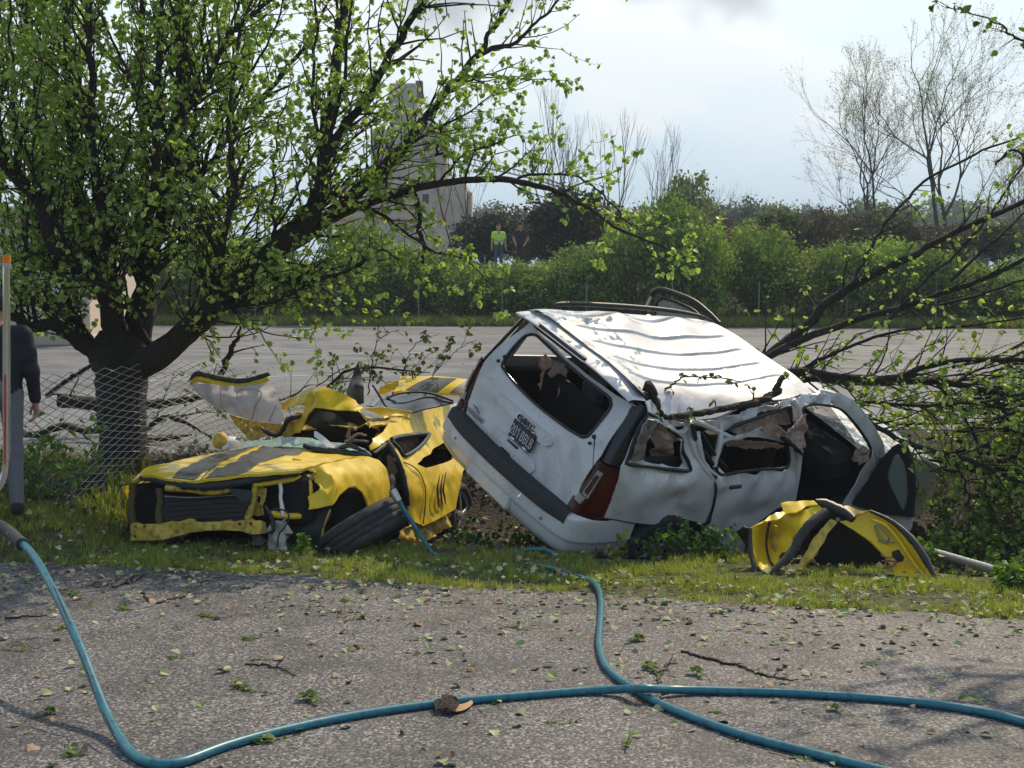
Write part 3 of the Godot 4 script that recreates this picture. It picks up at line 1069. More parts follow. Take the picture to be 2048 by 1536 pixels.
	panel("roof_side", 0, [Vector3(0.74, 1.591, -0.963), Vector3(0.77, 1.584, -1.084), Vector3(0.77, 1.608, -1.257), Vector3(0.77, 1.621, -1.535), Vector3(0.77, 1.684, -1.793), Vector3(0.77, 1.759, -2.051), Vector3(0.77, 1.828, -2.321), Vector3(0.77, 1.873, -2.571), Vector3(0.77, 1.885, -2.807), Vector3(0.78, 1.857, -3.088), Vector3(0.84, 1.78, -2.929), Vector3(0.84, 1.824, -2.543), Vector3(0.86, 1.774, -2.509), Vector3(0.88, 1.71, -2.561), Vector3(0.88, 1.619, -2.415), Vector3(0.87, 1.719, -2.378), Vector3(0.85, 1.783, -2.321), Vector3(0.84, 1.739, -2.171), Vector3(0.83, 1.652, -1.908), Vector3(0.82, 1.573, -1.726), Vector3(0.84, 1.491, -1.607), Vector3(0.82, 1.568, -1.38), Vector3(0.8, 1.58, -1.168), Vector3(0.79, 1.533, -0.983)], [], [Vector3(0.81, 1.598, -1.41), Vector3(0.82, 1.661, -1.753), Vector3(0.82, 1.78, -2.085), Vector3(0.8, 1.566, -1.065), Vector3(0.8, 1.548, -1.645), Vector3(0.81, 1.852, -2.473), Vector3(0.81, 1.869, -2.68)], W, car, {"spacing": 0.035, "dent": 0.03, "freq": 8.0, "crisp": true})
	g = G.new()
	pipe(g, [Vector3(0.85, 1.54, -1.616), Vector3(0.845, 1.585, -1.693), Vector3(0.845, 1.658, -1.929), Vector3(0.85, 1.741, -2.18), Vector3(0.86, 1.785, -2.297), Vector3(0.87, 1.764, -2.332), Vector3(0.88, 1.619, -2.428)], [0.014, 0.018, 0.018, 0.016, 0.016, 0.014, 0.012], 6, 4, 0.2)
	obj("window_seal", g, M.black_trim, car)
	# ---- front doorway: pillars, sill
	g = G.new()
	pipe(g, [Vector3(0.82, 1.826, -2.37), Vector3(0.85, 1.783, -2.428), Vector3(0.88, 1.679, -2.505), Vector3(0.93, 1.462, -2.59), Vector3(0.965, 1.215, -2.69), Vector3(0.985, 1.019, -2.752), Vector3(0.99, 0.825, -2.824), Vector3(0.97, 0.61, -2.925)], [0.035, 0.034, 0.03, 0.03, 0.03, 0.03, 0.03, 0.025], 8, 4)
	obj("door_pillar", g, W, car)
	panel("windscreen_pillar", 0, [Vector3(0.755, 1.86, -2.533), Vector3(0.745, 1.896, -2.83), Vector3(0.755, 1.884, -3.123), Vector3(0.785, 1.815, -3.37), Vector3(0.83, 1.676, -3.63), Vector3(0.88, 1.498, -3.894), Vector3(0.92, 1.383, -4.023), Vector3(0.95, 1.239, -4.107), Vector3(0.965, 1.252, -3.939), Vector3(0.945, 1.352, -3.824), Vector3(0.92, 1.463, -3.683), Vector3(0.87, 1.61, -3.463), Vector3(0.83, 1.735, -3.209), Vector3(0.81, 1.79, -3.009), Vector3(0.8, 1.815, -2.729), Vector3(0.8, 1.798, -2.564)], [], [Vector3(0.8, 1.86, -2.61), Vector3(0.795, 1.88, -2.78), Vector3(0.8, 1.86, -3.049), Vector3(0.83, 1.792, -3.269), Vector3(0.872, 1.656, -3.516), Vector3(0.922, 1.496, -3.75), Vector3(0.955, 1.39, -3.875)], W, car, {"spacing": 0.03, "thick": 0.03})
	g = G.new()
	pipe(g, [Vector3(0.965, 1.295, -3.933), Vector3(0.97, 1.13, -3.923), Vector3(0.97, 0.943, -3.909), Vector3(0.97, 0.741, -3.842)], [0.035, 0.03, 0.028, 0.025], 8, 3)
	obj("hinge_pillar", g, M.dull_metal, car)
	g = G.new()
	pipe(g, [Vector3(0.89, 1.7, -2.54), Vector3(0.87, 1.78, -2.515), Vector3(0.85, 1.807, -2.674), Vector3(0.85, 1.789, -2.956), Vector3(0.87, 1.743, -3.148), Vector3(0.9, 1.576, -3.466), Vector3(0.93, 1.445, -3.669), Vector3(0.945, 1.353, -3.778), Vector3(0.955, 1.258, -3.81)], [0.014, 0.014], 6, 4, 0.1)
	obj("door_seal", g, M.black_trim, car)
	# ---- liftgate
	var back_glass: Array = [Vector3(-0.626, 1.655, -0.4), Vector3(-0.556, 1.695, -0.405), Vector3(-0.46, 1.698, -0.405), Vector3(-0.143, 1.672, -0.405), Vector3(0.205, 1.661, -0.405), Vector3(0.485, 1.669, -0.4), Vector3(0.549, 1.656, -0.39), Vector3(0.591, 1.609, -0.37), Vector3(0.622, 1.495, -0.28), Vector3(0.644, 1.402, -0.2), Vector3(0.616, 1.36, -0.18), Vector3(0.558, 1.34, -0.175), Vector3(0.344, 1.317, -0.172), Vector3(-0.023, 1.306, -0.172), Vector3(-0.342, 1.33, -0.172), Vector3(-0.522, 1.363, -0.175), Vector3(-0.577, 1.389, -0.185), Vector3(-0.624, 1.497, -0.27), Vector3(-0.647, 1.61, -0.37)]
	panel("liftgate", 2, [Vector3(-0.695, 1.744, -0.43), Vector3(-0.371, 1.709, -0.44), Vector3(-0.037, 1.693, -0.44), Vector3(0.276, 1.691, -0.44), Vector3(0.576, 1.71, -0.43), Vector3(0.75, 1.731, -0.42), Vector3(0.769, 1.684, -0.39), Vector3(0.84, 1.317, -0.19), Vector3(0.823, 1.132, -0.14), Vector3(0.81, 1.026, -0.135), Vector3(0.835, 0.836, -0.12), Vector3(0.834, 0.767, -0.115), Vector3(0.51, 0.72, -0.1), Vector3(0.104, 0.726, -0.095), Vector3(-0.264, 0.758, -0.1), Vector3(-0.583, 0.8, -0.11), Vector3(-0.728, 0.813, -0.115), Vector3(-0.768, 0.915, -0.13), Vector3(-0.775, 1.141, -0.14), Vector3(-0.8, 1.298, -0.18), Vector3(-0.768, 1.526, -0.3)], [back_glass], [Vector3(-0.283, 1.076, -0.13), Vector3(0.159, 1.092, -0.125), Vector3(0.523, 1.092, -0.13), Vector3(-0.557, 1.034, -0.135), Vector3(0.148, 0.846, -0.115), Vector3(0.494, 0.82, -0.11), Vector3(-0.335, 0.858, -0.11), Vector3(0.582, 1.216, -0.15)], W, car, {"spacing": 0.045})
	g = G.new()
	var rim := curve(back_glass, 3, true)
	rim.append(rim[0])
	for k in rim.size():
		rim[k] += Vector3(0, 0, 0.006)
	tube(g, rim, lerps([0.014, 0.014], rim.size()), 6)
	obj("glass_rim", g, M.gloss_black, car)
	g = G.new()
	var b2 := curve(back_glass, 3, true)
	var b2s := plate(2, back_glass)
	# raised licence garnish and the pull-handle block below the plate
	var gate := plate(2, [Vector3(-0.283, 1.076, -0.13), Vector3(0.159, 1.092, -0.125), Vector3(0.523, 1.092, -0.13), Vector3(-0.557, 1.034, -0.135), Vector3(0.148, 0.846, -0.115), Vector3(0.494, 0.82, -0.11), Vector3(-0.335, 0.858, -0.11), Vector3(0.582, 1.216, -0.15)])
	g = G.new()
	sheet(g, gate, [Vector3(-0.451, 1.175, -0.13), Vector3(-0.356, 1.178, -0.13), Vector3(-0.236, 1.185, -0.13), Vector3(-0.116, 1.187, -0.13), Vector3(0.012, 1.189, -0.13), Vector3(0.14, 1.186, -0.13), Vector3(0.257, 1.184, -0.13), Vector3(0.329, 1.173, -0.13), Vector3(0.365, 1.156, -0.13), Vector3(0.367, 1.128, -0.13), Vector3(0.318, 1.091, -0.13), Vector3(0.215, 1.083, -0.13), Vector3(0.095, 1.087, -0.13), Vector3(-0.059, 1.088, -0.13), Vector3(-0.204, 1.097, -0.13), Vector3(-0.311, 1.1, -0.13), Vector3(-0.397, 1.109, -0.13), Vector3(-0.448, 1.127, -0.13), Vector3(-0.459, 1.155, -0.13)], [], 0.03, 0.03, 0.026)
	obj("licence_garnish", g, W, car)
	g = G.new()
	sheet(g, gate, [Vector3(-0.408, 0.875, -0.13), Vector3(-0.353, 0.906, -0.13), Vector3(-0.287, 0.916, -0.13), Vector3(-0.159, 0.926, -0.13), Vector3(-0.037, 0.928, -0.13), Vector3(0.12, 0.924, -0.13), Vector3(0.234, 0.918, -0.13), Vector3(0.29, 0.901, -0.13), Vector3(0.308, 0.855, -0.13), Vector3(0.279, 0.802, -0.13), Vector3(0.198, 0.787, -0.13), Vector3(0.095, 0.788, -0.13), Vector3(0.021, 0.795, -0.13), Vector3(-0.013, 0.809, -0.13), Vector3(-0.097, 0.818, -0.13), Vector3(-0.143, 0.805, -0.13), Vector3(-0.173, 0.795, -0.13), Vector3(-0.284, 0.8, -0.13), Vector3(-0.371, 0.826, -0.13)], [], 0.03, 0.03, 0.022)
	obj("handle_block", g, W, car)
	g = G.new()
	sheet(g, gate, [Vector3(-0.158, 0.801, -0.13), Vector3(-0.134, 0.821, -0.13), Vector3(-0.016, 0.814, -0.13), Vector3(0.006, 0.798, -0.13), Vector3(-0.01, 0.788, -0.13), Vector3(-0.093, 0.796, -0.13), Vector3(-0.14, 0.792, -0.13)], [], 0.02, 0.01, 0.026)
	obj("handle_recess", g, M.black_trim, car)
	g = G.new()
	sheet(g, gate, [Vector3(-0.114, 0.901, -0.13), Vector3(-0.1, 0.916, -0.13), Vector3(0.038, 0.918, -0.13), Vector3(0.056, 0.909, -0.13), Vector3(0.027, 0.892, -0.13), Vector3(-0.072, 0.897, -0.13)], [], 0.02, 0.01, 0.026)
	obj("plate_lamp_recess", g, M.black_trim, car)
	# licence plate and badges
	var tilt := Basis(Vector3(1, 0, 0), -0.06)
	var pc := Vector3(0.045, 1.035, -0.088)
	g = G.new()
	box(g, Transform3D(tilt, pc), Vector3(0.315, 0.165, 0.012), 0.004)
	var plate_node := obj("licence_plate", g, M.black_trim, car)
	g = G.new()
	box(g, Transform3D(tilt, pc + Vector3(0, 0, 0.008)), Vector3(0.298, 0.148, 0.004), 0.001)
	obj("plate_face", g, mat("plate_black", lin(0.02, 0.022, 0.045), 0.4), plate_node)
	text("plate_number", "201", 0.072, 0.003, mat("plate_white", lin(0.55, 0.55, 0.58), 0.5), plate_node, Transform3D(tilt.scaled_local(Vector3(0.8, 1.25, 1)), pc + Vector3(-0.088, -0.003, 0.0115)), false)
	text("plate_number", "BBLB", 0.072, 0.003, M.plate_white, plate_node, Transform3D(tilt.scaled_local(Vector3(0.72, 1.25, 1)), pc + Vector3(0.073, -0.003, 0.0115)), false)
	g = G.new()
	lathe(g, Transform3D(Basis(Vector3(1, 0, 0), PI / 2), pc + Vector3(-0.018, 0, 0.0105)), [Vector2(0.0, 0.003), Vector2(0.014, 0.003), Vector2(0.015, 0.0)], 16)
	obj("plate_emblem", g, mat("plate_blue", lin(0.06, 0.07, 0.2), 0.5), plate_node)
	for s in [-0.085, 0.085]:
		g = G.new()
		box(g, Transform3D(tilt, pc + Vector3(s, -0.075, 0.012)), Vector3(0.05, 0.014, 0.006), 0.002)
		obj("frame_glint", g, M.chrome, plate_node)
	text("maker_badge", "GMC", 0.062, 0.012, M.chrome, car, Transform3D(tilt.scaled_local(Vector3(1.45, 1.0, 1)), Vector3(0.03, 1.150, -0.094)))
	text("maker_badge_face", "GMC", 0.055, 0.012, mat("badge_red", lin(0.03, 0.012, 0.012), 0.3), car, Transform3D(tilt.scaled_local(Vector3(1.5, 1.0, 1)), Vector3(0.03, 1.152, -0.091)))
	text("model_badge", "YUKON", 0.04, 0.008, M.dull_metal, car, Transform3D(tilt.scaled_local(Vector3(1.25, 1.0, 1)), Vector3(-0.60, 0.865, -0.098)))
	g = G.new()
	for k in 3:
		box(g, Transform3D(tilt, Vector3(-0.63 + 0.03 * k, 0.935 - 0.012 * k, -0.10)), Vector3(0.075 - 0.012 * k, 0.008, 0.004), 0.001)
	obj("dealer_badge", g, M.dark_red_lens, car)
	# wiper stalk and its dark spots
	g = G.new()
	pipe(g, [Vector3(0.741, 1.43, -0.15), Vector3(0.818, 1.358, -0.11), Vector3(0.907, 1.238, -0.08), Vector3(1.006, 1.108, -0.05)], [0.008, 0.004, 0.0035, 0.004], 6, 3)
	lathe(g, Transform3D(Basis(Vector3(1, 0, 0), PI / 2), [Vector3(0.739, 1.433, -0.15)][0]), [Vector2(0, 0.02), Vector2(0.016, 0.018), Vector2(0.02, 0.0)], 12)
	obj("wiper_stalk", g, M.black_trim, car)
	for p in [Vector3(0.721, 1.362, -0.145), Vector3(-0.641, 1.387, -0.18), Vector3(-0.609, 1.447, -0.2)]:
		g = G.new()
		lathe(g, Transform3D(Basis(Vector3(1, 0, 0), PI / 2), p), [Vector2(0, 0.012), Vector2(0.013, 0.01), Vector2(0.015, -0.01)], 12)
		obj("bump_stop", g, M.black_trim, car)
	# ---- black glass strips at both rear corners, and the tail lamps under them
	for sgn in [-1.0, 1.0]:
		g = G.new()
		skin(g, [[Vector3(0.80 * sgn, 1.275, -0.205), Vector3(0.91 * sgn, 1.275, -0.245), Vector3(0.965 * sgn, 1.27, -0.40)], [Vector3(0.785 * sgn, 1.5, -0.30), Vector3(0.87 * sgn, 1.5, -0.34), Vector3(0.915 * sgn, 1.5, -0.45)], [Vector3(0.75 * sgn, 1.77, -0.43), Vector3(0.82 * sgn, 1.765, -0.46), Vector3(0.855 * sgn, 1.74, -0.52)]], 5, 5)
		obj("corner_glass", g, M.gloss_black, car)
		var lamp := Node3D.new()
		lamp.name = numbered("tail_lamp", car)
		car.add_child(lamp, true)
		lamp_patch("housing", lamp, sgn, [Vector2(0, 0), Vector2(1, 0), Vector2(1, 1), Vector2(0, 1)], 0.0, M.dark_red_lens)
		lamp_patch("red_lens", lamp, sgn, [Vector2(0.55, 0.12), Vector2(0.93, 0.10), Vector2(0.95, 0.84), Vector2(0.55, 0.84)], 0.006, M.red_lens)
		lamp_patch("red_lens", lamp, sgn, [Vector2(0.1, 0.88), Vector2(0.95, 0.88), Vector2(0.95, 0.96), Vector2(0.1, 0.96)], 0.006, M.dark_red_lens)
		lamp_patch("bright_edge", lamp, sgn, [Vector2(0.2, 0.38), Vector2(0.42, 0.34), Vector2(0.47, 0.86), Vector2(0.28, 0.86)], 0.010, M.clear_lens)
		lamp_patch("red_lens", lamp, sgn, [Vector2(0.24, 0.43), Vector2(0.37, 0.40), Vector2(0.42, 0.78), Vector2(0.31, 0.78)], 0.015, M.red_lens)
		lamp_patch("reverse_lens", lamp, sgn, [Vector2(0.08, 0.22), Vector2(0.3, 0.2), Vector2(0.36, 0.34), Vector2(0.12, 0.36)], 0.008, M.clear_lens)
		lamp_patch("red_lens", lamp, sgn, [Vector2(0.06, 0.05), Vector2(0.3, 0.05), Vector2(0.32, 0.17), Vector2(0.08, 0.17)], 0.008, M.red_lens)
		# reveal of the flank behind the lamp
		g = G.new()
		skin(g, [[Vector3(0.79 * sgn, 0.79, -0.2), Vector3(0.99 * sgn, 0.79, -0.36), Vector3(0.99 * sgn, 0.79, -0.42)], [Vector3(0.78 * sgn, 1.28, -0.26), Vector3(0.96 * sgn, 1.28, -0.38), Vector3(0.97 * sgn, 1.28, -0.42)]], 3, 3)
		obj("lamp_well", g, M.black_trim, car)
	# ---- bumper
	var path := [Vector3(-1.0, 0, -0.74), Vector3(-1.01, 0, -0.45), Vector3(-0.985, 0, -0.22), Vector3(-0.90, 0, -0.06), Vector3(-0.6, 0, 0.005), Vector3(-0.2, 0, 0.03), Vector3(0.2, 0, 0.03), Vector3(0.6, 0, 0.005), Vector3(0.90, 0, -0.06), Vector3(0.985, 0, -0.22), Vector3(1.01, 0, -0.45), Vector3(1.0, 0, -0.74)]
	var rows := []
	for q in [[0.80, -0.085], [0.775, -0.02], [0.735, -0.004], [0.66, 0.0], [0.58, 0.004], [0.565, -0.012], [0.47, -0.03], [0.40, -0.09], [0.36, -0.2]]:
		var row := []
		for p in path:
			var out := Vector3(p.x * 0.6, 0, p.z + 0.9).normalized()
			if absf(p.x) > 0.95:
				out = Vector3(signf(p.x), 0, 0.15)
			row.append(Vector3(p.x, q[0] + (0.02 if absf(p.x) > 0.93 and q[0] > 0.7 else 0.0), p.z) + out * q[1])
		rows.append(row)
	g = G.new()
	skin(g, rows, 4, 3)
	obj("bumper", g, W, car)
	g = G.new()
	rows = []
	for q in [[0.808, -0.115], [0.804, -0.03], [0.782, 0.0], [0.70, 0.012], [0.695, 0.0]]:
		var row := []
		for p in path.slice(3, 9):
			row.append(Vector3(p.x * 0.965, q[0], p.z + q[1] + 0.006))
		rows.append(row)
	skin(g, rows, 4, 2)
	obj("step_pad", g, M.step_pad, car)
	g = G.new()
	box(g, Transform3D(Basis(Vector3(1, 0, 0), -0.12), Vector3(-0.02, 0.52, 0.005)), Vector3(0.62, 0.15, 0.06), 0.02)
	obj("hitch_cover", g, W, car)
	for x in [-0.62, -0.33, 0.36, 0.66]:
		g = G.new()
		lathe(g, Transform3D(Basis(Vector3(1, 0, 0), PI / 2), Vector3(x, 0.62, 0.032 - 0.04 * absf(x))), [Vector2(0, 0.006), Vector2(0.012, 0.005), Vector2(0.016, -0.01)], 12)
		obj("parking_sensor", g, M.dull_metal, car)
	# ---- roof: ribbed sheet, sagging and crushed down along the right side
	var ctrl := [Vector3(-0.76, 1.84, -0.42), Vector3(-0.76, 1.87, -1.4), Vector3(-0.76, 1.87, -2.2), Vector3(-0.76, 1.855, -2.75), Vector3(-0.66, 1.885, -0.45), Vector3(-0.66, 1.92, -1.4), Vector3(-0.66, 1.915, -2.2), Vector3(-0.66, 1.885, -2.75),
		Vector3(-0.3, 1.90, -0.45), Vector3(0.1, 1.90, -0.45), Vector3(0.5, 1.89, -0.45), Vector3(0.75, 1.86, -0.45), Vector3(-0.35, 1.86, -1.0), Vector3(-0.35, 1.83, -1.6), Vector3(-0.35, 1.87, -2.3), Vector3(0.0, 1.81, -1.0), Vector3(0.0, 1.77, -1.5), Vector3(0.0, 1.82, -2.2),
		Vector3(0.35, 1.79, -0.9), Vector3(0.35, 1.75, -1.4), Vector3(0.35, 1.80, -2.1), Vector3(0.55, 1.78, -0.75), Vector3(0.58, 1.72, -1.1), Vector3(0.58, 1.74, -1.6), Vector3(0.58, 1.82, -2.1), Vector3(0.72, 1.64, -0.85), Vector3(0.74, 1.60, -1.1), Vector3(0.74, 1.68, -1.6), Vector3(0.76, 1.81, -2.15),
		Vector3(-0.3, 1.90, -2.75), Vector3(0.1, 1.90, -2.75), Vector3(0.45, 1.89, -2.72), Vector3(0.75, 1.85, -2.75), Vector3(0.2, 1.85, -2.5), Vector3(0.55, 1.87, -2.45)]
	var rs := dented(plate(1, ctrl), 0.008, 1.3, 4)
	var crumple := FastNoiseLite.new()
	crumple.seed = 14
	crumple.frequency = 1.1
	crumple.noise_type = FastNoiseLite.TYPE_CELLULAR
	crumple.cellular_return_type = FastNoiseLite.RETURN_DISTANCE
	g = G.new()
	var nx := 150
	var nz := 90
	var P := []
	for j in nz + 1:
		var z := lerpf(-0.43, -2.78, float(j) / nz)
		var wide := 0.765 + 0.02 * sin(j * 0.2)
		for i in nx + 1:
			var x := lerpf(-0.765, wide, float(i) / nx)
			var p := lift(rs, Vector2(x, z))
			var into := smooth(-0.55, -0.75, z) * (1.0 - smooth(-2.5, -2.68, z))
			for r in [-0.36, -0.11, 0.15, 0.42]:
				var q: float = (x - r - 0.02 * sin(z * 2.2)) / 0.013
				p.y += 0.019 * exp(-q * q) * into * (1.0 if absf(x) < 0.7 else 0.0)
			p.y += 0.014 * (crumple.get_noise_2d(x * 2.2, z * 2.0) + 0.6) * smooth(-0.3, 0.5, x) * smooth(-0.5, -0.8, z) * smooth(-2.7, -2.3, z)
			P.append(p)
	for s in [0, 1]:
		var first := g.v.size()
		for j in nz + 1:
			for i in nx + 1:
				var k := j * (nx + 1) + i
				var dx: Vector3 = P[mini(i + 1, nx) + j * (nx + 1)] - P[maxi(i - 1, 0) + j * (nx + 1)]
				var dz: Vector3 = P[i + mini(j + 1, nz) * (nx + 1)] - P[i + maxi(j - 1, 0) * (nx + 1)]
				var nn := dx.cross(dz).normalized()
				g.add(P[k] - (Vector3.UP * 0.03 if s == 1 else Vector3.ZERO), -nn if s == 1 else nn)
		for j in nz:
			for i in nx:
				var a := first + j * (nx + 1) + i
				if s == 0:
					g.t(a, a + nx + 1, a + 1); g.t(a + 1, a + nx + 1, a + nx + 2)
				else:
					g.t(a, a + 1, a + nx + 1); g.t(a + 1, a + nx + 2, a + nx + 1)
	obj("roof", g, W, car)
	# spoiler over the back glass, with the high brake lamp
	g = G.new()
	rows = []
	for x in [-0.76, -0.72, -0.4, 0.0, 0.4, 0.72, 0.80]:
		var e := smooth(0.6, 0.8, absf(x))
		rows.append([Vector3(x, 1.885 - 0.06 * e - 0.03 * smooth(0.4, 0.8, x), -0.50), Vector3(x, 1.875 - 0.07 * e, -0.36), Vector3(x, 1.855 - 0.06 * e, -0.26 - 0.05 * e), Vector3(x, 1.84 - 0.06 * e, -0.255 - 0.05 * e), Vector3(x, 1.80 - 0.05 * e, -0.33 - 0.04 * e), Vector3(x, 1.775 - 0.04 * e, -0.43)])
	skin(g, rows, 3, 4)
	obj("roof_spoiler", g, W, car)
	g = G.new()
	box(g, Transform3D(Basis(), Vector3(0.0, 1.775, -0.52)), Vector3(1.5, 0.14, 0.08), 0.01)  # dark filler box added to make the shadow line under the spoiler
	obj("spoiler_shade_filler", g, M.black_trim, car)
	g = G.new()
	box(g, Transform3D(Basis(Vector3(1, 0, 0), -0.35), Vector3(-0.08, 1.862, -0.265)), Vector3(0.64, 0.05, 0.035), 0.012)
	obj("high_brake_lamp", g, M.dark_red_lens, car)
	g = G.new()
	for y in [1.845, 1.885]:
		box(g, Transform3D(Basis(), Vector3(-0.08, y, -0.258)), Vector3(0.65, 0.008, 0.03), 0.003)
	obj("brake_lamp_trim", g, M.chrome, car)
	# torn right end of the spoiler
	panel("torn_drip_rail", 0, [Vector3(0.84, 1.809, -0.462), Vector3(0.8, 1.814, -0.536), Vector3(0.78, 1.722, -0.694), Vector3(0.78, 1.64, -0.809), Vector3(0.78, 1.583, -0.911), Vector3(0.8, 1.531, -1.002), Vector3(0.82, 1.558, -0.868), Vector3(0.85, 1.669, -0.682), Vector3(0.88, 1.744, -0.484)], [], [], W, car, {"spacing": 0.03, "dent": 0.02, "freq": 9.0})
	# left roof rail
	g = G.new()
	pipe(g, [Vector3(-0.70, 1.905, -0.62), Vector3(-0.70, 1.945, -0.75), Vector3(-0.70, 1.965, -1.4), Vector3(-0.70, 1.96, -2.1), Vector3(-0.70, 1.93, -2.55), Vector3(-0.70, 1.885, -2.8)], [0.012, 0.022, 0.024, 0.024, 0.02, 0.01], 8, 6)
	obj("roof_rack_rail", g, M.black_trim, car)
	# shark-fin aerial near the windscreen
	g = G.new()
	skin(g, [[Vector3(-0.32, 1.885, -2.95), Vector3(-0.29, 1.885, -2.87), Vector3(-0.32, 1.885, -2.79)], [Vector3(-0.31, 1.93, -2.90), Vector3(-0.295, 1.94, -2.86), Vector3(-0.31, 1.95, -2.82)], [Vector3(-0.305, 1.97, -2.84), Vector3(-0.3, 1.972, -2.83), Vector3(-0.305, 1.97, -2.82)]], 4, 4)
	# ---- windscreen, bonnet, wings
	g = G.new()
	rows = []
	for t in 5:
		var f := t / 4.0
		var row := []
		for x in [-0.74, -0.4, 0.0, 0.4, 0.74]:
			row.append(Vector3(x, lerpf(1.868, 1.29, pow(f, 1.15)) + 0.02 * (1 - absf(x)), lerpf(-2.78, -3.80, f) - 0.10 * (1.0 - x * x) * f))
		rows.append(row)
	skin(g, rows, 4, 5)
	obj("windscreen", g, M.shattered_glass, car)
	g = G.new()
	rows = []
	for q in [[-3.72, 1.29], [-3.95, 1.30], [-4.5, 1.26], [-5.05, 1.18], [-5.35, 1.07], [-5.44, 0.95]]:
		var row := []
		for x in [-0.96, -0.9, -0.5, 0.0, 0.5, 0.9, 0.96]:
			row.append(Vector3(x, q[1] + 0.03 * (1.0 - x * x) - (0.06 if absf(x) > 0.93 else 0.0) + 0.015 * sin(x * 7.0), q[0] - 0.1 * (1.0 - x * x)))
		rows.append(row)
	skin(g, rows, 4, 6)
	obj("bonnet", g, W, car)
	panel("front_wing", 0, [Vector3(0.97, 1.26, -3.78), Vector3(0.96, 1.25, -4.34), Vector3(0.95, 1.17, -4.98), Vector3(0.90, 1.05, -5.39), Vector3(0.88, 0.8, -5.49), Vector3(0.9, 0.5, -5.47), Vector3(1.0, 0.48, -4.88), Vector3(1.0, 0.72, -4.72), Vector3(1.0, 0.85, -4.34), Vector3(1.0, 0.82, -3.98), Vector3(1.0, 0.6, -3.74), Vector3(0.99, 0.42, -3.70), Vector3(0.99, 0.8, -3.68)], [], [Vector3(1.03, 1.05, -4.34), Vector3(1.02, 0.98, -4.98)], W, car, {"spacing": 0.05, "dent": 0.015})
	panel("front_wing", 0, [Vector3(-0.97, 1.26, -3.78), Vector3(-0.96, 1.25, -4.34), Vector3(-0.95, 1.17, -4.98), Vector3(-0.90, 1.05, -5.39), Vector3(-0.88, 0.8, -5.49), Vector3(-0.9, 0.5, -5.47), Vector3(-1.0, 0.48, -4.88), Vector3(-1.0, 0.85, -4.34), Vector3(-1.0, 0.6, -3.74), Vector3(-0.99, 0.42, -3.70)], [], [], W, car, {"spacing": 0.08, "side": -1.0})
	g = G.new()
	box(g, Transform3D(Basis(), Vector3(0, 0.72, -5.44)), Vector3(1.78, 0.62, 0.12), 0.05)
	obj("nose", g, M.black_trim, car)
	# ---- left flank
	panel("left_flank", 0, [Vector3(-1.0, 0.42, -0.72), Vector3(-1.0, 0.80, -0.36), Vector3(-0.98, 1.25, -0.40), Vector3(-0.90, 1.5, -0.46), Vector3(-0.84, 1.74, -0.53), Vector3(-0.80, 1.84, -1.0), Vector3(-0.79, 1.85, -2.6), Vector3(-0.84, 1.7, -3.05), Vector3(-0.93, 1.35, -3.6), Vector3(-0.97, 1.24, -3.76), Vector3(-1.0, 0.42, -3.74), Vector3(-1.0, 0.40, -1.65), Vector3(-1.0, 0.66, -1.55), Vector3(-1.0, 0.8, -1.2), Vector3(-1.0, 0.66, -0.82)], [[Vector3(-0.95, 1.3, -0.62), Vector3(-0.87, 1.66, -0.68), Vector3(-0.87, 1.68, -1.3), Vector3(-0.95, 1.3, -1.35)], [Vector3(-0.95, 1.3, -1.5), Vector3(-0.86, 1.7, -1.5), Vector3(-0.86, 1.7, -2.3), Vector3(-0.95, 1.3, -2.35)], [Vector3(-0.95, 1.3, -2.5), Vector3(-0.87, 1.7, -2.5), Vector3(-0.88, 1.66, -2.95), Vector3(-0.94, 1.34, -3.4), Vector3(-1.0, 0.6, -3.5), Vector3(-1.0, 0.6, -2.6)]], [Vector3(-1.03, 1.0, -1.2), Vector3(-1.03, 1.0, -3.65)], W, car, {"spacing": 0.07, "side": -1.0})
	# ---- floor, firewall, seats, dashboard
	g = G.new()
	box(g, Transform3D(Basis(), Vector3(0, 0.46, -2.4)), Vector3(1.84, 0.1, 4.3), 0.02)
	box(g, Transform3D(Basis(), Vector3(0, 0.85, -3.95)), Vector3(1.8, 0.75, 0.08), 0.02)
	box(g, Transform3D(Basis(), Vector3(0, 0.72, -4.5)), Vector3(1.5, 0.5, 0.9), 0.05)
	obj("floor", g, M.dark_interior, car)
	g = G.new()
	box(g, Transform3D(Basis(Vector3(1, 0, 0), 0.25), Vector3(0, 1.08, -3.62)), Vector3(1.7, 0.34, 0.42), 0.08)
	obj("dashboard", g, M.dark_interior, car)
	for q in [[-0.45, -2.75, 0.55], [0.45, -2.75, 0.55], [-0.45, -1.85, 0.55], [0.45, -1.85, 0.55], [0.0, -0.95, 1.3]]:
		var seat := Node3D.new()
		seat.name = numbered("seat", car)
		seat.position = Vector3(q[0], 0.5, q[1])
		car.add_child(seat, true)
		g = G.new()
		box(g, Transform3D(Basis(), Vector3(0, 0.25, -0.22)), Vector3(q[2], 0.2, 0.52), 0.06)
		obj("cushion", g, M.dark_interior, seat)
		g = G.new()
		box(g, Transform3D(Basis(Vector3(1, 0, 0), 0.22), Vector3(0, 0.56, 0.1)), Vector3(q[2], 0.62, 0.15), 0.06)
		obj("backrest", g, M.dark_interior, seat)
		g = G.new()
		box(g, Transform3D(Basis(Vector3(1, 0, 0), 0.22), Vector3(0, 0.93, 0.18)), Vector3(minf(0.28, q[2]), 0.16, 0.1), 0.04)
		obj("headrest", g, M.grey_interior if q[1] > -1.0 else M.dark_interior, seat)
	g = G.new()
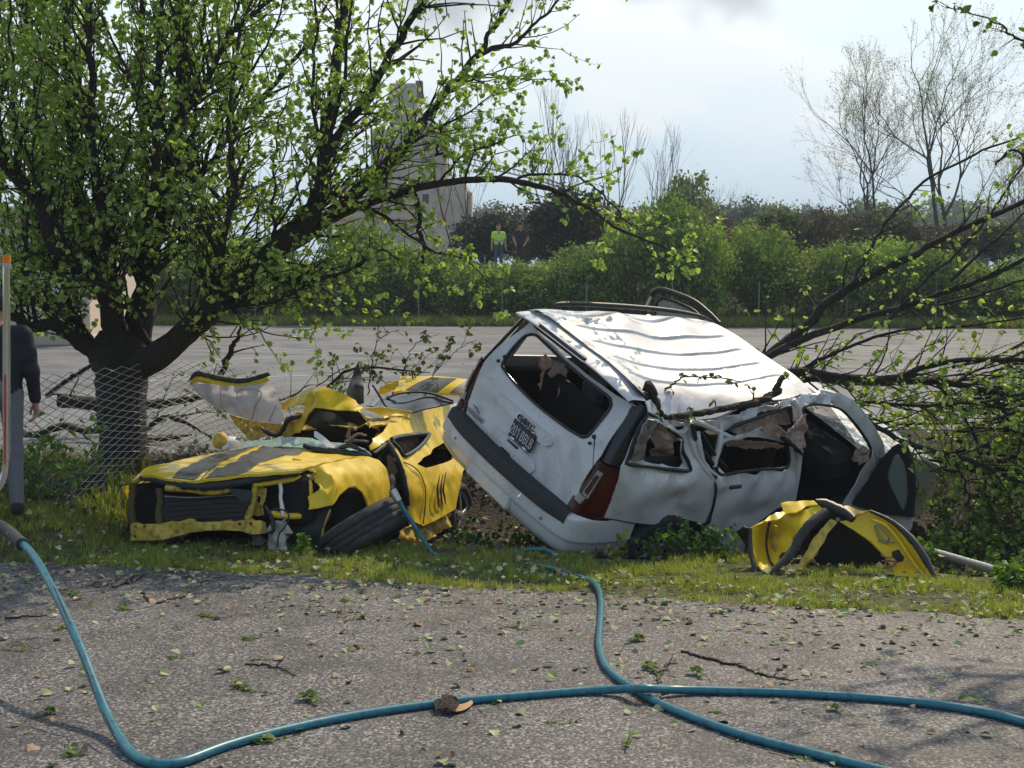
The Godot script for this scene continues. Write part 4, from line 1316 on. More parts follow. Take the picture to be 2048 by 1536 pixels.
	for q in [[0.82, 1.0, -0.95, 0.55, 1.0], [-0.90, 0.85, -1.0, 0.7, 1.2], [-0.90, 0.85, -3.0, 0.7, 1.0]]:
		g = G.new()
		box(g, Transform3D(Basis(), Vector3(q[0], q[1], q[2])), Vector3(0.06, q[3], q[4]), 0.02)
		obj("side_trim", g, M.dark_interior, car)
	# far (left) front door lining seen through the right doorway
	panel("door_lining", 0, [Vector3(-0.7, 0.67, -5.173), Vector3(-0.7, 0.52, -5.528), Vector3(-0.7, 0.382, -5.972), Vector3(-0.7, 0.235, -6.135), Vector3(-0.7, 0.091, -6.45), Vector3(-0.7, 0.056, -6.568), Vector3(-0.7, -0.03, -6.599), Vector3(-0.7, -0.109, -6.439), Vector3(-0.7, -0.127, -5.852), Vector3(-0.7, -0.094, -5.542), Vector3(-0.7, 0.295, -5.34)], [], [], M.grey_interior, car, {"spacing": 0.12, "thick": 0.03})
	# ---- curtain airbags and hanging cloth
	panel("curtain_airbag", 0, [Vector3(0.8, 1.596, -0.716), Vector3(0.82, 1.579, -0.785), Vector3(0.8, 1.511, -0.913), Vector3(0.8, 1.459, -1.106), Vector3(0.84, 1.447, -1.073), Vector3(0.82, 1.407, -1.041), Vector3(0.8, 1.323, -1.089), Vector3(0.78, 1.253, -1.11), Vector3(0.74, 1.178, -1.078), Vector3(0.7, 1.156, -1.018), Vector3(0.74, 1.291, -0.905), Vector3(0.76, 1.418, -0.804)], [], [Vector3(0.84, 1.437, -0.843), Vector3(0.8, 1.34, -0.97), Vector3(0.72, 1.248, -1.023)], M.airbag_cloth, car, {"spacing": 0.03, "dent": 0.05, "freq": 6.0, "thick": 0.006})
	panel("curtain_airbag", 0, [Vector3(0.8, 1.51, -1.706), Vector3(0.8, 1.576, -1.826), Vector3(0.8, 1.657, -2.082), Vector3(0.8, 1.732, -2.391), Vector3(0.82, 1.584, -2.508), Vector3(0.8, 1.528, -2.267), Vector3(0.78, 1.488, -2.065), Vector3(0.8, 1.457, -1.858)], [], [Vector3(0.74, 1.539, -2.118), Vector3(0.76, 1.626, -2.356)], M.airbag_cloth, car, {"spacing": 0.035, "dent": 0.03, "freq": 7.0, "thick": 0.006})
	panel("curtain_airbag", 0, [Vector3(0.8, 1.399, -1.703), Vector3(0.82, 1.414, -2.005), Vector3(0.82, 1.386, -2.335), Vector3(0.84, 1.364, -2.498), Vector3(0.8, 1.308, -2.514), Vector3(0.76, 1.292, -2.145), Vector3(0.74, 1.316, -1.845)], [], [], M.airbag_cloth, car, {"spacing": 0.035, "dent": 0.03, "freq": 7.0, "thick": 0.006})
	panel("torn_airbag", 0, [Vector3(0.9, 1.588, -1.982), Vector3(0.93, 1.638, -2), Vector3(1, 1.683, -2.005), Vector3(1.04, 1.677, -2.05), Vector3(1.02, 1.619, -2.168), Vector3(0.98, 1.785, -2.402), Vector3(1, 1.642, -2.491), Vector3(1.02, 1.485, -2.544), Vector3(1.02, 1.392, -2.583), Vector3(1, 1.475, -2.434), Vector3(0.99, 1.563, -2.239), Vector3(0.98, 1.537, -2.1), Vector3(0.95, 1.512, -2.067)], [], [Vector3(0.96, 1.6, -2.103), Vector3(0.98, 1.605, -2.016), Vector3(0.96, 1.589, -2.427)], M.airbag_cloth, car, {"spacing": 0.03, "dent": 0.03, "freq": 9.0, "thick": 0.006})
	panel("torn_airbag", 0, [Vector3(0.93, 1.405, -3.624), Vector3(0.95, 1.356, -3.762), Vector3(0.96, 1.278, -3.789), Vector3(0.96, 1.18, -3.724), Vector3(0.95, 1.183, -3.698), Vector3(0.93, 1.222, -3.671), Vector3(0.91, 1.202, -3.65), Vector3(0.9, 1.255, -3.6), Vector3(0.92, 1.358, -3.598)], [], [], M.airbag_cloth, car, {"spacing": 0.025, "dent": 0.03, "freq": 9.0, "thick": 0.006})
	panel("curtain_airbag", 2, [Vector3(-0.779, 1.435, -0.8), Vector3(-0.649, 1.417, -0.82), Vector3(-0.503, 1.447, -0.85), Vector3(-0.415, 1.389, -0.8), Vector3(-0.348, 1.29, -0.75), Vector3(-0.315, 1.208, -0.72), Vector3(-0.383, 1.213, -0.74), Vector3(-0.517, 1.178, -0.8), Vector3(-0.658, 1.111, -0.85), Vector3(-0.657, 1.091, -0.8), Vector3(-0.697, 1.128, -0.78), Vector3(-0.718, 1.224, -0.8)], [], [Vector3(-0.508, 1.336, -0.72), Vector3(-0.458, 1.326, -0.8)], M.airbag_cloth, car, {"spacing": 0.04, "dent": 0.05, "freq": 6.0, "thick": 0.006})
	# hanging strips of black lining at the rear door
	g = G.new()
	pipe(g, [Vector3(0.93, 1.543, -2.236), Vector3(0.98, 1.496, -2.337), Vector3(1, 1.428, -2.486), Vector3(1, 1.348, -2.638)], [0.03, 0.025, 0.02, 0.008], 6, 4, 0.3)
	obj("torn_lining", g, M.black_trim, car)
	# ---- doors standing open
	var fd := [Vector3(0.989, 0.762, -3.8), Vector3(1.049, 1.08, -3.8), Vector3(1.078, 1.351, -3.8), Vector3(1.121, 1.501, -3.8), Vector3(1.164, 1.56, -3.8), Vector3(1.244, 1.552, -3.8), Vector3(1.337, 1.496, -3.8), Vector3(1.425, 1.404, -3.8), Vector3(1.533, 1.225, -3.8), Vector3(1.621, 1.02, -3.8), Vector3(1.56, 0.988, -3.8), Vector3(1.443, 0.927, -3.8), Vector3(1.305, 0.854, -3.8)]
	panel("front_door", 2, fd, [[Vector3(1.162, 1.428, -3.8), Vector3(1.213, 1.473, -3.8), Vector3(1.295, 1.437, -3.8), Vector3(1.38, 1.354, -3.8), Vector3(1.475, 1.21, -3.8), Vector3(1.516, 1.101, -3.8), Vector3(1.521, 1.012, -3.8), Vector3(1.259, 1.165, -3.8), Vector3(1.193, 1.238, -3.8)]], [], M.black_trim, car, {"spacing": 0.06, "thick": 0.05, "side": 1.0})
	panel("front_door_skin", 2, [Vector3(0.942, 0.729, -3.85), Vector3(1.17, 1.211, -3.85), Vector3(1.514, 1.005, -3.85), Vector3(1.508, 1.206, -3.85), Vector3(1.61, 0.999, -3.85), Vector3(1.647, 0.909, -3.85), Vector3(1.637, 0.829, -3.85), Vector3(1.546, 0.768, -3.85), Vector3(1.09, 0.464, -3.85)], [], [], W, car, {"spacing": 0.08, "thick": 0.02, "side": 1.0})
	panel("front_door_glass", 2, [Vector3(1.136, 1.426, -3.82), Vector3(1.199, 1.472, -3.82), Vector3(1.289, 1.437, -3.82), Vector3(1.377, 1.351, -3.82), Vector3(1.472, 1.207, -3.82), Vector3(1.515, 1.087, -3.82), Vector3(1.515, 0.996, -3.82), Vector3(1.244, 1.143, -3.82), Vector3(1.174, 1.226, -3.82)], [], [], M.door_glass, car, {"spacing": 0.08, "thick": 0.004})
	g = G.new()
	pipe(g, [Vector3(1.218, 1.528, -3.86), Vector3(1.307, 1.476, -3.86), Vector3(1.398, 1.385, -3.86), Vector3(1.509, 1.206, -3.86), Vector3(1.598, 1.002, -3.86), Vector3(1.635, 0.9, -3.86)], [0.012, 0.012, 0.014, 0.014, 0.014, 0.012], 6, 4)
	obj("front_door_edge", g, W, car)
	g = G.new()
	var lr := [Vector3(-2.073, 1.28, -3.4), Vector3(-2.088, 1.399, -3.4), Vector3(-2.073, 1.545, -3.4), Vector3(-2.034, 1.616, -3.4), Vector3(-1.957, 1.663, -3.4), Vector3(-1.76, 1.709, -3.4), Vector3(-1.498, 1.75, -3.4), Vector3(-1.261, 1.733, -3.4), Vector3(-1.065, 1.698, -3.4)]
	pipe(g, lr, [0.03, 0.032, 0.035, 0.04, 0.035, 0.032, 0.03, 0.03, 0.03], 8, 4)
	pipe(g, [Vector3(-1.922, 1.355, -3.4), Vector3(-1.958, 1.488, -3.4), Vector3(-1.945, 1.551, -3.4), Vector3(-1.869, 1.6, -3.4), Vector3(-1.671, 1.641, -3.4), Vector3(-1.45, 1.664, -3.4), Vector3(-1.268, 1.632, -3.4)], [0.018, 0.018], 6, 4)
	obj("left_front_door_frame", g, M.black_trim, car)
	panel("left_front_door", 2, [Vector3(-1.05, 0.5, -3.42), Vector3(-1.05, 1.3, -3.42), Vector3(-2.1, 1.3, -3.42), Vector3(-2.05, 0.55, -3.42)], [], [], W, car, {"spacing": 0.15, "thick": 0.1})
	panel("left_door_glass", 2, [Vector3(-1.908, 1.362, -3.4), Vector3(-1.958, 1.488, -3.4), Vector3(-1.945, 1.551, -3.4), Vector3(-1.869, 1.6, -3.4), Vector3(-1.671, 1.641, -3.4), Vector3(-1.45, 1.664, -3.4), Vector3(-1.218, 1.657, -3.4), Vector3(-1.422, 1.555, -3.4)], [], [], M.dusty_pane, car, {"spacing": 0.12, "thick": 0.004})
	g = G.new()
	pipe(g, [Vector3(-2.069, 1.375, -3.37), Vector3(-2.053, 1.534, -3.37)], [0.016, 0.016], 6, 2)
	obj("bright_strip", g, W, car)
	# ---- wheels and underside
	for q in [[-0.86, -1.17], [0.86, -1.17], [-0.86, -4.12], [0.86, -4.12]]:
		wheel(car, Transform3D(Basis(Vector3(0, 0, 1), -PI / 2 if q[0] > 0 else PI / 2), Vector3(q[0], 0.40, q[1])), 0.40, 0.28, 0.27, 6)
	g = G.new()
	box(g, Transform3D(Basis(), Vector3(0, 0.33, -2.5)), Vector3(1.1, 0.16, 4.2), 0.05)
	box(g, Transform3D(Basis(), Vector3(0, 0.38, -1.17)), Vector3(1.5, 0.14, 0.14), 0.05)
	box(g, Transform3D(Basis(), Vector3(0, 0.42, -0.35)), Vector3(1.6, 0.14, 0.5), 0.05)
	obj("underbody", g, M.black_trim, car)

# ---------------------------------------------------------------- the yellow coupe under it
func build_coupe() -> void:
	var car := thing("yellow_coupe", "flattened yellow coupe with black bonnet stripes and its nose torn off", "car", Transform3D(Basis(Vector3(-1.01534, -0.10151, -0.28701), Vector3(-0.05614, 1.04463, -0.17085), Vector3(0.29921, -0.14845, -1.006)), Vector3(-2.572, -0.633, -10.519)))
	var Y: Material = M.yellow_paint
	var D: Material = M.dull_yellow
	var g: G
	# ---- bonnet with two stripes
	var hood: Array = [Vector3(0.795, 0.848, 0.35), Vector3(0.596, 0.881, 0.2), Vector3(0.251, 0.835, 0.05), Vector3(-0.02, 0.811, 0), Vector3(-0.304, 0.828, 0.02), Vector3(-0.588, 0.839, 0.12), Vector3(-0.756, 0.849, 0.28), Vector3(-0.705, 0.869, 0.5), Vector3(-0.706, 0.907, 0.85), Vector3(-0.763, 0.941, 1.15), Vector3(-0.854, 0.96, 1.45), Vector3(-0.529, 0.995, 1.5), Vector3(-0.277, 1.033, 1.52), Vector3(0.165, 1.097, 1.5), Vector3(0.463, 1.088, 1.45), Vector3(0.738, 1.045, 1.33), Vector3(0.796, 0.991, 0.9), Vector3(0.801, 0.961, 0.6)]
	var hp := plate(1, hood + [Vector3(0.22, 0.928, 0.55), Vector3(-0.113, 0.942, 0.6), Vector3(-0.393, 0.948, 0.75), Vector3(0.249, 1.017, 1.05), Vector3(-0.137, 1.035, 1.15), Vector3(0.375, 0.916, 0.4), Vector3(-0.441, 0.874, 0.3), Vector3(-0.464, 0.961, 1.1)])
	dented(hp, 0.012, 2.5, 5)
	g = G.new()
	sheet(g, hp, hood, [], 0.05, 0.02)
	var hood_node := obj("bonnet", g, Y, car)
	for q in [[Vector3(0.263, 0.859, 0.09), Vector3(0.38, 0.927, 0.45), Vector3(0.463, 0.99, 0.85), Vector3(0.536, 1.054, 1.25), Vector3(0.458, 1.086, 1.44), Vector3(0.266, 1.094, 1.47), Vector3(0.253, 1.04, 1.2), Vector3(0.188, 0.969, 0.8), Vector3(0.108, 0.892, 0.35), Vector3(0.049, 0.832, 0.06)], [Vector3(-0.048, 0.823, 0.05), Vector3(0.031, 0.888, 0.38), Vector3(0.063, 0.962, 0.75), Vector3(0.126, 1.033, 1.15), Vector3(0.181, 1.093, 1.48), Vector3(-0.027, 1.068, 1.5), Vector3(-0.267, 1.033, 1.5), Vector3(-0.32, 0.991, 1.15), Vector3(-0.248, 0.951, 0.8), Vector3(-0.287, 0.892, 0.4), Vector3(-0.339, 0.834, 0.06)]]:
		g = G.new()
		sheet(g, hp, q, [], 0.05, 0.004, 0.005)
		obj("black_stripe", g, M.stripe_black, hood_node)
	for q in [[[Vector3(-0.026, 0.821, 0.03), Vector3(0.155, 0.946, 0.65), Vector3(0.254, 1.064, 1.3), Vector3(0.214, 1.095, 1.47)], 0.006]]:
		g = G.new()
		var line := []
		for p in curve(q[0], 6):
			line.append(lift(hp, Vector2(p.x, p.z)) + Vector3(0, 0.006, 0))
		tube(g, line, lerps([0.004, 0.004], line.size()), 5)
		obj("stripe_line", g, M.stripe_black, hood_node)
	# ---- left front wing
	panel("front_wing", 0, [Vector3(-0.84, 0.855, 0.228), Vector3(-0.85, 0.895, 0.536), Vector3(-0.865, 0.931, 0.919), Vector3(-0.875, 0.955, 1.4), Vector3(-0.9, 0.922, 1.573), Vector3(-0.945, 0.848, 1.611), Vector3(-0.965, 0.698, 1.634), Vector3(-0.97, 0.562, 1.593), Vector3(-0.965, 0.487, 1.481), Vector3(-0.97, 0.453, 1.186), Vector3(-0.975, 0.483, 1.135), Vector3(-0.975, 0.577, 1.075), Vector3(-0.975, 0.654, 0.987), Vector3(-0.975, 0.695, 0.855), Vector3(-0.97, 0.695, 0.707), Vector3(-0.965, 0.636, 0.531), Vector3(-0.955, 0.566, 0.421), Vector3(-0.9, 0.549, 0.295), Vector3(-0.84, 0.54, 0.244), Vector3(-0.82, 0.64, 0.273), Vector3(-0.82, 0.76, 0.397), Vector3(-0.82, 0.801, 0.386)], [], [Vector3(-0.955, 0.783, 0.443), Vector3(-0.955, 0.822, 0.703), Vector3(-0.965, 0.819, 0.946), Vector3(-0.975, 0.827, 1.204), Vector3(-0.99, 0.662, 1.148), Vector3(-0.905, 0.886, 1.206), Vector3(-0.89, 0.858, 0.672), Vector3(-0.93, 0.786, 0.326), Vector3(-0.925, 0.663, 0.349), Vector3(-0.985, 0.713, 1.399), Vector3(-0.965, 0.669, 0.459)], Y, car, {"spacing": 0.035, "dent": 0.008, "freq": 2.5, "side": -1.0, "crisp": true})
	g = G.new()
	pipe(g, [Vector3(-0.965, 0.477, 1.158), Vector3(-0.965, 0.583, 1.086), Vector3(-0.965, 0.658, 1), Vector3(-0.965, 0.7, 0.873), Vector3(-0.96, 0.699, 0.73), Vector3(-0.955, 0.64, 0.554), Vector3(-0.94, 0.566, 0.442)], [0.012, 0.012], 5, 4)
	obj("arch_lip", g, D, car)
	# ---- torn-open nose: crash bar, radiator frame, empty lamp buckets
	panel("crash_bar", 2, [Vector3(0.598, 0.496, 0), Vector3(0.269, 0.489, 0), Vector3(-0.075, 0.487, 0), Vector3(-0.545, 0.479, 0), Vector3(-0.552, 0.441, 0), Vector3(-0.539, 0.376, 0), Vector3(-0.463, 0.376, 0), Vector3(-0.364, 0.406, 0), Vector3(-0.242, 0.417, 0), Vector3(-0.072, 0.42, 0), Vector3(0.065, 0.41, 0), Vector3(0.192, 0.388, 0), Vector3(0.297, 0.365, 0), Vector3(0.39, 0.361, 0), Vector3(0.602, 0.369, 0)], [[Vector3(0.563, 0.486, 0), Vector3(0.543, 0.485, 0), Vector3(0.544, 0.467, 0), Vector3(0.563, 0.468, 0)], [Vector3(0.488, 0.487, 0), Vector3(0.464, 0.486, 0), Vector3(0.465, 0.464, 0), Vector3(0.488, 0.465, 0)], [Vector3(-0.349, 0.471, 0), Vector3(-0.378, 0.47, 0), Vector3(-0.377, 0.446, 0), Vector3(-0.348, 0.447, 0)], [Vector3(-0.449, 0.47, 0), Vector3(-0.476, 0.469, 0), Vector3(-0.475, 0.442, 0), Vector3(-0.448, 0.443, 0)], [Vector3(0.577, 0.41, 0), Vector3(0.551, 0.409, 0), Vector3(0.552, 0.387, 0), Vector3(0.578, 0.388, 0)]], [Vector3(0.023, 0.455, -0.03), Vector3(0.381, 0.428, -0.01), Vector3(-0.31, 0.446, -0.02)], D, car, {"spacing": 0.03, "thick": 0.09, "dent": 0.012, "freq": 5.0, "side": -1.0})
	g = G.new()
	pipe(g, [Vector3(0.313, 0.766, 0.08), Vector3(0.133, 0.752, 0.08), Vector3(0.03, 0.736, 0.08), Vector3(-0.039, 0.721, 0.08), Vector3(-0.153, 0.717, 0.08), Vector3(-0.256, 0.728, 0.08)], [0.028, 0.03, 0.032, 0.03, 0.028, 0.024], 6, 4)
	obj("radiator_beam", g, D, car)
	panel("radiator", 2, [Vector3(0.404, 0.716, 0.16), Vector3(0.124, 0.693, 0.16), Vector3(-0.165, 0.694, 0.16), Vector3(-0.382, 0.715, 0.16), Vector3(-0.338, 0.477, 0.16), Vector3(0.017, 0.471, 0.16), Vector3(0.413, 0.488, 0.16)], [], [], M.black_trim, car, {"spacing": 0.08, "thick": 0.06, "side": -1.0})
	g = G.new()
	pipe(g, [Vector3(0.357, 0.702, 0.12), Vector3(0.101, 0.681, 0.12), Vector3(-0.198, 0.684, 0.12), Vector3(-0.368, 0.686, 0.12)], [0.008, 0.008], 5, 4)
	obj("radiator_edge", g, M.dull_metal, car)
	for y in 7:
		g = G.new()
		var fin := []
		for x in 9:
			fin.append(Vector3(lerpf(0.36, -0.36, x / 8.0), 0.44 + 0.037 * y + 0.004 * sin(x * 1.7 + y), 0.145))
		tube(g, fin, lerps([0.005, 0.005], 9), 5)
		obj("radiator_fin", g, M.grey_interior, car)
	panel("torn_cowl", 2, [Vector3(-0.261, 0.738, 0.05), Vector3(-0.429, 0.715, 0.05), Vector3(-0.45, 0.684, 0.05), Vector3(-0.435, 0.604, 0.05), Vector3(-0.39, 0.591, 0.05), Vector3(-0.326, 0.659, 0.05), Vector3(-0.271, 0.712, 0.05)], [], [], M.grey_interior, car, {"spacing": 0.05, "dent": 0.03, "freq": 8.0, "side": -1.0})
	g = G.new()
	pipe(g, [Vector3(0.646, 0.863, 0.25), Vector3(0.436, 0.832, 0.16), Vector3(0.212, 0.797, 0.08), Vector3(0.005, 0.769, 0.04), Vector3(-0.177, 0.768, 0.04), Vector3(-0.337, 0.78, 0.06), Vector3(-0.474, 0.797, 0.12), Vector3(-0.603, 0.815, 0.2), Vector3(-0.733, 0.826, 0.28)], [0.02, 0.025, 0.034, 0.036, 0.034, 0.03, 0.026, 0.024, 0.02], 7, 5, 0.3)
	obj("bonnet_seal", g, mat("torn_foam", lin(0.035, 0.04, 0.045), 0.9), car)
	for q in [[Vector3(0.688, 0.824, 0.2), Vector3(0.697, 0.755, 0.2), Vector3(0.706, 0.661, 0.2), Vector3(0.711, 0.577, 0.2), Vector3(0.7, 0.503, 0.2)], [Vector3(0.414, 0.769, 0.15), Vector3(0.412, 0.67, 0.15), Vector3(0.432, 0.598, 0.15), Vector3(0.424, 0.494, 0.15)]]:
		g = G.new()
		pipe(g, q, [0.035, 0.03, 0.03, 0.035], 6, 4, 0.25)
		obj("lamp_post", g, mat("grimy_yellow", lin(0.1, 0.085, 0.03), 0.8), car)
	g = G.new()
	pipe(g, [Vector3(-0.434, 0.753, 0.14), Vector3(-0.419, 0.662, 0.14), Vector3(-0.398, 0.582, 0.14), Vector3(-0.361, 0.492, 0.14)], [0.024, 0.024, 0.026, 0.03], 6, 4, 0.1)
	obj("lamp_post", g, D, car)
	panel("lamp_bracket", 2, [Vector3(-0.407, 0.728, 0.2), Vector3(-0.464, 0.735, 0.2), Vector3(-0.498, 0.723, 0.2), Vector3(-0.482, 0.627, 0.2), Vector3(-0.463, 0.587, 0.2), Vector3(-0.466, 0.516, 0.2), Vector3(-0.409, 0.508, 0.2), Vector3(-0.376, 0.52, 0.2), Vector3(-0.409, 0.631, 0.2)], [[Vector3(-0.416, 0.666, 0.2), Vector3(-0.45, 0.664, 0.2), Vector3(-0.448, 0.613, 0.2), Vector3(-0.414, 0.615, 0.2)]], [], D, car, {"spacing": 0.03, "dent": 0.02, "freq": 8.0, "side": -1.0})
	g = G.new()
	pipe(g, [Vector3(-0.428, 0.754, 0.12), Vector3(-0.522, 0.763, 0.2), Vector3(-0.618, 0.777, 0.28), Vector3(-0.724, 0.788, 0.34), Vector3(-0.786, 0.787, 0.4)], [0.022, 0.024, 0.026, 0.026, 0.024], 6, 4, 0.15)
	pipe(g, [Vector3(-0.523, 0.523, 0.2), Vector3(-0.609, 0.502, 0.25), Vector3(-0.708, 0.491, 0.3), Vector3(-0.77, 0.506, 0.36), Vector3(-0.796, 0.587, 0.36), Vector3(-0.802, 0.71, 0.36), Vector3(-0.793, 0.772, 0.36)], [0.03, 0.028, 0.026, 0.028, 0.024, 0.022, 0.02], 6, 4, 0.1)
	obj("lamp_frame", g, Y, car)
	g = G.new()
	box(g, Transform3D(Basis(), Vector3(0, 0.62, 0.55)), Vector3(1.62, 0.40, 0.5), 0.05)
	box(g, Transform3D(Basis(), Vector3(0, 0.45, 1.9)), Vector3(1.7, 0.5, 2.2), 0.05)
	box(g, Transform3D(Basis(), Vector3(0.1, 0.5, 3.7)), Vector3(1.3, 0.5, 1.6), 0.05)
	obj("engine_bay", g, mat("near_black", lin(0.008, 0.008, 0.009), 0.9), car)  # plain near-black; the sheets standing for shade use it too
	g = G.new()
	pipe(g, [Vector3(-0.61, 0.753, 0.22), Vector3(-0.616, 0.702, 0.22), Vector3(-0.61, 0.641, 0.22), Vector3(-0.621, 0.559, 0.22), Vector3(-0.624, 0.498, 0.22)], [0.014, 0.016, 0.014, 0.018, 0.014], 6, 4)
	obj("lamp_strut", g, M.foam, car)
	panel("foam_absorber", 2, [Vector3(-0.571, 0.46, 0.1), Vector3(-0.627, 0.471, 0.1), Vector3(-0.693, 0.46, 0.1), Vector3(-0.702, 0.37, 0.1), Vector3(-0.684, 0.26, 0.1), Vector3(-0.628, 0.24, 0.1), Vector3(-0.562, 0.255, 0.1), Vector3(-0.536, 0.306, 0.1), Vector3(-0.556, 0.375, 0.1)], [], [], mat("dirty_foam", lin(0.42, 0.41, 0.38), 0.9), car, {"spacing": 0.03, "thick": 0.06, "dent": 0.04, "freq": 9.0, "side": -1.0})
	g = G.new()
	pipe(g, [Vector3(-0.61, 0.547, 0.03), Vector3(-0.677, 0.559, 0.03), Vector3(-0.753, 0.535, 0.03), Vector3(-0.767, 0.48, 0.03), Vector3(-0.725, 0.412, 0.03), Vector3(-0.679, 0.364, 0.03), Vector3(-0.659, 0.266, 0.03)], [0.007, 0.007], 5, 5)
	obj("loose_wire", g, M.black_trim, car)
	g = G.new()
	pipe(g, [Vector3(0.365, 0.406, 0.02), Vector3(0.309, 0.373, 0.02), Vector3(0.298, 0.347, 0.02), Vector3(0.263, 0.34, 0.02)], [0.005, 0.005], 5, 4)
	obj("loose_wire", g, M.black_trim, car)
	g = G.new()
	pipe(g, [Vector3(-0.557, 0.588, 0.05), Vector3(-0.609, 0.506, 0.05), Vector3(-0.621, 0.405, 0.05), Vector3(-0.582, 0.377, 0.05)], [0.012, 0.02, 0.012], 5, 4, 0.3)
	obj("loose_wire", g, M.black_trim, car)
	panel("splash_liner", 2, [Vector3(-0.529, 0.472, 0.45), Vector3(-0.713, 0.505, 0.45), Vector3(-0.918, 0.537, 0.45), Vector3(-0.921, 0.486, 0.45), Vector3(-0.879, 0.416, 0.45), Vector3(-0.847, 0.334, 0.45), Vector3(-0.829, 0.201, 0.45), Vector3(-0.54, 0.212, 0.45)], [], [Vector3(-0.741, 0.384, 0.38)], mat("liner_plastic", lin(0.022, 0.027, 0.035), 0.6), car, {"spacing": 0.06, "dent": 0.02, "side": -1.0})
	g = G.new()
	pipe(g, [Vector3(-0.946, 0.528, 0.4), Vector3(-0.902, 0.437, 0.4), Vector3(-0.87, 0.347, 0.4), Vector3(-0.849, 0.204, 0.4)], [0.008, 0.008], 5, 4)
	obj("liner_edge", g, D, car)
	panel("hanging_plastic", 2, [Vector3(-0.463, 0.379, 0), Vector3(-0.497, 0.393, 0), Vector3(-0.551, 0.351, 0), Vector3(-0.571, 0.311, 0), Vector3(-0.537, 0.287, 0), Vector3(-0.482, 0.299, 0), Vector3(-0.456, 0.345, 0)], [], [], M.black_trim, car, {"spacing": 0.03, "dent": 0.03, "freq": 9.0, "side": -1.0})
	panel("air_dam", 2, [Vector3(0.866, 0.356, 0.3), Vector3(0.787, 0.534, 0.3), Vector3(0.781, 0.353, 0.3), Vector3(0.421, 0.334, 0.3), Vector3(0.101, 0.348, 0.3), Vector3(-0.245, 0.304, 0.3), Vector3(-0.448, 0.245, 0.3), Vector3(-0.446, 0.194, 0.3), Vector3(0.895, 0.241, 0.3)], [], [], M.black_trim, car, {"spacing": 0.08, "dent": 0.03, "side": -1.0})
	# ---- tilted front wheel, rear wheel
	var ax := Vector3(-0.50, 0.80, -0.18).normalized()
	var wb := frame_of(ax)
	var inv := car.transform.affine_inverse()
	wheel(car, inv * Transform3D(wb.scaled_local(Vector3.ONE * 1.05), [Vector3(-1.247, -0.234, -10.75)][0]), 0.36, 0.25, 0.255, 5)
	wheel(car, Transform3D(Basis(Vector3(0, 0, 1), PI / 2), Vector3(-0.80, 0.34, 3.74)), 0.36, 0.27, 0.255, 5)
	wheel(car, Transform3D(Basis(Vector3(0, 0, 1), -PI / 2), Vector3(0.80, 0.34, 0.95)), 0.36, 0.25, 0.255, 5)
	# ---- windscreen folded down on the cowl
	panel("windscreen", 2, [Vector3(0.517, 1.089, 1.5), Vector3(0.462, 1.171, 1.65), Vector3(0.275, 1.169, 1.72), Vector3(0.051, 1.187, 1.8), Vector3(-0.141, 1.167, 1.8), Vector3(-0.281, 1.125, 1.78), Vector3(-0.549, 1.091, 1.75), Vector3(-0.752, 1.032, 1.65), Vector3(-0.855, 0.962, 1.5), Vector3(-0.661, 0.979, 1.48), Vector3(-0.281, 1.062, 1.5), Vector3(0.046, 1.098, 1.52), Vector3(0.349, 1.082, 1.48)], [], [], M.green_crazed_glass, car, {"spacing": 0.035, "dent": 0.05, "freq": 6.0, "side": -1.0, "crisp": true})
	g = G.new()
	pipe(g, [Vector3(-0.23, 1.089, 1.47), Vector3(-0.379, 1.04, 1.47), Vector3(-0.54, 1.014, 1.47), Vector3(-0.7, 0.985, 1.47), Vector3(-0.87, 0.953, 1.47)], [0.02, 0.03, 0.035, 0.03, 0.02], 6, 5, 0.25)
	pipe(g, [Vector3(-0.527, 1.032, 1.5), Vector3(-0.641, 1.06, 1.5), Vector3(-0.738, 1.031, 1.5), Vector3(-0.846, 0.962, 1.5)], [0.015, 0.022, 0.02, 0.015], 6, 5, 0.3)
	obj("cowl_trim", g, M.gloss_black, car)
	panel("white_board", 2, [Vector3(-0.208, 1.22, 1.75), Vector3(-0.229, 1.222, 1.75), Vector3(-0.261, 1.202, 1.74), Vector3(-0.517, 1.073, 1.5), Vector3(-0.548, 1.042, 1.46), Vector3(-0.483, 1.041, 1.46), Vector3(-0.42, 1.073, 1.52), Vector3(-0.22, 1.175, 1.72)], [], [], M.foam, car, {"spacing": 0.05, "side": -1.0})
	g = G.new()
	var mc: Vector3 = [Vector3(0.444, 1.189, 1.2)][0]
	lathe(g, Transform3D(Basis(Vector3(0, 0, 1), 0.35) * Basis(Vector3(1, 0, 0), -0.4), mc + Vector3(0, -0.06, 0)), [Vector2(0.0, -0.03), Vector2(0.04, -0.025), Vector2(0.065, 0.0), Vector2(0.07, 0.045), Vector2(0.06, 0.085), Vector2(0.035, 0.112), Vector2(0.0, 0.12)], 16)
	obj("mirror_cap", g, D, car)
	panel("burst_airbag", 2, [Vector3(0.497, 1.088, 1.15), Vector3(0.453, 1.144, 1.2), Vector3(0.388, 1.209, 1.25), Vector3(0.312, 1.193, 1.25), Vector3(0.225, 1.131, 1.25), Vector3(0.276, 1.087, 1.2), Vector3(0.351, 1.078, 1.15)], [], [Vector3(0.296, 1.145, 1.1)], M.foam, car, {"spacing": 0.03, "dent": 0.05, "freq": 12.0, "side": -1.0})
	panel("torn_airbag", 2, [Vector3(0.561, 1.291, 1.3), Vector3(0.535, 1.295, 1.3), Vector3(0.53, 1.254, 1.3), Vector3(0.557, 1.232, 1.3), Vector3(0.546, 1.173, 1.3), Vector3(0.582, 1.094, 1.3), Vector3(0.595, 1.095, 1.3), Vector3(0.585, 1.176, 1.3)], [], [], M.foam, car, {"spacing": 0.02, "dent": 0.03, "freq": 14.0, "side": -1.0})
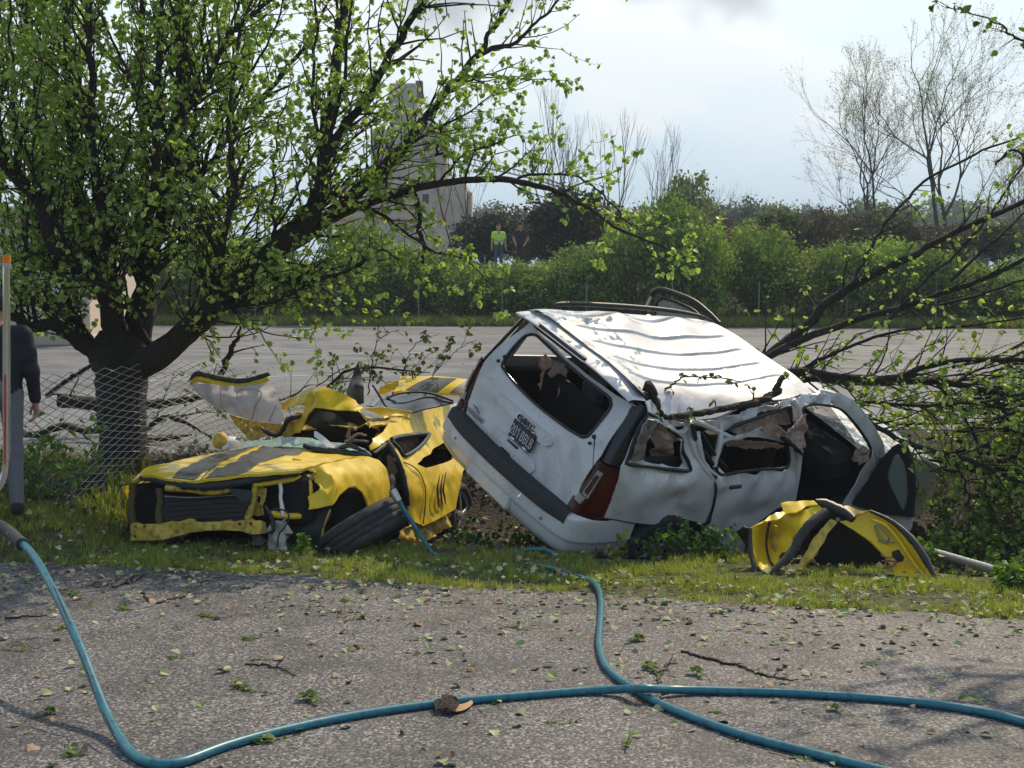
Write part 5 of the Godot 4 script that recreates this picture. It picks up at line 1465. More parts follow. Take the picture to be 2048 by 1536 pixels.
	# ---- raised right roof rail with its curtain airbag
	var rail: Array = [Vector3(1.222, 1.817, 2.1), Vector3(1.16, 1.866, 2.1), Vector3(1.093, 1.851, 2.15), Vector3(1.01, 1.823, 2.2), Vector3(0.869, 1.788, 2.25), Vector3(0.729, 1.778, 2.25), Vector3(0.617, 1.792, 2.25), Vector3(0.47, 1.828, 2.25)]
	g = G.new()
	pipe(g, rail, [0.03, 0.035, 0.035, 0.034, 0.032, 0.03, 0.03, 0.02], 7, 5, 0.15)
	obj("roof_seal", g, M.stripe_black, car)
	g = G.new()
	var low := []
	for p in rail:
		low.append(p + Vector3(0.0, -0.05, -0.02))
	pipe(g, low, [0.02, 0.028, 0.03, 0.03, 0.03, 0.03, 0.032, 0.02], 7, 5, 0.1)
	obj("roof_rail", g, Y, car)
	panel("curtain_airbag", 2, [Vector3(1.188, 1.764, 2.05), Vector3(1.023, 1.769, 2.12), Vector3(0.934, 1.739, 2.16), Vector3(0.705, 1.728, 2.2), Vector3(0.469, 1.743, 2.2), Vector3(0.362, 1.664, 2.15), Vector3(0.264, 1.498, 2.05), Vector3(0.21, 1.383, 2), Vector3(0.257, 1.322, 2), Vector3(0.434, 1.358, 2.02), Vector3(0.639, 1.399, 2.05), Vector3(0.856, 1.477, 2.1), Vector3(1.075, 1.592, 2.1), Vector3(1.146, 1.659, 2.08)], [], [Vector3(0.769, 1.594, 2.05), Vector3(0.46, 1.533, 1.98), Vector3(0.974, 1.671, 2.05)], M.pale_airbag, car, {"spacing": 0.035, "dent": 0.035, "freq": 5.0, "thick": 0.008, "side": -1.0})
	g = G.new()
	for q in [[Vector3(0.858, 1.722, 1.99), Vector3(0.856, 1.622, 1.99), Vector3(0.85, 1.51, 1.99)], [Vector3(0.666, 1.571, 1.96), Vector3(0.666, 1.633, 1.96), Vector3(0.634, 1.67, 1.96), Vector3(0.525, 1.67, 1.96), Vector3(0.425, 1.64, 1.96), Vector3(0.42, 1.591, 1.96), Vector3(0.478, 1.509, 1.96), Vector3(0.524, 1.377, 1.96)], [Vector3(0.27, 1.496, 1.97), Vector3(0.311, 1.425, 1.97), Vector3(0.348, 1.354, 1.97)]]:
		g = G.new()
		pipe(g, q, [0.005, 0.005], 5, 4)
		obj("airbag_seam", g, M.cloth_seam, car)
	panel("pillar_plate", 2, [Vector3(0.911, 1.474, 2.2), Vector3(0.719, 1.403, 2.2), Vector3(0.526, 1.362, 2.2), Vector3(0.322, 1.328, 2.2), Vector3(0.181, 1.437, 2.2), Vector3(0.094, 1.421, 2.2), Vector3(0.175, 1.263, 2.2), Vector3(0.273, 1.194, 2.2), Vector3(0.449, 1.254, 2.2), Vector3(0.609, 1.199, 2.2), Vector3(0.699, 1.205, 2.2), Vector3(0.804, 1.351, 2.2)], [[Vector3(0.72, 1.359, 2.2), Vector3(0.695, 1.357, 2.2), Vector3(0.697, 1.332, 2.2), Vector3(0.722, 1.334, 2.2)], [Vector3(0.775, 1.387, 2.2), Vector3(0.754, 1.386, 2.2), Vector3(0.755, 1.367, 2.2), Vector3(0.776, 1.369, 2.2)], [Vector3(0.674, 1.312, 2.2), Vector3(0.65, 1.311, 2.2), Vector3(0.651, 1.286, 2.2), Vector3(0.675, 1.287, 2.2)]], [], D, car, {"spacing": 0.04, "dent": 0.04, "freq": 6.0, "side": -1.0})
	g = G.new()
	pipe(g, [Vector3(0.505, 1.305, 2.1), Vector3(0.425, 1.251, 2.1), Vector3(0.317, 1.232, 2.1), Vector3(0.217, 1.361, 2.1), Vector3(0.135, 1.381, 2.1), Vector3(0.014, 1.398, 2.1)], [0.012, 0.02, 0.02, 0.03, 0.02, 0.008], 6, 5, 0.3)
	obj("torn_wiring", g, M.black_trim, car)
	# ---- crumpled roof
	panel("crumpled_roof", 2, [Vector3(0.408, 1.518, 2.3), Vector3(0.187, 1.608, 2.25), Vector3(-0.035, 1.652, 2.1), Vector3(-0.204, 1.642, 2.05), Vector3(-0.394, 1.566, 2), Vector3(-0.521, 1.494, 2), Vector3(-0.595, 1.417, 2), Vector3(-0.691, 1.252, 1.95), Vector3(-0.692, 1.227, 1.9), Vector3(-0.606, 1.387, 1.85), Vector3(-0.388, 1.411, 1.85), Vector3(-0.148, 1.448, 1.9), Vector3(-0.03, 1.391, 2), Vector3(0.081, 1.229, 2.05), Vector3(0.165, 1.235, 2.1), Vector3(0.056, 1.425, 2.1), Vector3(0.006, 1.518, 2.05), Vector3(0.264, 1.489, 2.2), Vector3(0.411, 1.461, 2.3)], [], [Vector3(-0.181, 1.573, 1.95), Vector3(-0.248, 1.481, 1.88), Vector3(-0.361, 1.502, 1.98), Vector3(-0.518, 1.439, 1.88), Vector3(-0.083, 1.538, 2.1), Vector3(-0.101, 1.555, 1.95)], Y, car, {"spacing": 0.028, "dent": 0.018, "freq": 5.0, "crisp": true, "side": -1.0})
	panel("folded_roof_panel", 2, [Vector3(-0.595, 1.412, 2), Vector3(-0.628, 1.436, 2.3), Vector3(-0.741, 1.405, 2.9), Vector3(-0.701, 1.369, 2.85), Vector3(-0.633, 1.309, 2.6), Vector3(-0.576, 1.221, 2.4), Vector3(-0.561, 1.158, 2.3), Vector3(-0.673, 1.254, 1.98)], [], [Vector3(-0.676, 1.359, 2.3), Vector3(-0.616, 1.325, 2.25), Vector3(-0.651, 1.374, 2.7)], Y, car, {"spacing": 0.03, "dent": 0.02, "freq": 5.0, "crisp": true, "side": -1.0})
	panel("cabin_shade_sheet", 2, [Vector3(0.367, 1.217, 2.5), Vector3(0.19, 1.447, 2.5), Vector3(0.119, 1.494, 2.5), Vector3(-0.1, 1.466, 2.5), Vector3(-0.33, 1.439, 2.5), Vector3(-0.458, 1.28, 2.5), Vector3(-0.502, 1.09, 2.5), Vector3(-0.179, 1.121, 2.5), Vector3(0.094, 1.137, 2.5)], [], [], M.near_black, car, {"spacing": 0.12, "thick": 0.03, "side": -1.0})  # near-black sheet put in for the shade inside the cabin
	panel("seat_back", 2, [Vector3(0.226, 1.206, 2.35), Vector3(0.081, 1.385, 2.35), Vector3(0.01, 1.443, 2.35), Vector3(-0.124, 1.422, 2.35), Vector3(-0.216, 1.366, 2.35), Vector3(-0.305, 1.261, 2.35), Vector3(-0.246, 1.141, 2.35), Vector3(-0.111, 1.136, 2.35)], [], [Vector3(-0.093, 1.295, 2.2)], M.dark_interior, car, {"spacing": 0.06, "thick": 0.08, "side": -1.0})
	g = G.new()
	for q in [[Vector3(-0.383, 1.153, 2.1), Vector3(-0.413, 1.236, 2.1), Vector3(-0.44, 1.247, 2.1), Vector3(-0.465, 1.221, 2.1)], [Vector3(-0.452, 1.136, 2), Vector3(-0.532, 1.179, 2), Vector3(-0.608, 1.162, 2)], [Vector3(-0.377, 1.117, 2.05), Vector3(-0.507, 1.121, 2.05), Vector3(-0.61, 1.103, 2.05)]]:
		pipe(g, q, [0.02, 0.014, 0.014], 6, 4, 0.3)
	obj("bent_brackets", g, mat("tan_metal", lin(0.3, 0.22, 0.15), 0.7), car)
	# ---- left rear quarter, with its little window and side slashes
	var qw: Array = [Vector3(-0.8, 1.117, 2.125), Vector3(-0.78, 1.166, 2.688), Vector3(-0.76, 1.189, 3.163), Vector3(-0.77, 1.173, 3.19), Vector3(-0.82, 1.049, 2.78), Vector3(-0.86, 0.96, 2.265), Vector3(-0.84, 1.031, 2.176)]
	var hole2: Array = [Vector3(-0.92, 0.881, 2.473), Vector3(-0.89, 0.976, 2.909), Vector3(-0.86, 1.113, 3.517), Vector3(-0.87, 1.095, 3.71), Vector3(-0.9, 0.931, 3.557), Vector3(-0.92, 0.888, 3.233), Vector3(-0.93, 0.844, 2.708)]
	panel("rear_quarter", 0, [Vector3(-0.7, 1.129, 1.915), Vector3(-0.68, 1.321, 2.451), Vector3(-0.68, 1.403, 2.946), Vector3(-0.7, 1.471, 3.5), Vector3(-0.72, 1.52, 4.104), Vector3(-0.74, 1.573, 4.909), Vector3(-0.86, 1.162, 4.566), Vector3(-0.93, 0.929, 4.22), Vector3(-0.95, 0.874, 3.841), Vector3(-0.97, 0.78, 3.639), Vector3(-0.975, 0.661, 3.543), Vector3(-0.975, 0.428, 3.372), Vector3(-0.96, 0.357, 2.926), Vector3(-0.94, 0.297, 2.498), Vector3(-0.94, 0.361, 2.162), Vector3(-0.95, 0.511, 2.106), Vector3(-0.95, 0.644, 2.041), Vector3(-0.93, 0.787, 2.029), Vector3(-0.9, 0.931, 1.946), Vector3(-0.8, 1.079, 1.961), Vector3(-0.74, 1.016, 1.79), Vector3(-0.73, 1.057, 1.789)], [qw, hole2], [Vector3(-0.7, 1.301, 2.916), Vector3(-0.74, 1.356, 3.57), Vector3(-0.8, 1.201, 3.381), Vector3(-0.955, 0.808, 2.182), Vector3(-0.98, 0.636, 2.297), Vector3(-0.93, 0.753, 2.768), Vector3(-0.955, 0.675, 2.873), Vector3(-0.95, 0.669, 3.193), Vector3(-0.98, 0.494, 2.966), Vector3(-0.95, 0.505, 2.678), Vector3(-0.96, 0.456, 2.292), Vector3(-0.84, 1.013, 3.242), Vector3(-0.9, 0.985, 3.752), Vector3(-0.98, 0.769, 3.321)], Y, car, {"spacing": 0.032, "dent": 0.012, "freq": 2.6, "side": -1.0, "crisp": true})
	g = G.new()
	var qr := curve(qw, 3, true)
	qr.append(qr[0])
	for k in qr.size():
		qr[k] += Vector3(-0.012, 0, 0)
	tube(g, qr, lerps([0.026, 0.026], qr.size()), 6)
	obj("window_seal", g, M.gloss_black, car)
	g = G.new()
	pipe(g, [Vector3(-0.82, 1.095, 1.96), Vector3(-0.86, 1.028, 1.963), Vector3(-0.91, 0.919, 1.984), Vector3(-0.94, 0.787, 2.02), Vector3(-0.96, 0.643, 2.031), Vector3(-0.96, 0.506, 2.079)], [0.03, 0.034, 0.032, 0.03, 0.026, 0.02], 7, 5, 0.15)
	pipe(g, [Vector3(-0.78, 0.984, 1.751), Vector3(-0.82, 1.041, 1.875), Vector3(-0.83, 1.077, 1.933)], [0.02, 0.03, 0.02], 6, 4, 0.3)
	obj("door_seal", g, M.black_trim, car)
	g = G.new()
	pipe(g, [Vector3(-0.915, 0.9, 2.132), Vector3(-0.945, 0.862, 2.283), Vector3(-0.965, 0.793, 2.411), Vector3(-0.975, 0.706, 2.477), Vector3(-0.98, 0.632, 2.499), Vector3(-0.975, 0.485, 2.482), Vector3(-0.955, 0.316, 2.46)], [0.006, 0.006], 5, 4)
	obj("panel_gap", g, M.black_trim, car)
	for q in [[Vector3(-0.985, 0.768, 2.901), Vector3(-0.99, 0.643, 2.808), Vector3(-0.995, 0.549, 2.796), Vector3(-0.985, 0.458, 2.826)], [Vector3(-0.985, 0.773, 2.993), Vector3(-0.99, 0.637, 2.898), Vector3(-0.995, 0.546, 2.893), Vector3(-0.985, 0.472, 2.933)], [Vector3(-0.985, 0.795, 3.089), Vector3(-0.99, 0.633, 2.966), Vector3(-0.99, 0.556, 2.993), Vector3(-0.985, 0.481, 3.027)]]:
		g = G.new()
		pipe(g, q, [0.004, 0.011, 0.011, 0.005], 5, 4)
		obj("side_slash", g, M.stripe_black, car)
	panel("sill", 0, [Vector3(-0.9, 0.27, 1.991), Vector3(-0.9, 0.352, 2.266), Vector3(-0.9, 0.285, 2.64), Vector3(-0.9, 0.351, 3.132), Vector3(-0.9, 0.412, 3.539), Vector3(-0.9, 0.25, 3.353), Vector3(-0.9, 0.14, 2.584), Vector3(-0.9, 0.087, 2.098), Vector3(-0.9, 0.146, 1.911)], [], [Vector3(-0.94, 0.225, 2.144), Vector3(-0.9, 0.226, 2.596)], D, car, {"spacing": 0.04, "dent": 0.04, "freq": 6.0, "side": -1.0})
	panel("doorway_shade_sheet", 0, [Vector3(-0.78, 0.938, 1.868), Vector3(-0.78, 1.034, 2.1), Vector3(-0.78, 0.913, 2.314), Vector3(-0.78, 0.765, 2.497), Vector3(-0.78, 0.516, 2.567), Vector3(-0.78, 0.33, 2.578), Vector3(-0.78, 0.346, 2.242), Vector3(-0.78, 0.649, 2.149), Vector3(-0.78, 0.831, 1.98)], [], [], M.near_black, car, {"spacing": 0.1, "thick": 0.03, "side": -1.0})  # near-black sheet that paints the shade in the doorway gap
	panel("grimy_hinge", 0, [Vector3(-0.9, 0.768, 1.799), Vector3(-0.9, 0.808, 1.899), Vector3(-0.9, 0.778, 1.959), Vector3(-0.9, 0.671, 1.962), Vector3(-0.9, 0.65, 1.879), Vector3(-0.9, 0.675, 1.803)], [], [], M.dull_metal, car, {"spacing": 0.04, "dent": 0.03, "freq": 12.0, "side": -1.0})
	panel("inner_trim", 0, [Vector3(-0.74, 1.136, 2.377), Vector3(-0.74, 1.2, 3.162), Vector3(-0.74, 1.205, 3.392), Vector3(-0.74, 1.03, 2.991), Vector3(-0.74, 0.94, 2.589)], [], [], mat("brown_trim", lin(0.09, 0.06, 0.05), 0.8), car, {"spacing": 0.08, "dent": 0.05, "freq": 7.0, "side": -1.0})
	# ---- rear glass and the kicked-up boot lid
	panel("rear_glass", 2, [Vector3(-0.274, 1.498, 2.8), Vector3(-0.406, 1.58, 3.1), Vector3(-0.589, 1.625, 3.4), Vector3(-0.847, 1.572, 3.5), Vector3(-0.998, 1.5, 3.4), Vector3(-0.893, 1.449, 3.1), Vector3(-0.722, 1.406, 2.95), Vector3(-0.465, 1.46, 2.7)], [], [Vector3(-0.502, 1.528, 3.1), Vector3(-0.743, 1.529, 3.2)], M.gloss_black, car, {"spacing": 0.06, "dent": 0.03, "side": -1.0})
	g = G.new()
	pipe(g, [Vector3(-0.411, 1.568, 3.05), Vector3(-0.486, 1.607, 3.15), Vector3(-0.626, 1.627, 3.3), Vector3(-0.785, 1.598, 3.4), Vector3(-0.992, 1.514, 3.4)], [0.012, 0.012], 6, 4)
	pipe(g, [Vector3(-0.469, 1.67, 2.55), Vector3(-0.511, 1.569, 2.6), Vector3(-0.521, 1.484, 2.7), Vector3(-0.534, 1.46, 2.75)], [0.01, 0.012, 0.01, 0.006], 5, 4)
	obj("glass_trim", g, M.black_trim, car)
	var lid: Array = [Vector3(-0.125, 1.877, 4.2), Vector3(-0.296, 1.87, 4.25), Vector3(-0.474, 1.863, 4.3), Vector3(-0.669, 1.835, 4.3), Vector3(-0.861, 1.798, 4.3), Vector3(-0.949, 1.712, 4.2), Vector3(-0.908, 1.619, 4), Vector3(-0.692, 1.637, 3.95), Vector3(-0.535, 1.662, 3.9), Vector3(-0.407, 1.677, 3.85), Vector3(-0.19, 1.687, 3.8), Vector3(-0.16, 1.772, 4)]
	var lp := plate(2, lid + [Vector3(-0.532, 1.745, 4), Vector3(-0.31, 1.775, 4), Vector3(-0.735, 1.734, 4.05)])
	dented(lp, 0.02, 4.0, 6)
	g = G.new()
	sheet(g, lp, lid, [], 0.04, 0.025, 0.0, -1.0)
	var lid_node := obj("boot_lid", g, Y, car)
	for q in [[Vector3(-0.47, 1.84, 4), Vector3(-0.756, 1.807, 4), Vector3(-0.708, 1.733, 4), Vector3(-0.638, 1.649, 4), Vector3(-0.498, 1.669, 4), Vector3(-0.313, 1.694, 4), Vector3(-0.385, 1.777, 4)], [Vector3(-0.865, 1.784, 4), Vector3(-0.952, 1.771, 4), Vector3(-0.999, 1.698, 4), Vector3(-0.908, 1.624, 4), Vector3(-0.762, 1.637, 4), Vector3(-0.817, 1.711, 4)]]:
		g = G.new()
		sheet(g, lp, q, [], 0.04, 0.004, 0.006, -1.0)
		obj("black_stripe", g, M.stripe_black, lid_node)
	panel("bent_wing_tip", 2, [Vector3(-0.17, 1.641, 3.4), Vector3(-0.209, 1.715, 3.4), Vector3(-0.308, 1.749, 3.4), Vector3(-0.403, 1.765, 3.4), Vector3(-0.415, 1.721, 3.4), Vector3(-0.348, 1.679, 3.4), Vector3(-0.318, 1.654, 3.4), Vector3(-0.245, 1.636, 3.4)], [], [Vector3(-0.316, 1.682, 3.3)], Y, car, {"spacing": 0.04, "dent": 0.03, "freq": 7.0, "side": -1.0})
	panel("upright_trim", 2, [Vector3(-0.126, 1.62, 2.7), Vector3(-0.184, 1.75, 2.7), Vector3(-0.224, 1.892, 2.75), Vector3(-0.237, 1.94, 2.8), Vector3(-0.267, 1.824, 2.75), Vector3(-0.334, 1.711, 2.65), Vector3(-0.359, 1.649, 2.6), Vector3(-0.366, 1.501, 2.55), Vector3(-0.276, 1.484, 2.6), Vector3(-0.208, 1.501, 2.6)], [], [Vector3(-0.3, 1.682, 2.55), Vector3(-0.256, 1.638, 2.6)], M.stripe_black, car, {"spacing": 0.04, "thick": 0.012, "side": -1.0})
	# ---- right side, closed off
	panel("right_side", 0, [Vector3(0.93, 0.2, 0.5), Vector3(0.9, 0.8, 0.4), Vector3(0.88, 0.95, 1.4), Vector3(0.8, 1.1, 2.4), Vector3(0.75, 1.3, 3.3), Vector3(0.8, 1.1, 4.6), Vector3(0.9, 0.4, 4.7), Vector3(0.93, 0.15, 2.5)], [], [], Y, car, {"spacing": 0.1, "dent": 0.04})
	panel("tail", 2, [Vector3(-0.9, 0.3, 4.7), Vector3(0.9, 0.3, 4.7), Vector3(0.85, 1.15, 4.6), Vector3(-0.85, 1.15, 4.6)], [], [], Y, car, {"spacing": 0.15, "dent": 0.04})
	panel("roof_skin", 1, [Vector3(-0.7, 1.25, 2.2), Vector3(0.6, 1.3, 2.3), Vector3(0.7, 1.4, 3.4), Vector3(0.8, 1.1, 4.6), Vector3(-0.8, 1.1, 4.6), Vector3(-0.7, 1.35, 3.4)], [], [], D, car, {"spacing": 0.1, "dent": 0.05})

# a torn-off door of the coupe, standing on edge on the verge
func build_torn_door() -> void:
	var o := thing("torn_car_door", "torn yellow car door panel bent like a tent on the verge", "car door", Transform3D(Basis(), Vector3(2.55, -0.3, -9.7)))
	var back := Vector3(-2.55, 0.3, 9.7)
	var parts := []
	var moved := func(a: Array) -> Array:
		var out := []
		for p in a:
			out.append(p + back)
		return out
	panel("left_panel", 2, moved.call([Vector3(1.834, -0.018, -9.85), Vector3(1.995, 0.022, -9.95), Vector3(2.203, 0.082, -9.95), Vector3(2.365, 0.151, -9.95), Vector3(2.422, 0.1, -9.9), Vector3(2.287, 0.047, -9.8), Vector3(2.197, -0.025, -9.75), Vector3(2.109, -0.163, -9.7), Vector3(2.006, -0.266, -9.62), Vector3(1.941, -0.309, -9.6), Vector3(1.897, -0.317, -9.6), Vector3(1.862, -0.269, -9.65), Vector3(1.839, -0.174, -9.75)]), [], moved.call([Vector3(2.04, -0.123, -9.98), Vector3(2.131, -0.076, -9.98), Vector3(1.98, -0.233, -9.85), Vector3(2.044, -0.207, -9.9)]), M.yellow_paint, o, {"spacing": 0.03, "dent": 0.02, "freq": 6.0})
	panel("top_flap", 2, moved.call([Vector3(1.911, 0.047, -9.8), Vector3(2.029, 0.094, -9.9), Vector3(2.11, 0.091, -9.95), Vector3(2.094, 0.146, -10), Vector3(2.214, 0.155, -10.05), Vector3(2.349, 0.169, -10), Vector3(2.355, 0.158, -9.9), Vector3(2.181, 0.098, -9.85), Vector3(1.992, 0.049, -9.8)]), [], [], M.yellow_paint, o, {"spacing": 0.03, "dent": 0.04, "freq": 8.0, "crisp": true})
	var g := G.new()
	pipe(g, moved.call([Vector3(2.41, 0.107, -9.85), Vector3(2.285, 0.047, -9.75), Vector3(2.208, -0.019, -9.7), Vector3(2.133, -0.125, -9.65), Vector3(2.049, -0.208, -9.58), Vector3(1.961, -0.268, -9.53), Vector3(1.895, -0.301, -9.5)]), [0.035, 0.04, 0.038, 0.036, 0.034, 0.03, 0.018], 8, 5, 0.12)
	pipe(g, moved.call([Vector3(1.827, -0.32, -9.6), Vector3(1.818, -0.204, -9.72), Vector3(1.823, -0.112, -9.8), Vector3(1.834, -0.022, -9.85)]), [0.02, 0.02, 0.018, 0.012], 6, 4)
	obj("rubber_gasket", g, M.rubber, o)
	g = G.new()
	pipe(g, moved.call([Vector3(1.99, 0.032, -9.9), Vector3(1.973, -0.06, -9.9), Vector3(1.956, -0.16, -9.85), Vector3(1.96, -0.238, -9.75), Vector3(1.975, -0.284, -9.62)]), [0.012, 0.012], 5, 4, 0.2)
	obj("pressed_groove", g, mat("dark_brown", lin(0.05, 0.022, 0.012), 0.9), o)  # groove drawn as a dark brown tube
	g = G.new()
	pipe(g, moved.call([Vector3(2.047, -0.022, -9.94), Vector3(2.037, -0.091, -9.96), Vector3(2.046, -0.163, -9.95), Vector3(2.049, -0.221, -9.88)]), [0.02, 0.036, 0.034, 0.015], 7, 5)
	obj("pressed_hollow", g, M.dull_yellow, o)
	panel("middle_leg", 2, moved.call([Vector3(2.1, -0.305, -9.5), Vector3(2.168, -0.222, -9.6), Vector3(2.258, -0.096, -9.68), Vector3(2.348, -0.002, -9.75), Vector3(2.447, 0.051, -9.85), Vector3(2.497, 0.03, -9.85), Vector3(2.395, -0.032, -9.72), Vector3(2.356, -0.096, -9.68), Vector3(2.264, -0.168, -9.6), Vector3(2.147, -0.283, -9.5)]), [], [], M.dull_yellow, o, {"spacing": 0.03, "dent": 0.03, "freq": 8.0, "thick": 0.03})
	panel("cavity_shade_sheet", 2, moved.call([Vector3(2.204, -0.431, -9.95), Vector3(2.344, -0.163, -9.95), Vector3(2.486, 0.022, -9.95), Vector3(2.659, -0.006, -9.95), Vector3(2.846, -0.181, -9.95), Vector3(2.968, -0.329, -9.95), Vector3(3.007, -0.441, -9.95), Vector3(2.807, -0.468, -9.95), Vector3(2.442, -0.45, -9.95)]), [], [], M.near_black, o, {"spacing": 0.12, "thick": 0.02})  # black backdrop standing in for the shade inside the bent door
	g = G.new()
	pipe(g, moved.call([Vector3(2.358, 0.165, -9.98), Vector3(2.429, 0.146, -9.95), Vector3(2.508, 0.112, -9.9), Vector3(2.568, 0.087, -9.85), Vector3(2.609, 0.058, -9.8)]), [0.02, 0.045, 0.05, 0.045, 0.03], 7, 5, 0.1)
	obj("black_ridge", g, M.black_trim, o)
	var rp: Array = moved.call([Vector3(2.515, 0.032, -9.85), Vector3(2.606, 0.055, -9.82), Vector3(2.645, 0.08, -9.85), Vector3(2.738, 0.119, -9.85), Vector3(2.827, 0.088, -9.75), Vector3(2.918, 0.019, -9.6), Vector3(2.968, -0.04, -9.5), Vector3(3.017, -0.132, -9.4), Vector3(3.054, -0.201, -9.32), Vector3(3.086, -0.312, -9.2), Vector3(3.007, -0.296, -9.3), Vector3(2.91, -0.312, -9.4), Vector3(2.83, -0.315, -9.45), Vector3(2.836, -0.243, -9.5), Vector3(2.791, -0.168, -9.6), Vector3(2.729, -0.1, -9.7), Vector3(2.62, -0.03, -9.8)])
	var rs := plate(2, rp + moved.call([Vector3(2.83, -0.029, -9.75), Vector3(2.922, -0.141, -9.6), Vector3(2.982, -0.243, -9.5)]))
	dented(rs, 0.012, 5.0, 4)
	g = G.new()
	sheet(g, rs, rp, [], 0.03, 0.02)
	obj("right_panel", g, M.yellow_paint, o)
	panel("curled_edge", 2, moved.call([Vector3(2.572, 0.096, -9.85), Vector3(2.618, 0.092, -9.8), Vector3(2.692, 0.109, -9.78), Vector3(2.719, 0.138, -9.75), Vector3(2.688, 0.119, -9.9), Vector3(2.611, 0.132, -9.95), Vector3(2.574, 0.137, -9.95), Vector3(2.576, 0.109, -9.9)]), [], [], M.dull_yellow, o, {"spacing": 0.03, "dent": 0.05, "freq": 9.0, "crisp": true})
	g = G.new()
	pipe(g, moved.call([Vector3(2.733, 0.122, -9.8), Vector3(2.819, 0.089, -9.72), Vector3(2.882, 0.053, -9.63), Vector3(2.947, -0.013, -9.52), Vector3(2.996, -0.088, -9.42), Vector3(3.036, -0.184, -9.32), Vector3(3.066, -0.277, -9.22)]), [0.012, 0.016, 0.02, 0.028, 0.03, 0.026, 0.012], 6, 5, 0.1)
	obj("black_edge", g, M.black_trim, o)
	g = G.new()
	pipe(g, moved.call([Vector3(2.747, 0.06, -9.78), Vector3(2.832, 0.026, -9.7), Vector3(2.902, -0.061, -9.6), Vector3(2.945, -0.155, -9.5), Vector3(2.994, -0.237, -9.4), Vector3(3.041, -0.292, -9.3)]), [0.008, 0.014, 0.016, 0.016, 0.014, 0.008], 6, 5)
	obj("pressed_rib", g, M.yellow_paint, o)
	g = G.new()
	pipe(g, moved.call([Vector3(2.758, 0.016, -9.75), Vector3(2.782, 0.022, -9.74), Vector3(2.807, -0.01, -9.7), Vector3(2.841, -0.056, -9.66), Vector3(2.829, -0.087, -9.68), Vector3(2.79, -0.073, -9.7), Vector3(2.774, -0.027, -9.74), Vector3(2.758, 0.016, -9.75)]), [0.008, 0.008], 5, 4)
	pipe(g, moved.call([Vector3(2.773, -0.082, -9.7), Vector3(2.833, -0.092, -9.66), Vector3(2.877, -0.079, -9.6)]), [0.006, 0.006], 5, 4)
	obj("pressed_ring", g, M.dull_metal, o)
	g = G.new()
	pipe(g, moved.call([Vector3(2.726, -0.143, -9.45), Vector3(2.783, -0.161, -9.45), Vector3(2.86, -0.143, -9.45), Vector3(2.835, -0.187, -9.45), Vector3(2.775, -0.187, -9.45), Vector3(2.75, -0.231, -9.45), Vector3(2.802, -0.223, -9.45), Vector3(2.87, -0.179, -9.45)]), [0.006, 0.006], 5, 6)
	pipe(g, moved.call([Vector3(2.723, -0.18, -9.42), Vector3(2.783, -0.172, -9.42), Vector3(2.827, -0.207, -9.42), Vector3(2.759, -0.242, -9.42)]), [0.005, 0.005], 5, 6)
	obj("pink_wires", g, mat("pink_wire", lin(0.3, 0.12, 0.13), 0.6), o)
	panel("latch", 2, moved.call([Vector3(2.809, -0.119, -9.44), Vector3(2.856, -0.102, -9.44), Vector3(2.896, -0.159, -9.44), Vector3(2.884, -0.189, -9.44), Vector3(2.85, -0.194, -9.44), Vector3(2.814, -0.159, -9.44)]), [], [], M.black_trim, o, {"spacing": 0.04, "thick": 0.03})
	panel("rear_flap", 2, moved.call([Vector3(1.729, -0.06, -9.9), Vector3(1.787, -0.014, -9.9), Vector3(1.837, -0.033, -9.9), Vector3(1.845, -0.134, -9.9), Vector3(1.846, -0.207, -9.9), Vector3(1.789, -0.143, -9.9)]), [], [], M.black_trim, o, {"spacing": 0.04, "dent": 0.03})

# ---------------------------------------------------------------- trees
var sprays := []     # leaf places of the plant being grown
var tints := []

func add_leaf(p: Vector3, dir: Vector3, s: float, a: Color, b: Color) -> void:
	var z := (dir + Vector3(rng.randfn(), rng.randfn() - 0.35, rng.randfn()) * 0.55).normalized()
	var up := Vector3(rng.randfn() * 0.5, 1.0, rng.randfn() * 0.5)
	var x := up.cross(z).normalized()
	if x.length() < 0.5:
		return
	var k := s * rng.randf_range(0.5, 1.35)
	sprays.append(Transform3D(Basis(x, z.cross(x), z) * Basis(Vector3(0, 0, 1), rng.randfn() * 0.5).scaled(Vector3.ONE * k), p))
	var c := a.lerp(b, rng.randf())
	tints.append(c * rng.randf_range(0.8, 1.2))

# a thin side shoot with leaves in small bunches; recursive
func shoot(g: G, from: Vector3, dir: Vector3, length: float, r: float, leaf: Dictionary, depth: int) -> void:
	var n := maxi(3, int(length / 0.16))
	var p := [from]
	var d := dir.normalized()
	var step := length / n
	for i in n:
		d = (d + Vector3(rng.randfn(), rng.randfn(), rng.randfn()) * leaf.wander + Vector3.UP * leaf.rise).normalized()
		p.append(p[-1] + d * step)
		if depth > 0 and i > 0 and rng.randf() < leaf.fork:
			var side := d.cross(Vector3(rng.randfn(), rng.randfn(), rng.randfn())).normalized()
			shoot(g, p[-1], d * 0.6 + side * 0.8, length * rng.randf_range(0.3, 0.6), r * 0.55, leaf, depth - 1)
		if rng.randf() < leaf.density:
			var m: int = rng.randi_range(1, leaf.bunch)
			var o := Vector3(rng.randfn(), rng.randfn(), rng.randfn()).normalized()
			for k in m:
				add_leaf(p[-1] + o * 0.02, d * 0.4 + o + Vector3(rng.randfn(), rng.randfn(), rng.randfn()) * 0.6, leaf.size, leaf.a, leaf.b)
	tube(g, p, lerps([r, r * 0.35], p.size()), 4, 0.0, false)
	if leaf.density > 0.0:
		for k in 2:
			add_leaf(p[-1], d, leaf.size * 0.8, leaf.a, leaf.b)

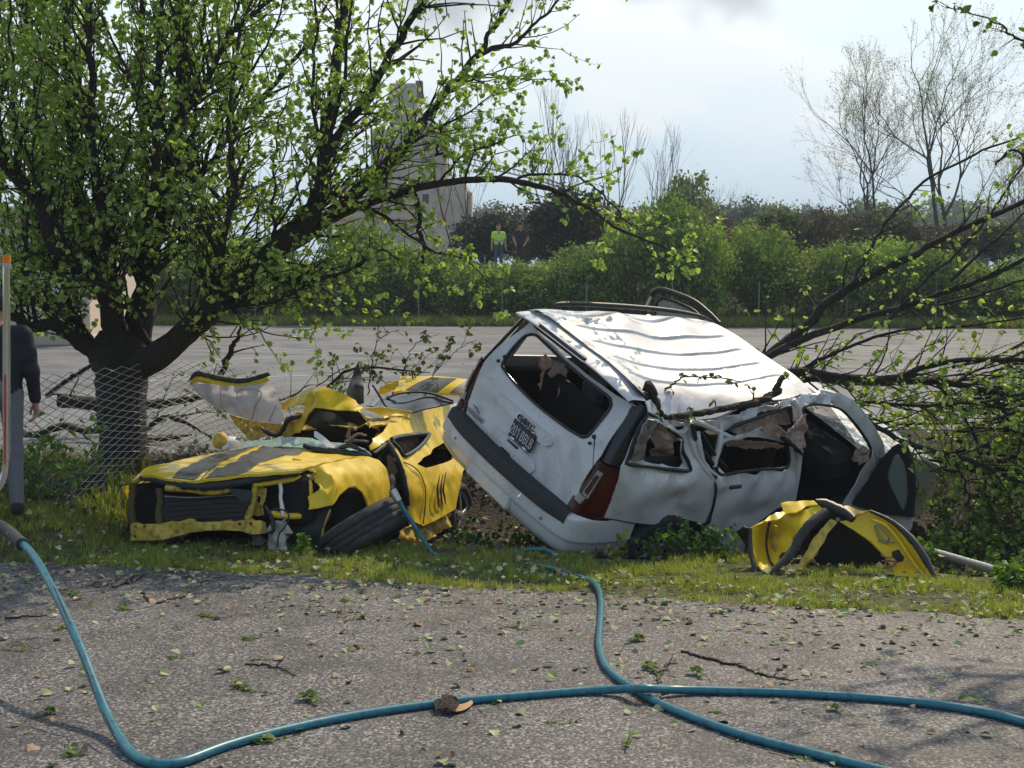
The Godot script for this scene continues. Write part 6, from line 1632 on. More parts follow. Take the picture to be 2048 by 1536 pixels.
func limb(called: String, parent: Node, twigs: G, pts: Array, r: Array, leaf: Dictionary, every: float, reach: float, start := 0.15, m: Material = null) -> void:
	var g := G.new()
	var q := curve(pts, 6)
	for i in q.size():
		q[i] += Vector3(bumps.get_noise_2d(i * 2.1, pts[0].x * 50.0), 0, bumps.get_noise_2d(i * 2.1, 300 + pts[0].x * 50.0)) * 0.05
	var rr := lerps(r, q.size())
	tube(g, q, rr, 9 if r[0] > 0.04 else 6, 0.09)
	obj(called, g, m if m else M.bark, parent)
	var walked := 0.0
	var next := 0.0
	for i in range(1, q.size()):
		var seg: Vector3 = q[i] - q[i - 1]
		walked += seg.length()
		if float(i) / q.size() < start:
			continue
		while next < walked:
			next += every * rng.randf_range(0.5, 1.5)
			var d := seg.normalized()
			var side := d.cross(Vector3(rng.randfn(), rng.randfn(), rng.randfn())).normalized()
			var f := float(i) / q.size()
			shoot(twigs, q[i], d * 0.7 + side * rng.randf_range(0.4, 1.1) + Vector3.UP * 0.15, reach * rng.randf_range(0.4, 1.2) * (1.0 - 0.35 * f), clampf(rr[i] * 0.4, 0.004, 0.012), leaf, 2)

func build_pear_tree() -> void:
	rng.seed = 31
	var t := thing("pear_tree", "big leafy tree with many upright limbs behind the yellow coupe", "tree", Transform3D(Basis(), Vector3(-4.0, -0.34, -13.3)))
	var off := -t.position
	var mv := func(a: Array) -> Array:
		var out := []
		for p in a:
			out.append(p + off)
		return out
	sprays = []
	tints = []
	var leaf := {"size": 0.053, "a": Color(0.22, 0.35, 0.07), "b": Color(0.56, 0.66, 0.23), "density": 0.85, "bunch": 5, "wander": 0.16, "rise": 0.05, "fork": 0.3}
	var tw := G.new()
	var g := G.new()
	var tp := curve(mv.call([Vector3(-4.034, -0.659, -13.3), Vector3(-4.022, -0.423, -13.3), Vector3(-4.009, 0.1, -13.3), Vector3(-4.015, 0.618, -13.3), Vector3(-4.013, 0.902, -13.3), Vector3(-4.017, 1.133, -13.3), Vector3(-4.022, 1.338, -13.3)]), 6)
	tube(g, tp, lerps([0.36, 0.275, 0.245, 0.245, 0.27, 0.33, 0.2], tp.size()), 16, 0.06)
	obj("trunk", g, M.bark, t)
	# limbs: (points, radii, spacing of shoots, reach of shoots)
	var L := [
		[[Vector3(-3.907, 1.03, -13.3), Vector3(-3.751, 1.542, -13.3), Vector3(-3.687, 2.051, -13.3), Vector3(-3.577, 2.405, -13.3), Vector3(-3.453, 2.908, -13.3), Vector3(-3.345, 3.656, -13.3), Vector3(-3.299, 4.347, -13.3), Vector3(-3.321, 5.177, -13.5), Vector3(-3.352, 6.25, -13.8), Vector3(-3.334, 7.415, -14)], [0.15, 0.12, 0.115, 0.11, 0.11, 0.11, 0.11, 0.09, 0.06, 0.02], 0.26, 1.1],
		[[Vector3(-3.917, 0.91, -13.2), Vector3(-3.476, 1.152, -13), Vector3(-3.071, 1.46, -12.8), Vector3(-2.649, 1.844, -12.7), Vector3(-2.352, 2.12, -12.7), Vector3(-2.056, 2.434, -12.7), Vector3(-1.847, 2.824, -12.8), Vector3(-1.806, 3.364, -12.9), Vector3(-1.713, 4.101, -13), Vector3(-1.642, 4.677, -13), Vector3(-1.596, 5.826, -13.2)], [0.19, 0.16, 0.15, 0.135, 0.125, 0.10, 0.085, 0.08, 0.07, 0.06, 0.02], 0.3, 1.0],
		[[Vector3(-2.255, 2.144, -12.7), Vector3(-1.92, 2.43, -12.6), Vector3(-1.764, 2.938, -12.4), Vector3(-1.559, 3.299, -12.3), Vector3(-1.312, 3.562, -12.2), Vector3(-1.068, 3.998, -12.1), Vector3(-0.808, 4.38, -12), Vector3(-0.558, 4.908, -12)], [0.09, 0.08, 0.06, 0.06, 0.055, 0.05, 0.045, 0.015], 0.3, 0.9],
		[[Vector3(-2.621, 1.853, -12.8), Vector3(-2.291, 2.122, -12.9), Vector3(-1.896, 2.423, -13.1), Vector3(-1.397, 2.94, -13.4), Vector3(-1.054, 3.287, -13.6), Vector3(-0.648, 3.848, -13.8), Vector3(-0.312, 4.239, -14), Vector3(0, 4.344, -14.1), Vector3(0.273, 4.587, -14.2), Vector3(0.516, 4.842, -14.3), Vector3(0.757, 5.157, -14.3)], [0.11, 0.10, 0.09, 0.075, 0.065, 0.055, 0.045, 0.03, 0.022, 0.018, 0.008], 0.36, 0.8],
		[[Vector3(-0.312, 4.239, -14), Vector3(-0.179, 4.524, -14), Vector3(-0.021, 4.782, -14), Vector3(0.189, 5.193, -14)], [0.04, 0.032, 0.026, 0.01], 0.5, 0.7],
		[[Vector3(-2.107, 2.297, -13), Vector3(-1.632, 2.515, -12.8), Vector3(-1.22, 2.645, -12.6), Vector3(-0.822, 2.742, -12.4), Vector3(-0.446, 2.78, -12.2), Vector3(-0.123, 2.78, -12), Vector3(0.118, 2.737, -11.9), Vector3(0.364, 2.669, -11.8), Vector3(0.562, 2.566, -11.7), Vector3(0.73, 2.464, -11.6), Vector3(0.949, 2.311, -11.5), Vector3(1.308, 2.148, -11.4), Vector3(1.528, 2.031, -11.4)], [0.07, 0.06, 0.05, 0.048, 0.045, 0.042, 0.038, 0.033, 0.028, 0.024, 0.02, 0.012, 0.005], 0.6, 0.5],
		[[Vector3(0.041, 2.785, -12), Vector3(0.166, 2.823, -12.1), Vector3(0.33, 2.835, -12.2), Vector3(0.59, 2.828, -12.3), Vector3(0.832, 2.681, -12.4), Vector3(1.022, 2.479, -12.4), Vector3(1.127, 2.376, -12.4), Vector3(1.509, 2.388, -12.5)], [0.02, 0.018, 0.016, 0.015, 0.013, 0.012, 0.009, 0.004], 0.35, 0.5],
		[[Vector3(-4.149, 0.979, -13.3), Vector3(-4.283, 1.109, -13.2), Vector3(-4.392, 1.257, -13.1), Vector3(-4.579, 1.407, -12.9), Vector3(-4.761, 1.391, -12.8), Vector3(-4.9, 1.513, -12.7), Vector3(-5.244, 1.662, -12.6), Vector3(-5.667, 2.046, -12.5)], [0.13, 0.11, 0.10, 0.085, 0.075, 0.07, 0.06, 0.03], 0.32, 0.9],
		[[Vector3(-4.148, 1.03, -13.3), Vector3(-4.386, 1.178, -13.4), Vector3(-4.656, 1.528, -13.6), Vector3(-4.923, 1.606, -13.8), Vector3(-5.144, 1.646, -13.9), Vector3(-5.392, 1.751, -14), Vector3(-5.998, 2.165, -14.2), Vector3(-6.452, 2.817, -14.3)], [0.13, 0.11, 0.10, 0.09, 0.08, 0.07, 0.05, 0.02], 0.3, 1.0],
		[[Vector3(-4.092, 1.184, -13.3), Vector3(-4.162, 1.642, -13.4), Vector3(-4.311, 2.052, -13.5), Vector3(-4.43, 2.286, -13.6), Vector3(-4.525, 2.929, -13.6), Vector3(-4.554, 3.694, -13.6), Vector3(-4.582, 4.722, -13.7), Vector3(-4.688, 6.312, -14)], [0.13, 0.11, 0.09, 0.085, 0.075, 0.065, 0.06, 0.02], 0.26, 1.0],
		[[Vector3(-4.045, 1.241, -13.2), Vector3(-4.053, 1.753, -12.9), Vector3(-4.18, 1.951, -12.7), Vector3(-4.348, 2.141, -12.5), Vector3(-4.487, 2.611, -12.4), Vector3(-4.654, 2.837, -12.3), Vector3(-4.748, 3.06, -12.2), Vector3(-4.868, 3.729, -12.1), Vector3(-4.878, 4.82, -12)], [0.12, 0.10, 0.09, 0.085, 0.08, 0.07, 0.06, 0.05, 0.02], 0.26, 1.0],
		[[Vector3(-4.038, 1.287, -13.3), Vector3(-3.982, 1.851, -13), Vector3(-4.001, 2.51, -12.8), Vector3(-3.994, 3.096, -12.6), Vector3(-3.975, 3.787, -12.5), Vector3(-3.937, 4.461, -12.4), Vector3(-3.895, 5.607, -12.3)], [0.12, 0.09, 0.07, 0.055, 0.05, 0.045, 0.015], 0.25, 1.0],
		[[Vector3(-3.993, 1.23, -13.4), Vector3(-3.884, 1.844, -13.8), Vector3(-3.878, 2.162, -14), Vector3(-3.92, 2.698, -14.1), Vector3(-3.972, 3.452, -14.2), Vector3(-3.976, 4.842, -14.3), Vector3(-3.997, 6.176, -14.4)], [0.13, 0.09, 0.07, 0.06, 0.055, 0.045, 0.015], 0.25, 1.0],
		[[Vector3(-3.756, 2.052, -13.4), Vector3(-3.583, 2.494, -13), Vector3(-3.469, 2.873, -12.8), Vector3(-3.406, 3.58, -12.7), Vector3(-3.334, 4.222, -12.6), Vector3(-3.247, 5.167, -12.5)], [0.08, 0.07, 0.06, 0.05, 0.04, 0.012], 0.26, 0.9],
		[[Vector3(-3.497, 2.502, -13.2), Vector3(-3.392, 2.713, -13.4), Vector3(-3.121, 3.091, -13.7), Vector3(-2.895, 3.472, -13.9), Vector3(-2.528, 3.941, -14.1), Vector3(-2.151, 4.499, -14.3), Vector3(-1.806, 5.18, -14.4)], [0.07, 0.06, 0.05, 0.042, 0.034, 0.026, 0.01], 0.28, 0.9],
		[[Vector3(-3.367, 3.347, -13.2), Vector3(-3.148, 3.557, -12.9), Vector3(-2.876, 3.84, -12.7), Vector3(-2.635, 4.181, -12.5), Vector3(-2.281, 4.461, -12.4), Vector3(-1.973, 4.825, -12.4)], [0.06, 0.05, 0.042, 0.034, 0.026, 0.01], 0.28, 0.9],
		[[Vector3(-4.151, 1.428, -13.6), Vector3(-4.645, 2.266, -13.9), Vector3(-5.018, 3.078, -14.2), Vector3(-5.222, 4.063, -14.4), Vector3(-5.286, 4.882, -14.5), Vector3(-5.315, 5.97, -14.6)], [0.09, 0.075, 0.065, 0.055, 0.045, 0.015], 0.25, 1.0],
		[[Vector3(-3.636, 1.85, -13.1), Vector3(-3.299, 2.307, -13.4), Vector3(-3.083, 2.57, -13.6), Vector3(-2.915, 2.683, -13.8), Vector3(-2.69, 2.746, -14)], [0.06, 0.05, 0.04, 0.03, 0.012], 0.2, 0.9],
		[[Vector3(-3.196, 1.357, -12.9), Vector3(-2.87, 1.855, -12.6), Vector3(-2.721, 2.282, -12.4), Vector3(-2.597, 2.698, -12.3), Vector3(-2.428, 3.151, -12.2)], [0.05, 0.045, 0.04, 0.03, 0.01], 0.22, 0.9],
		[[Vector3(-2.452, 1.999, -12.7), Vector3(-2.224, 1.855, -12.5), Vector3(-1.905, 1.857, -12.3), Vector3(-1.514, 1.951, -12.2), Vector3(-1.222, 2.136, -12.1), Vector3(-1.038, 2.044, -12.1)], [0.05, 0.04, 0.032, 0.025, 0.016, 0.006], 0.2, 0.7],
		[[Vector3(-2.993, 1.555, -12.9), Vector3(-2.633, 1.613, -12.6), Vector3(-2.209, 1.667, -12.4), Vector3(-1.906, 1.81, -12.3), Vector3(-1.611, 1.671, -12.2)], [0.05, 0.035, 0.028, 0.018, 0.007], 0.2, 0.6],
		[[Vector3(-1.858, 2.722, -12.7), Vector3(-1.557, 2.621, -12.6), Vector3(-1.165, 2.426, -12.5), Vector3(-0.778, 2.14, -12.4), Vector3(-0.443, 2.045, -12.3), Vector3(-0.16, 1.763, -12.3)], [0.035, 0.028, 0.022, 0.016, 0.012, 0.005], 0.4, 0.5],
		[[Vector3(-0.931, 2.74, -12.6), Vector3(-0.888, 2.426, -12.5), Vector3(-0.856, 2.141, -12.5), Vector3(-0.833, 1.927, -12.5)], [0.03, 0.034, 0.03, 0.01], 0.9, 0.3],
		[[Vector3(-0.846, 3.542, -13.6), Vector3(-0.652, 3.208, -13.3), Vector3(-0.773, 3.1, -13.2), Vector3(-0.691, 3.337, -13.1), Vector3(-0.587, 3.448, -13)], [0.02, 0.02, 0.018, 0.016, 0.008], 0.7, 0.4],
		[[Vector3(-1.657, 2.543, -13), Vector3(-1.179, 2.961, -12.7), Vector3(-0.826, 3.227, -12.5), Vector3(-0.438, 3.391, -12.3), Vector3(-0.18, 3.562, -12.2)], [0.035, 0.026, 0.02, 0.012, 0.005], 0.22, 0.7],
		[[Vector3(-0.739, 2.764, -12.6), Vector3(-0.447, 3.04, -12.5), Vector3(-0.184, 3.124, -12.4), Vector3(0.075, 3.207, -12.3), Vector3(0.122, 3.023, -12.3)], [0.02, 0.014, 0.01, 0.007, 0.003], 0.22, 0.45],
		[[Vector3(-0.604, 3.768, -13.4), Vector3(-0.372, 3.854, -13.3), Vector3(-0.12, 3.742, -13.2), Vector3(0.18, 3.84, -13.2), Vector3(0.454, 3.84, -13.2)], [0.018, 0.014, 0.01, 0.007, 0.004], 0.3, 0.3],
		[[Vector3(-3.653, 1.196, -13.1), Vector3(-3.715, 1.664, -12.5), Vector3(-3.948, 1.858, -12.2), Vector3(-4.159, 1.86, -12), Vector3(-4.395, 1.952, -11.9)], [0.05, 0.04, 0.03, 0.02, 0.008], 0.22, 0.7],
	]
	for l in L:
		var rad := []
		for r in l[1]:
			rad.append(r * (0.72 if r < 0.12 else 0.85))
		limb("limb", t, tw, mv.call(l[0]), rad, leaf, l[2] * (0.2 if l[0][0].x > -3.4 else 0.26), l[3])
	for k in 74:   # finer upright limbs
		var l: Array = L[[0, 0, 1, 1, 2, 7, 8, 9, 10, 11, 12, 13, 14, 15, 16, 17, 18, 9, 10, 16][rng.randi_range(0, 19)]]
		var q: Array = mv.call(l[0])
		var i := rng.randi_range(2, q.size() - 2)
		var p: Vector3 = q[i].lerp(q[i - 1], rng.randf())
		var d := Vector3(rng.randfn() * 0.35, 1.0, rng.randfn() * 0.4).normalized()
		var line := [p]
		var len := rng.randf_range(0.35, 0.8)
		for j in 4:
			d = (d + Vector3(rng.randfn() * 0.1, 0.12, rng.randfn() * 0.1)).normalized()
			line.append(line[-1] + d * len)
		var r := rng.randf_range(0.012, 0.026)
		limb("limb", t, tw, line, [r, r * 0.8, r * 0.6, r * 0.4, 0.004], leaf, 0.11, 0.55)
	stuff(obj("twigs", tw, M.bark, t))
	scatter("leaves", leaf_mesh(M.leaf, 0.22, 0.25), sprays, tints, t)
	print("pear leaves ", sprays.size(), " twig tris ", tw.ix.size() / 3)

func build_fallen_tree() -> void:
	rng.seed = 42
	var t := thing("fallen_tree", "fallen leafy tree with long dark limbs lying over the SUV bonnet", "tree", Transform3D(Basis(), Vector3(3.2, 0.2, -13.6)))
	var off := -t.position
	var mv := func(a: Array) -> Array:
		var out := []
		for p in a:
			out.append(p + off)
		return out
	sprays = []
	tints = []
	var few := {"size": 0.055, "a": Color(0.2, 0.32, 0.06), "b": Color(0.52, 0.62, 0.20), "density": 0.3, "bunch": 3, "wander": 0.13, "rise": 0.01, "fork": 0.25}
	var many := few.duplicate()
	many.density = 0.7
	many.bunch = 4
	var tw := G.new()
	var L := [
		[[Vector3(2.464, 0.764, -14), Vector3(2.79, 1.068, -13.9), Vector3(3.187, 1.369, -14), Vector3(3.493, 1.665, -14), Vector3(3.869, 1.895, -14), Vector3(4.324, 2.125, -14), Vector3(4.803, 2.359, -14.2), Vector3(5.623, 2.703, -14.4), Vector3(6.421, 3.11, -14.6)], [0.075, 0.075, 0.078, 0.072, 0.066, 0.06, 0.054, 0.04, 0.015], 0.42, 0.7, few],
		[[Vector3(2.552, 0.907, -13.9), Vector3(2.85, 1.102, -13.8), Vector3(3.167, 1.229, -13.9), Vector3(3.682, 1.416, -13.9), Vector3(4.202, 1.561, -13.9), Vector3(4.719, 1.752, -13.9), Vector3(5.13, 1.896, -13.9), Vector3(5.332, 2.058, -13.6), Vector3(6.017, 2.459, -13.4)], [0.06, 0.062, 0.058, 0.052, 0.046, 0.04, 0.034, 0.012], 0.4, 0.7, few],
		[[Vector3(3.525, 1.67, -14), Vector3(3.619, 1.788, -14), Vector3(3.902, 2.15, -14.3), Vector3(4.099, 2.433, -14.5), Vector3(4.412, 2.718, -14.7), Vector3(4.754, 2.993, -14.9), Vector3(5.411, 3.319, -15.1), Vector3(6.017, 3.538, -15.3), Vector3(6.568, 3.922, -15.4)], [0.03, 0.036, 0.032, 0.03, 0.027, 0.024, 0.02, 0.014, 0.006], 0.4, 0.6, few],
		[[Vector3(2.744, 0.65, -13.5), Vector3(2.956, 0.917, -13.3), Vector3(3.255, 1.082, -13.3), Vector3(3.651, 1.241, -13.3), Vector3(4.027, 1.338, -13.3), Vector3(4.555, 1.388, -13.1), Vector3(5.078, 1.476, -12.9), Vector3(5.736, 1.61, -12.7)], [0.034, 0.032, 0.026, 0.022, 0.018, 0.013, 0.005], 0.35, 0.6, few],
		[[Vector3(2.688, 0.87, -13.5), Vector3(2.984, 0.925, -13.2), Vector3(3.311, 0.869, -13.2), Vector3(3.674, 0.848, -13.2), Vector3(3.913, 0.859, -13.2), Vector3(4.142, 0.981, -13), Vector3(4.496, 1.059, -12.9), Vector3(5.053, 1.066, -12.8), Vector3(5.711, 1.104, -12.6)], [0.05, 0.055, 0.054, 0.05, 0.045, 0.04, 0.032, 0.012], 0.35, 0.8, few],
		[[Vector3(2.737, 0.72, -13.6), Vector3(3.083, 0.826, -13.4), Vector3(3.394, 0.8, -13.4), Vector3(3.772, 0.785, -13.4), Vector3(4.344, 0.809, -13.3), Vector3(4.814, 0.726, -13.2), Vector3(5.185, 0.659, -13.1), Vector3(5.916, 0.497, -13)], [0.045, 0.048, 0.05, 0.052, 0.05, 0.045, 0.02], 0.26, 1.0, many],
		[[Vector3(3.284, 0.6, -12.75), Vector3(3.391, 0.541, -12.7), Vector3(3.612, 0.4, -12.6), Vector3(3.799, 0.297, -12.45), Vector3(3.941, 0.25, -12.3), Vector3(4.174, 0.211, -12.1), Vector3(4.489, 0.096, -11.9), Vector3(4.698, 0.01, -11.8), Vector3(5.084, -0.117, -11.6)], [0.03, 0.036, 0.04, 0.04, 0.038, 0.034, 0.028, 0.022, 0.008], 0.3, 0.7, many],
		[[Vector3(3.347, 0.638, -13), Vector3(3.699, 0.618, -13), Vector3(4.121, 0.599, -12.9), Vector3(4.484, 0.639, -12.8), Vector3(4.992, 0.562, -12.6), Vector3(5.45, 0.456, -12.5)], [0.02, 0.024, 0.024, 0.022, 0.016, 0.006], 0.2, 0.9, many],
		[[Vector3(4.514, 0.23, -13.1), Vector3(4.721, 0.116, -13), Vector3(5.127, 0.08, -12.9), Vector3(5.597, 0.019, -12.8)], [0.022, 0.022, 0.02, 0.008], 0.2, 0.9, many],
		[[Vector3(4.182, 0.818, -12.8), Vector3(4.454, 0.481, -12.7), Vector3(4.576, 0.149, -12.6), Vector3(4.626, -0.229, -12.5), Vector3(4.721, -0.554, -12.4)], [0.025, 0.022, 0.018, 0.014, 0.006], 0.16, 0.8, many],
		[[Vector3(4.705, 0.689, -12.6), Vector3(4.873, 0.359, -12.5), Vector3(4.934, -0.017, -12.4), Vector3(4.967, -0.437, -12.3)], [0.025, 0.022, 0.018, 0.008], 0.16, 0.8, many],
		[[Vector3(4.568, 1.845, -13.6), Vector3(5.097, 2.264, -13.8), Vector3(5.472, 2.534, -14), Vector3(6.089, 2.918, -14.2)], [0.03, 0.026, 0.02, 0.008], 0.3, 0.8, few],
		[[Vector3(3.982, 1.424, -13.7), Vector3(4.402, 1.843, -13.9), Vector3(4.938, 2.271, -14.1), Vector3(5.571, 3.086, -14.3), Vector3(5.988, 3.526, -14.4)], [0.025, 0.024, 0.02, 0.015, 0.006], 0.35, 0.7, few],
		[[Vector3(4.241, 1.605, -12.9), Vector3(4.562, 1.708, -12.7), Vector3(4.908, 1.855, -12.5), Vector3(5.35, 1.951, -12.4)], [0.022, 0.02, 0.016, 0.008], 0.3, 0.8, few],
		[[Vector3(4.961, 3.024, -13.5), Vector3(5.161, 3.176, -13.5), Vector3(5.322, 2.973, -13.5), Vector3(5.577, 3.024, -13.5)], [0.02, 0.02, 0.018, 0.01], 0.12, 0.7, many],
		[[Vector3(3.702, 0.497, -13), Vector3(3.96, 0.628, -13.2), Vector3(4.303, 0.463, -13.3), Vector3(4.482, 0.217, -13.2)], [0.014, 0.014, 0.012, 0.005], 0.12, 0.6, many],
		[[Vector3(4.249, 0.163, -12.5), Vector3(4.367, -0.066, -12.4), Vector3(4.389, -0.34, -12.3), Vector3(4.314, -0.61, -12.2)], [0.018, 0.016, 0.012, 0.005], 0.13, 0.7, many],
	]
	for l in L:
		var rad := []
		for r in l[1]:
			rad.append(r * 0.68)
		limb("limb", t, tw, mv.call(l[0]), rad, l[4], l[2] * (0.3 if l[4].density > 0.5 else 0.5), l[3], 0.05)
	for k in 74:   # thinner limbs of the fallen crown
		var p := Vector3(rng.randf_range(4.0, 5.8), rng.randf_range(-0.2, 1.1), rng.randf_range(-14.2, -11.9)) - t.position
		var d := Vector3(1.0, rng.randf_range(-0.25, 0.35), rng.randf_range(-0.3, 0.4)).normalized()
		var line := [p]
		for j in 4:
			d = (d + Vector3(0.1, rng.randfn() * 0.12, rng.randfn() * 0.12)).normalized()
			line.append(line[-1] + d * rng.randf_range(0.35, 0.6))
		var r := rng.randf_range(0.008, 0.018)
		limb("limb", t, tw, line, [r, r * 0.8, r * 0.6, 0.004], many if line[0].y < 0.55 else few, 0.17, 0.6, 0.05)
	stuff(obj("twigs", tw, M.bark, t))
	scatter("leaves", leaf_mesh(M.leaf, 0.22, 0.25), sprays, tints, t)
	print("fallen leaves ", sprays.size(), " twig tris ", tw.ix.size() / 3)

# a loose branch or leafy sapling: one thing with a stem, twigs and leaves
func sprig(called: String, label: String, category: String, pts: Array, r: Array, leaf: Dictionary, every: float, reach: float, group := "", m: Material = null) -> Node3D:
	var t := thing(called, label, category, Transform3D(Basis(), pts[0]), group)
	var q := []
	for p in pts:
		q.append(p - pts[0])
	sprays = []
	tints = []
	var tw := G.new()
	limb("stem", t, tw, q, r, leaf, every, reach, 0.05, m)
	if tw.ix.size():
		stuff(obj("twigs", tw, m if m else M.bark, t))
	if sprays.size():
		scatter("leaves", leaf_mesh(M.leaf, 0.22, 0.25), sprays, tints, t)
	return t

func build_loose_branches() -> void:
	rng.seed = 8
	var bare := {"size": 0.06, "a": Color(0.08, 0.15, 0.03), "b": Color(0.16, 0.26, 0.05), "density": 0.1, "bunch": 2, "wander": 0.16, "rise": 0.03, "fork": 0.25}
	var leafy := bare.duplicate()
	leafy.density = 0.55
	leafy.bunch = 3
	var brown := leafy.duplicate()
	brown.a = Color(0.07, 0.05, 0.03)
	brown.b = Color(0.12, 0.2, 0.04)
	# on the crushed roof of the SUV
	sprig("broken_branch", "thick broken branch lodged along the crushed right edge of the SUV roof", "branch", [Vector3(1.24, 0.753, -10.55), Vector3(1.33, 0.753, -10.6), Vector3(1.45, 0.757, -10.68), Vector3(1.583, 0.765, -10.78), Vector3(1.73, 0.776, -10.9), Vector3(1.876, 0.793, -11), Vector3(2.008, 0.804, -11.1), Vector3(2.132, 0.821, -11.2), Vector3(2.236, 0.853, -11.28), Vector3(2.317, 0.884, -11.33), Vector3(2.34, 0.935, -11.36), Vector3(2.369, 1.016, -11.42)], [0.016, 0.026, 0.028, 0.028, 0.028, 0.028, 0.03, 0.031, 0.031, 0.03, 0.028, 0.026], bare, 0.35, 0.14)
	sprig("broken_branch", "short broken stub standing at the torn rear corner of the SUV roof", "branch", [Vector3(1.234, 0.763, -10.5), Vector3(1.2, 0.821, -10.5), Vector3(1.17, 0.897, -10.5), Vector3(1.14, 0.963, -10.5), Vector3(1.115, 1.022, -10.5)], [0.016, 0.024, 0.034, 0.042, 0.045], bare, 9.0, 0.1)
	sprig("leafy_sprig", "leafy twig lying across the middle of the SUV roof", "branch", [Vector3(1.281, 0.964, -10.85), Vector3(1.362, 0.981, -10.95), Vector3(1.437, 1.038, -11), Vector3(1.531, 1.047, -11.05), Vector3(1.644, 1.038, -11.1), Vector3(1.774, 1.026, -11.2), Vector3(1.88, 1.008, -11.25), Vector3(1.996, 0.981, -11.2)], [0.008, 0.008, 0.007, 0.006, 0.006, 0.005, 0.005, 0.003], brown, 0.2, 0.06)
	# on the lot between the tree and the coupe
	sprig("fallen_limb", "sawn thick limb lying on the lot left of the big tree", "branch", [Vector3(-5.324, 0.425, -15.2), Vector3(-5.019, 0.389, -15.2), Vector3(-4.698, 0.343, -15.3), Vector3(-4.159, 0.358, -15.5), Vector3(-3.664, 0.435, -15.7)], [0.085, 0.08, 0.07, 0.055, 0.02], leafy, 0.3, 0.9)
	sprig("fallen_limb", "long bent limb on the lot behind the chain link fence", "branch", [Vector3(-5.623, 0.099, -14.6), Vector3(-5.34, 0.099, -14.6), Vector3(-5.083, 0.19, -14.6), Vector3(-4.892, 0.121, -14.7), Vector3(-4.576, 0.133, -14.6), Vector3(-4.069, 0.044, -14.5), Vector3(-3.643, 0.088, -14.6)], [0.03, 0.04, 0.042, 0.038, 0.034, 0.03, 0.012], bare, 0.3, 0.6)
	sprig("fallen_limb", "straight grey branch leaning up against the big trunk", "branch", [Vector3(-5.115, 0.571, -14.2), Vector3(-4.902, 0.719, -14.2), Vector3(-4.706, 0.846, -14.2), Vector3(-4.539, 0.939, -14.2)], [0.028, 0.026, 0.024, 0.02], bare, 0.7, 0.3)
	sprig("fallen_limb", "leafy branch lying right of the big trunk behind the fence", "branch", [Vector3(-4.151, 0.145, -14.6), Vector3(-3.922, 0.287, -14.6), Vector3(-3.616, 0.214, -14.5), Vector3(-3.293, 0.071, -14.3)], [0.03, 0.026, 0.02, 0.01], leafy, 0.10, 0.6)
	sprig("fallen_limb", "leafy branch caught behind the raised airbag of the coupe", "branch", [Vector3(-3.535, 0.527, -14.2), Vector3(-3.314, 0.582, -14.2), Vector3(-3.039, 0.609, -14.2), Vector3(-2.511, 0.547, -14), Vector3(-2.184, 0.71, -14)], [0.03, 0.024, 0.02, 0.014, 0.006], leafy, 0.16, 0.5)
	sprig("fallen_limb", "dark bare snag rising above the raised airbag", "branch", [Vector3(-3.168, 0.621, -13.8), Vector3(-3.083, 0.846, -13.8), Vector3(-2.988, 1.102, -13.8), Vector3(-2.9, 1.251, -13.8), Vector3(-2.855, 1.424, -13.7)], [0.03, 0.032, 0.03, 0.02, 0.008], bare, 0.25, 0.4)
	sprig("fallen_limb", "leafy tangle between the coupe roof and its boot lid", "branch", [Vector3(-2.256, 0.484, -15.2), Vector3(-1.959, 0.749, -15.2), Vector3(-1.665, 0.808, -15.2), Vector3(-1.313, 0.779, -15.2), Vector3(-0.968, 0.741, -15.3)], [0.02, 0.018, 0.016, 0.012, 0.005], brown, 0.08, 0.55)
	sprig("vine_shoot", "slender leafy shoot rising beside the black upright trim", "branch", [Vector3(-1.72, 0.464, -15.4), Vector3(-1.675, 0.763, -15.4), Vector3(-1.613, 1.06, -15.4), Vector3(-1.476, 1.191, -15.4), Vector3(-1.327, 1.238, -15.4)], [0.008, 0.007, 0.006, 0.005, 0.003], brown, 0.14, 0.35)
	sprig("vine_shoot", "slender leafy shoot left of the SUV tail lamp", "branch", [Vector3(-0.95, 0.678, -15), Vector3(-0.833, 0.852, -15), Vector3(-0.688, 0.968, -15), Vector3(-0.543, 1.084, -15), Vector3(-0.398, 1.142, -15)], [0.006, 0.006, 0.005, 0.004, 0.002], brown, 0.12, 0.3)
	sprig("vine_shoot", "slender leafy shoot behind the kicked up boot lid", "branch", [Vector3(-1.314, 0.661, -15.2), Vector3(-1.225, 0.896, -15.2), Vector3(-1.136, 1.072, -15.2), Vector3(-0.96, 1.16, -15.2), Vector3(-0.842, 1.201, -15.2)], [0.006, 0.006, 0.005, 0.004, 0.002], brown, 0.14, 0.3)
	sprig("vine_shoot", "leafy twig between the snag and the black upright trim", "branch", [Vector3(-2.425, 0.523, -14.8), Vector3(-2.195, 0.638, -14.8), Vector3(-1.964, 0.81, -14.8), Vector3(-1.85, 0.781, -14.8)], [0.008, 0.007, 0.005, 0.003], leafy, 0.16, 0.4)
	# low growth
	var weed := {"size": 0.055, "a": Color(0.09, 0.17, 0.025), "b": Color(0.18, 0.29, 0.045), "density": 0.8, "bunch": 3, "wander": 0.2, "rise": 0.05, "fork": 0.2}
	var dark := weed.duplicate()
	dark.a = Color(0.035, 0.085, 0.022)
	dark.b = Color(0.06, 0.13, 0.03)
	var lush := weed.duplicate()
	lush.size = 0.045
	lush.a = Color(0.06, 0.14, 0.03)
	lush.b = Color(0.13, 0.25, 0.05)
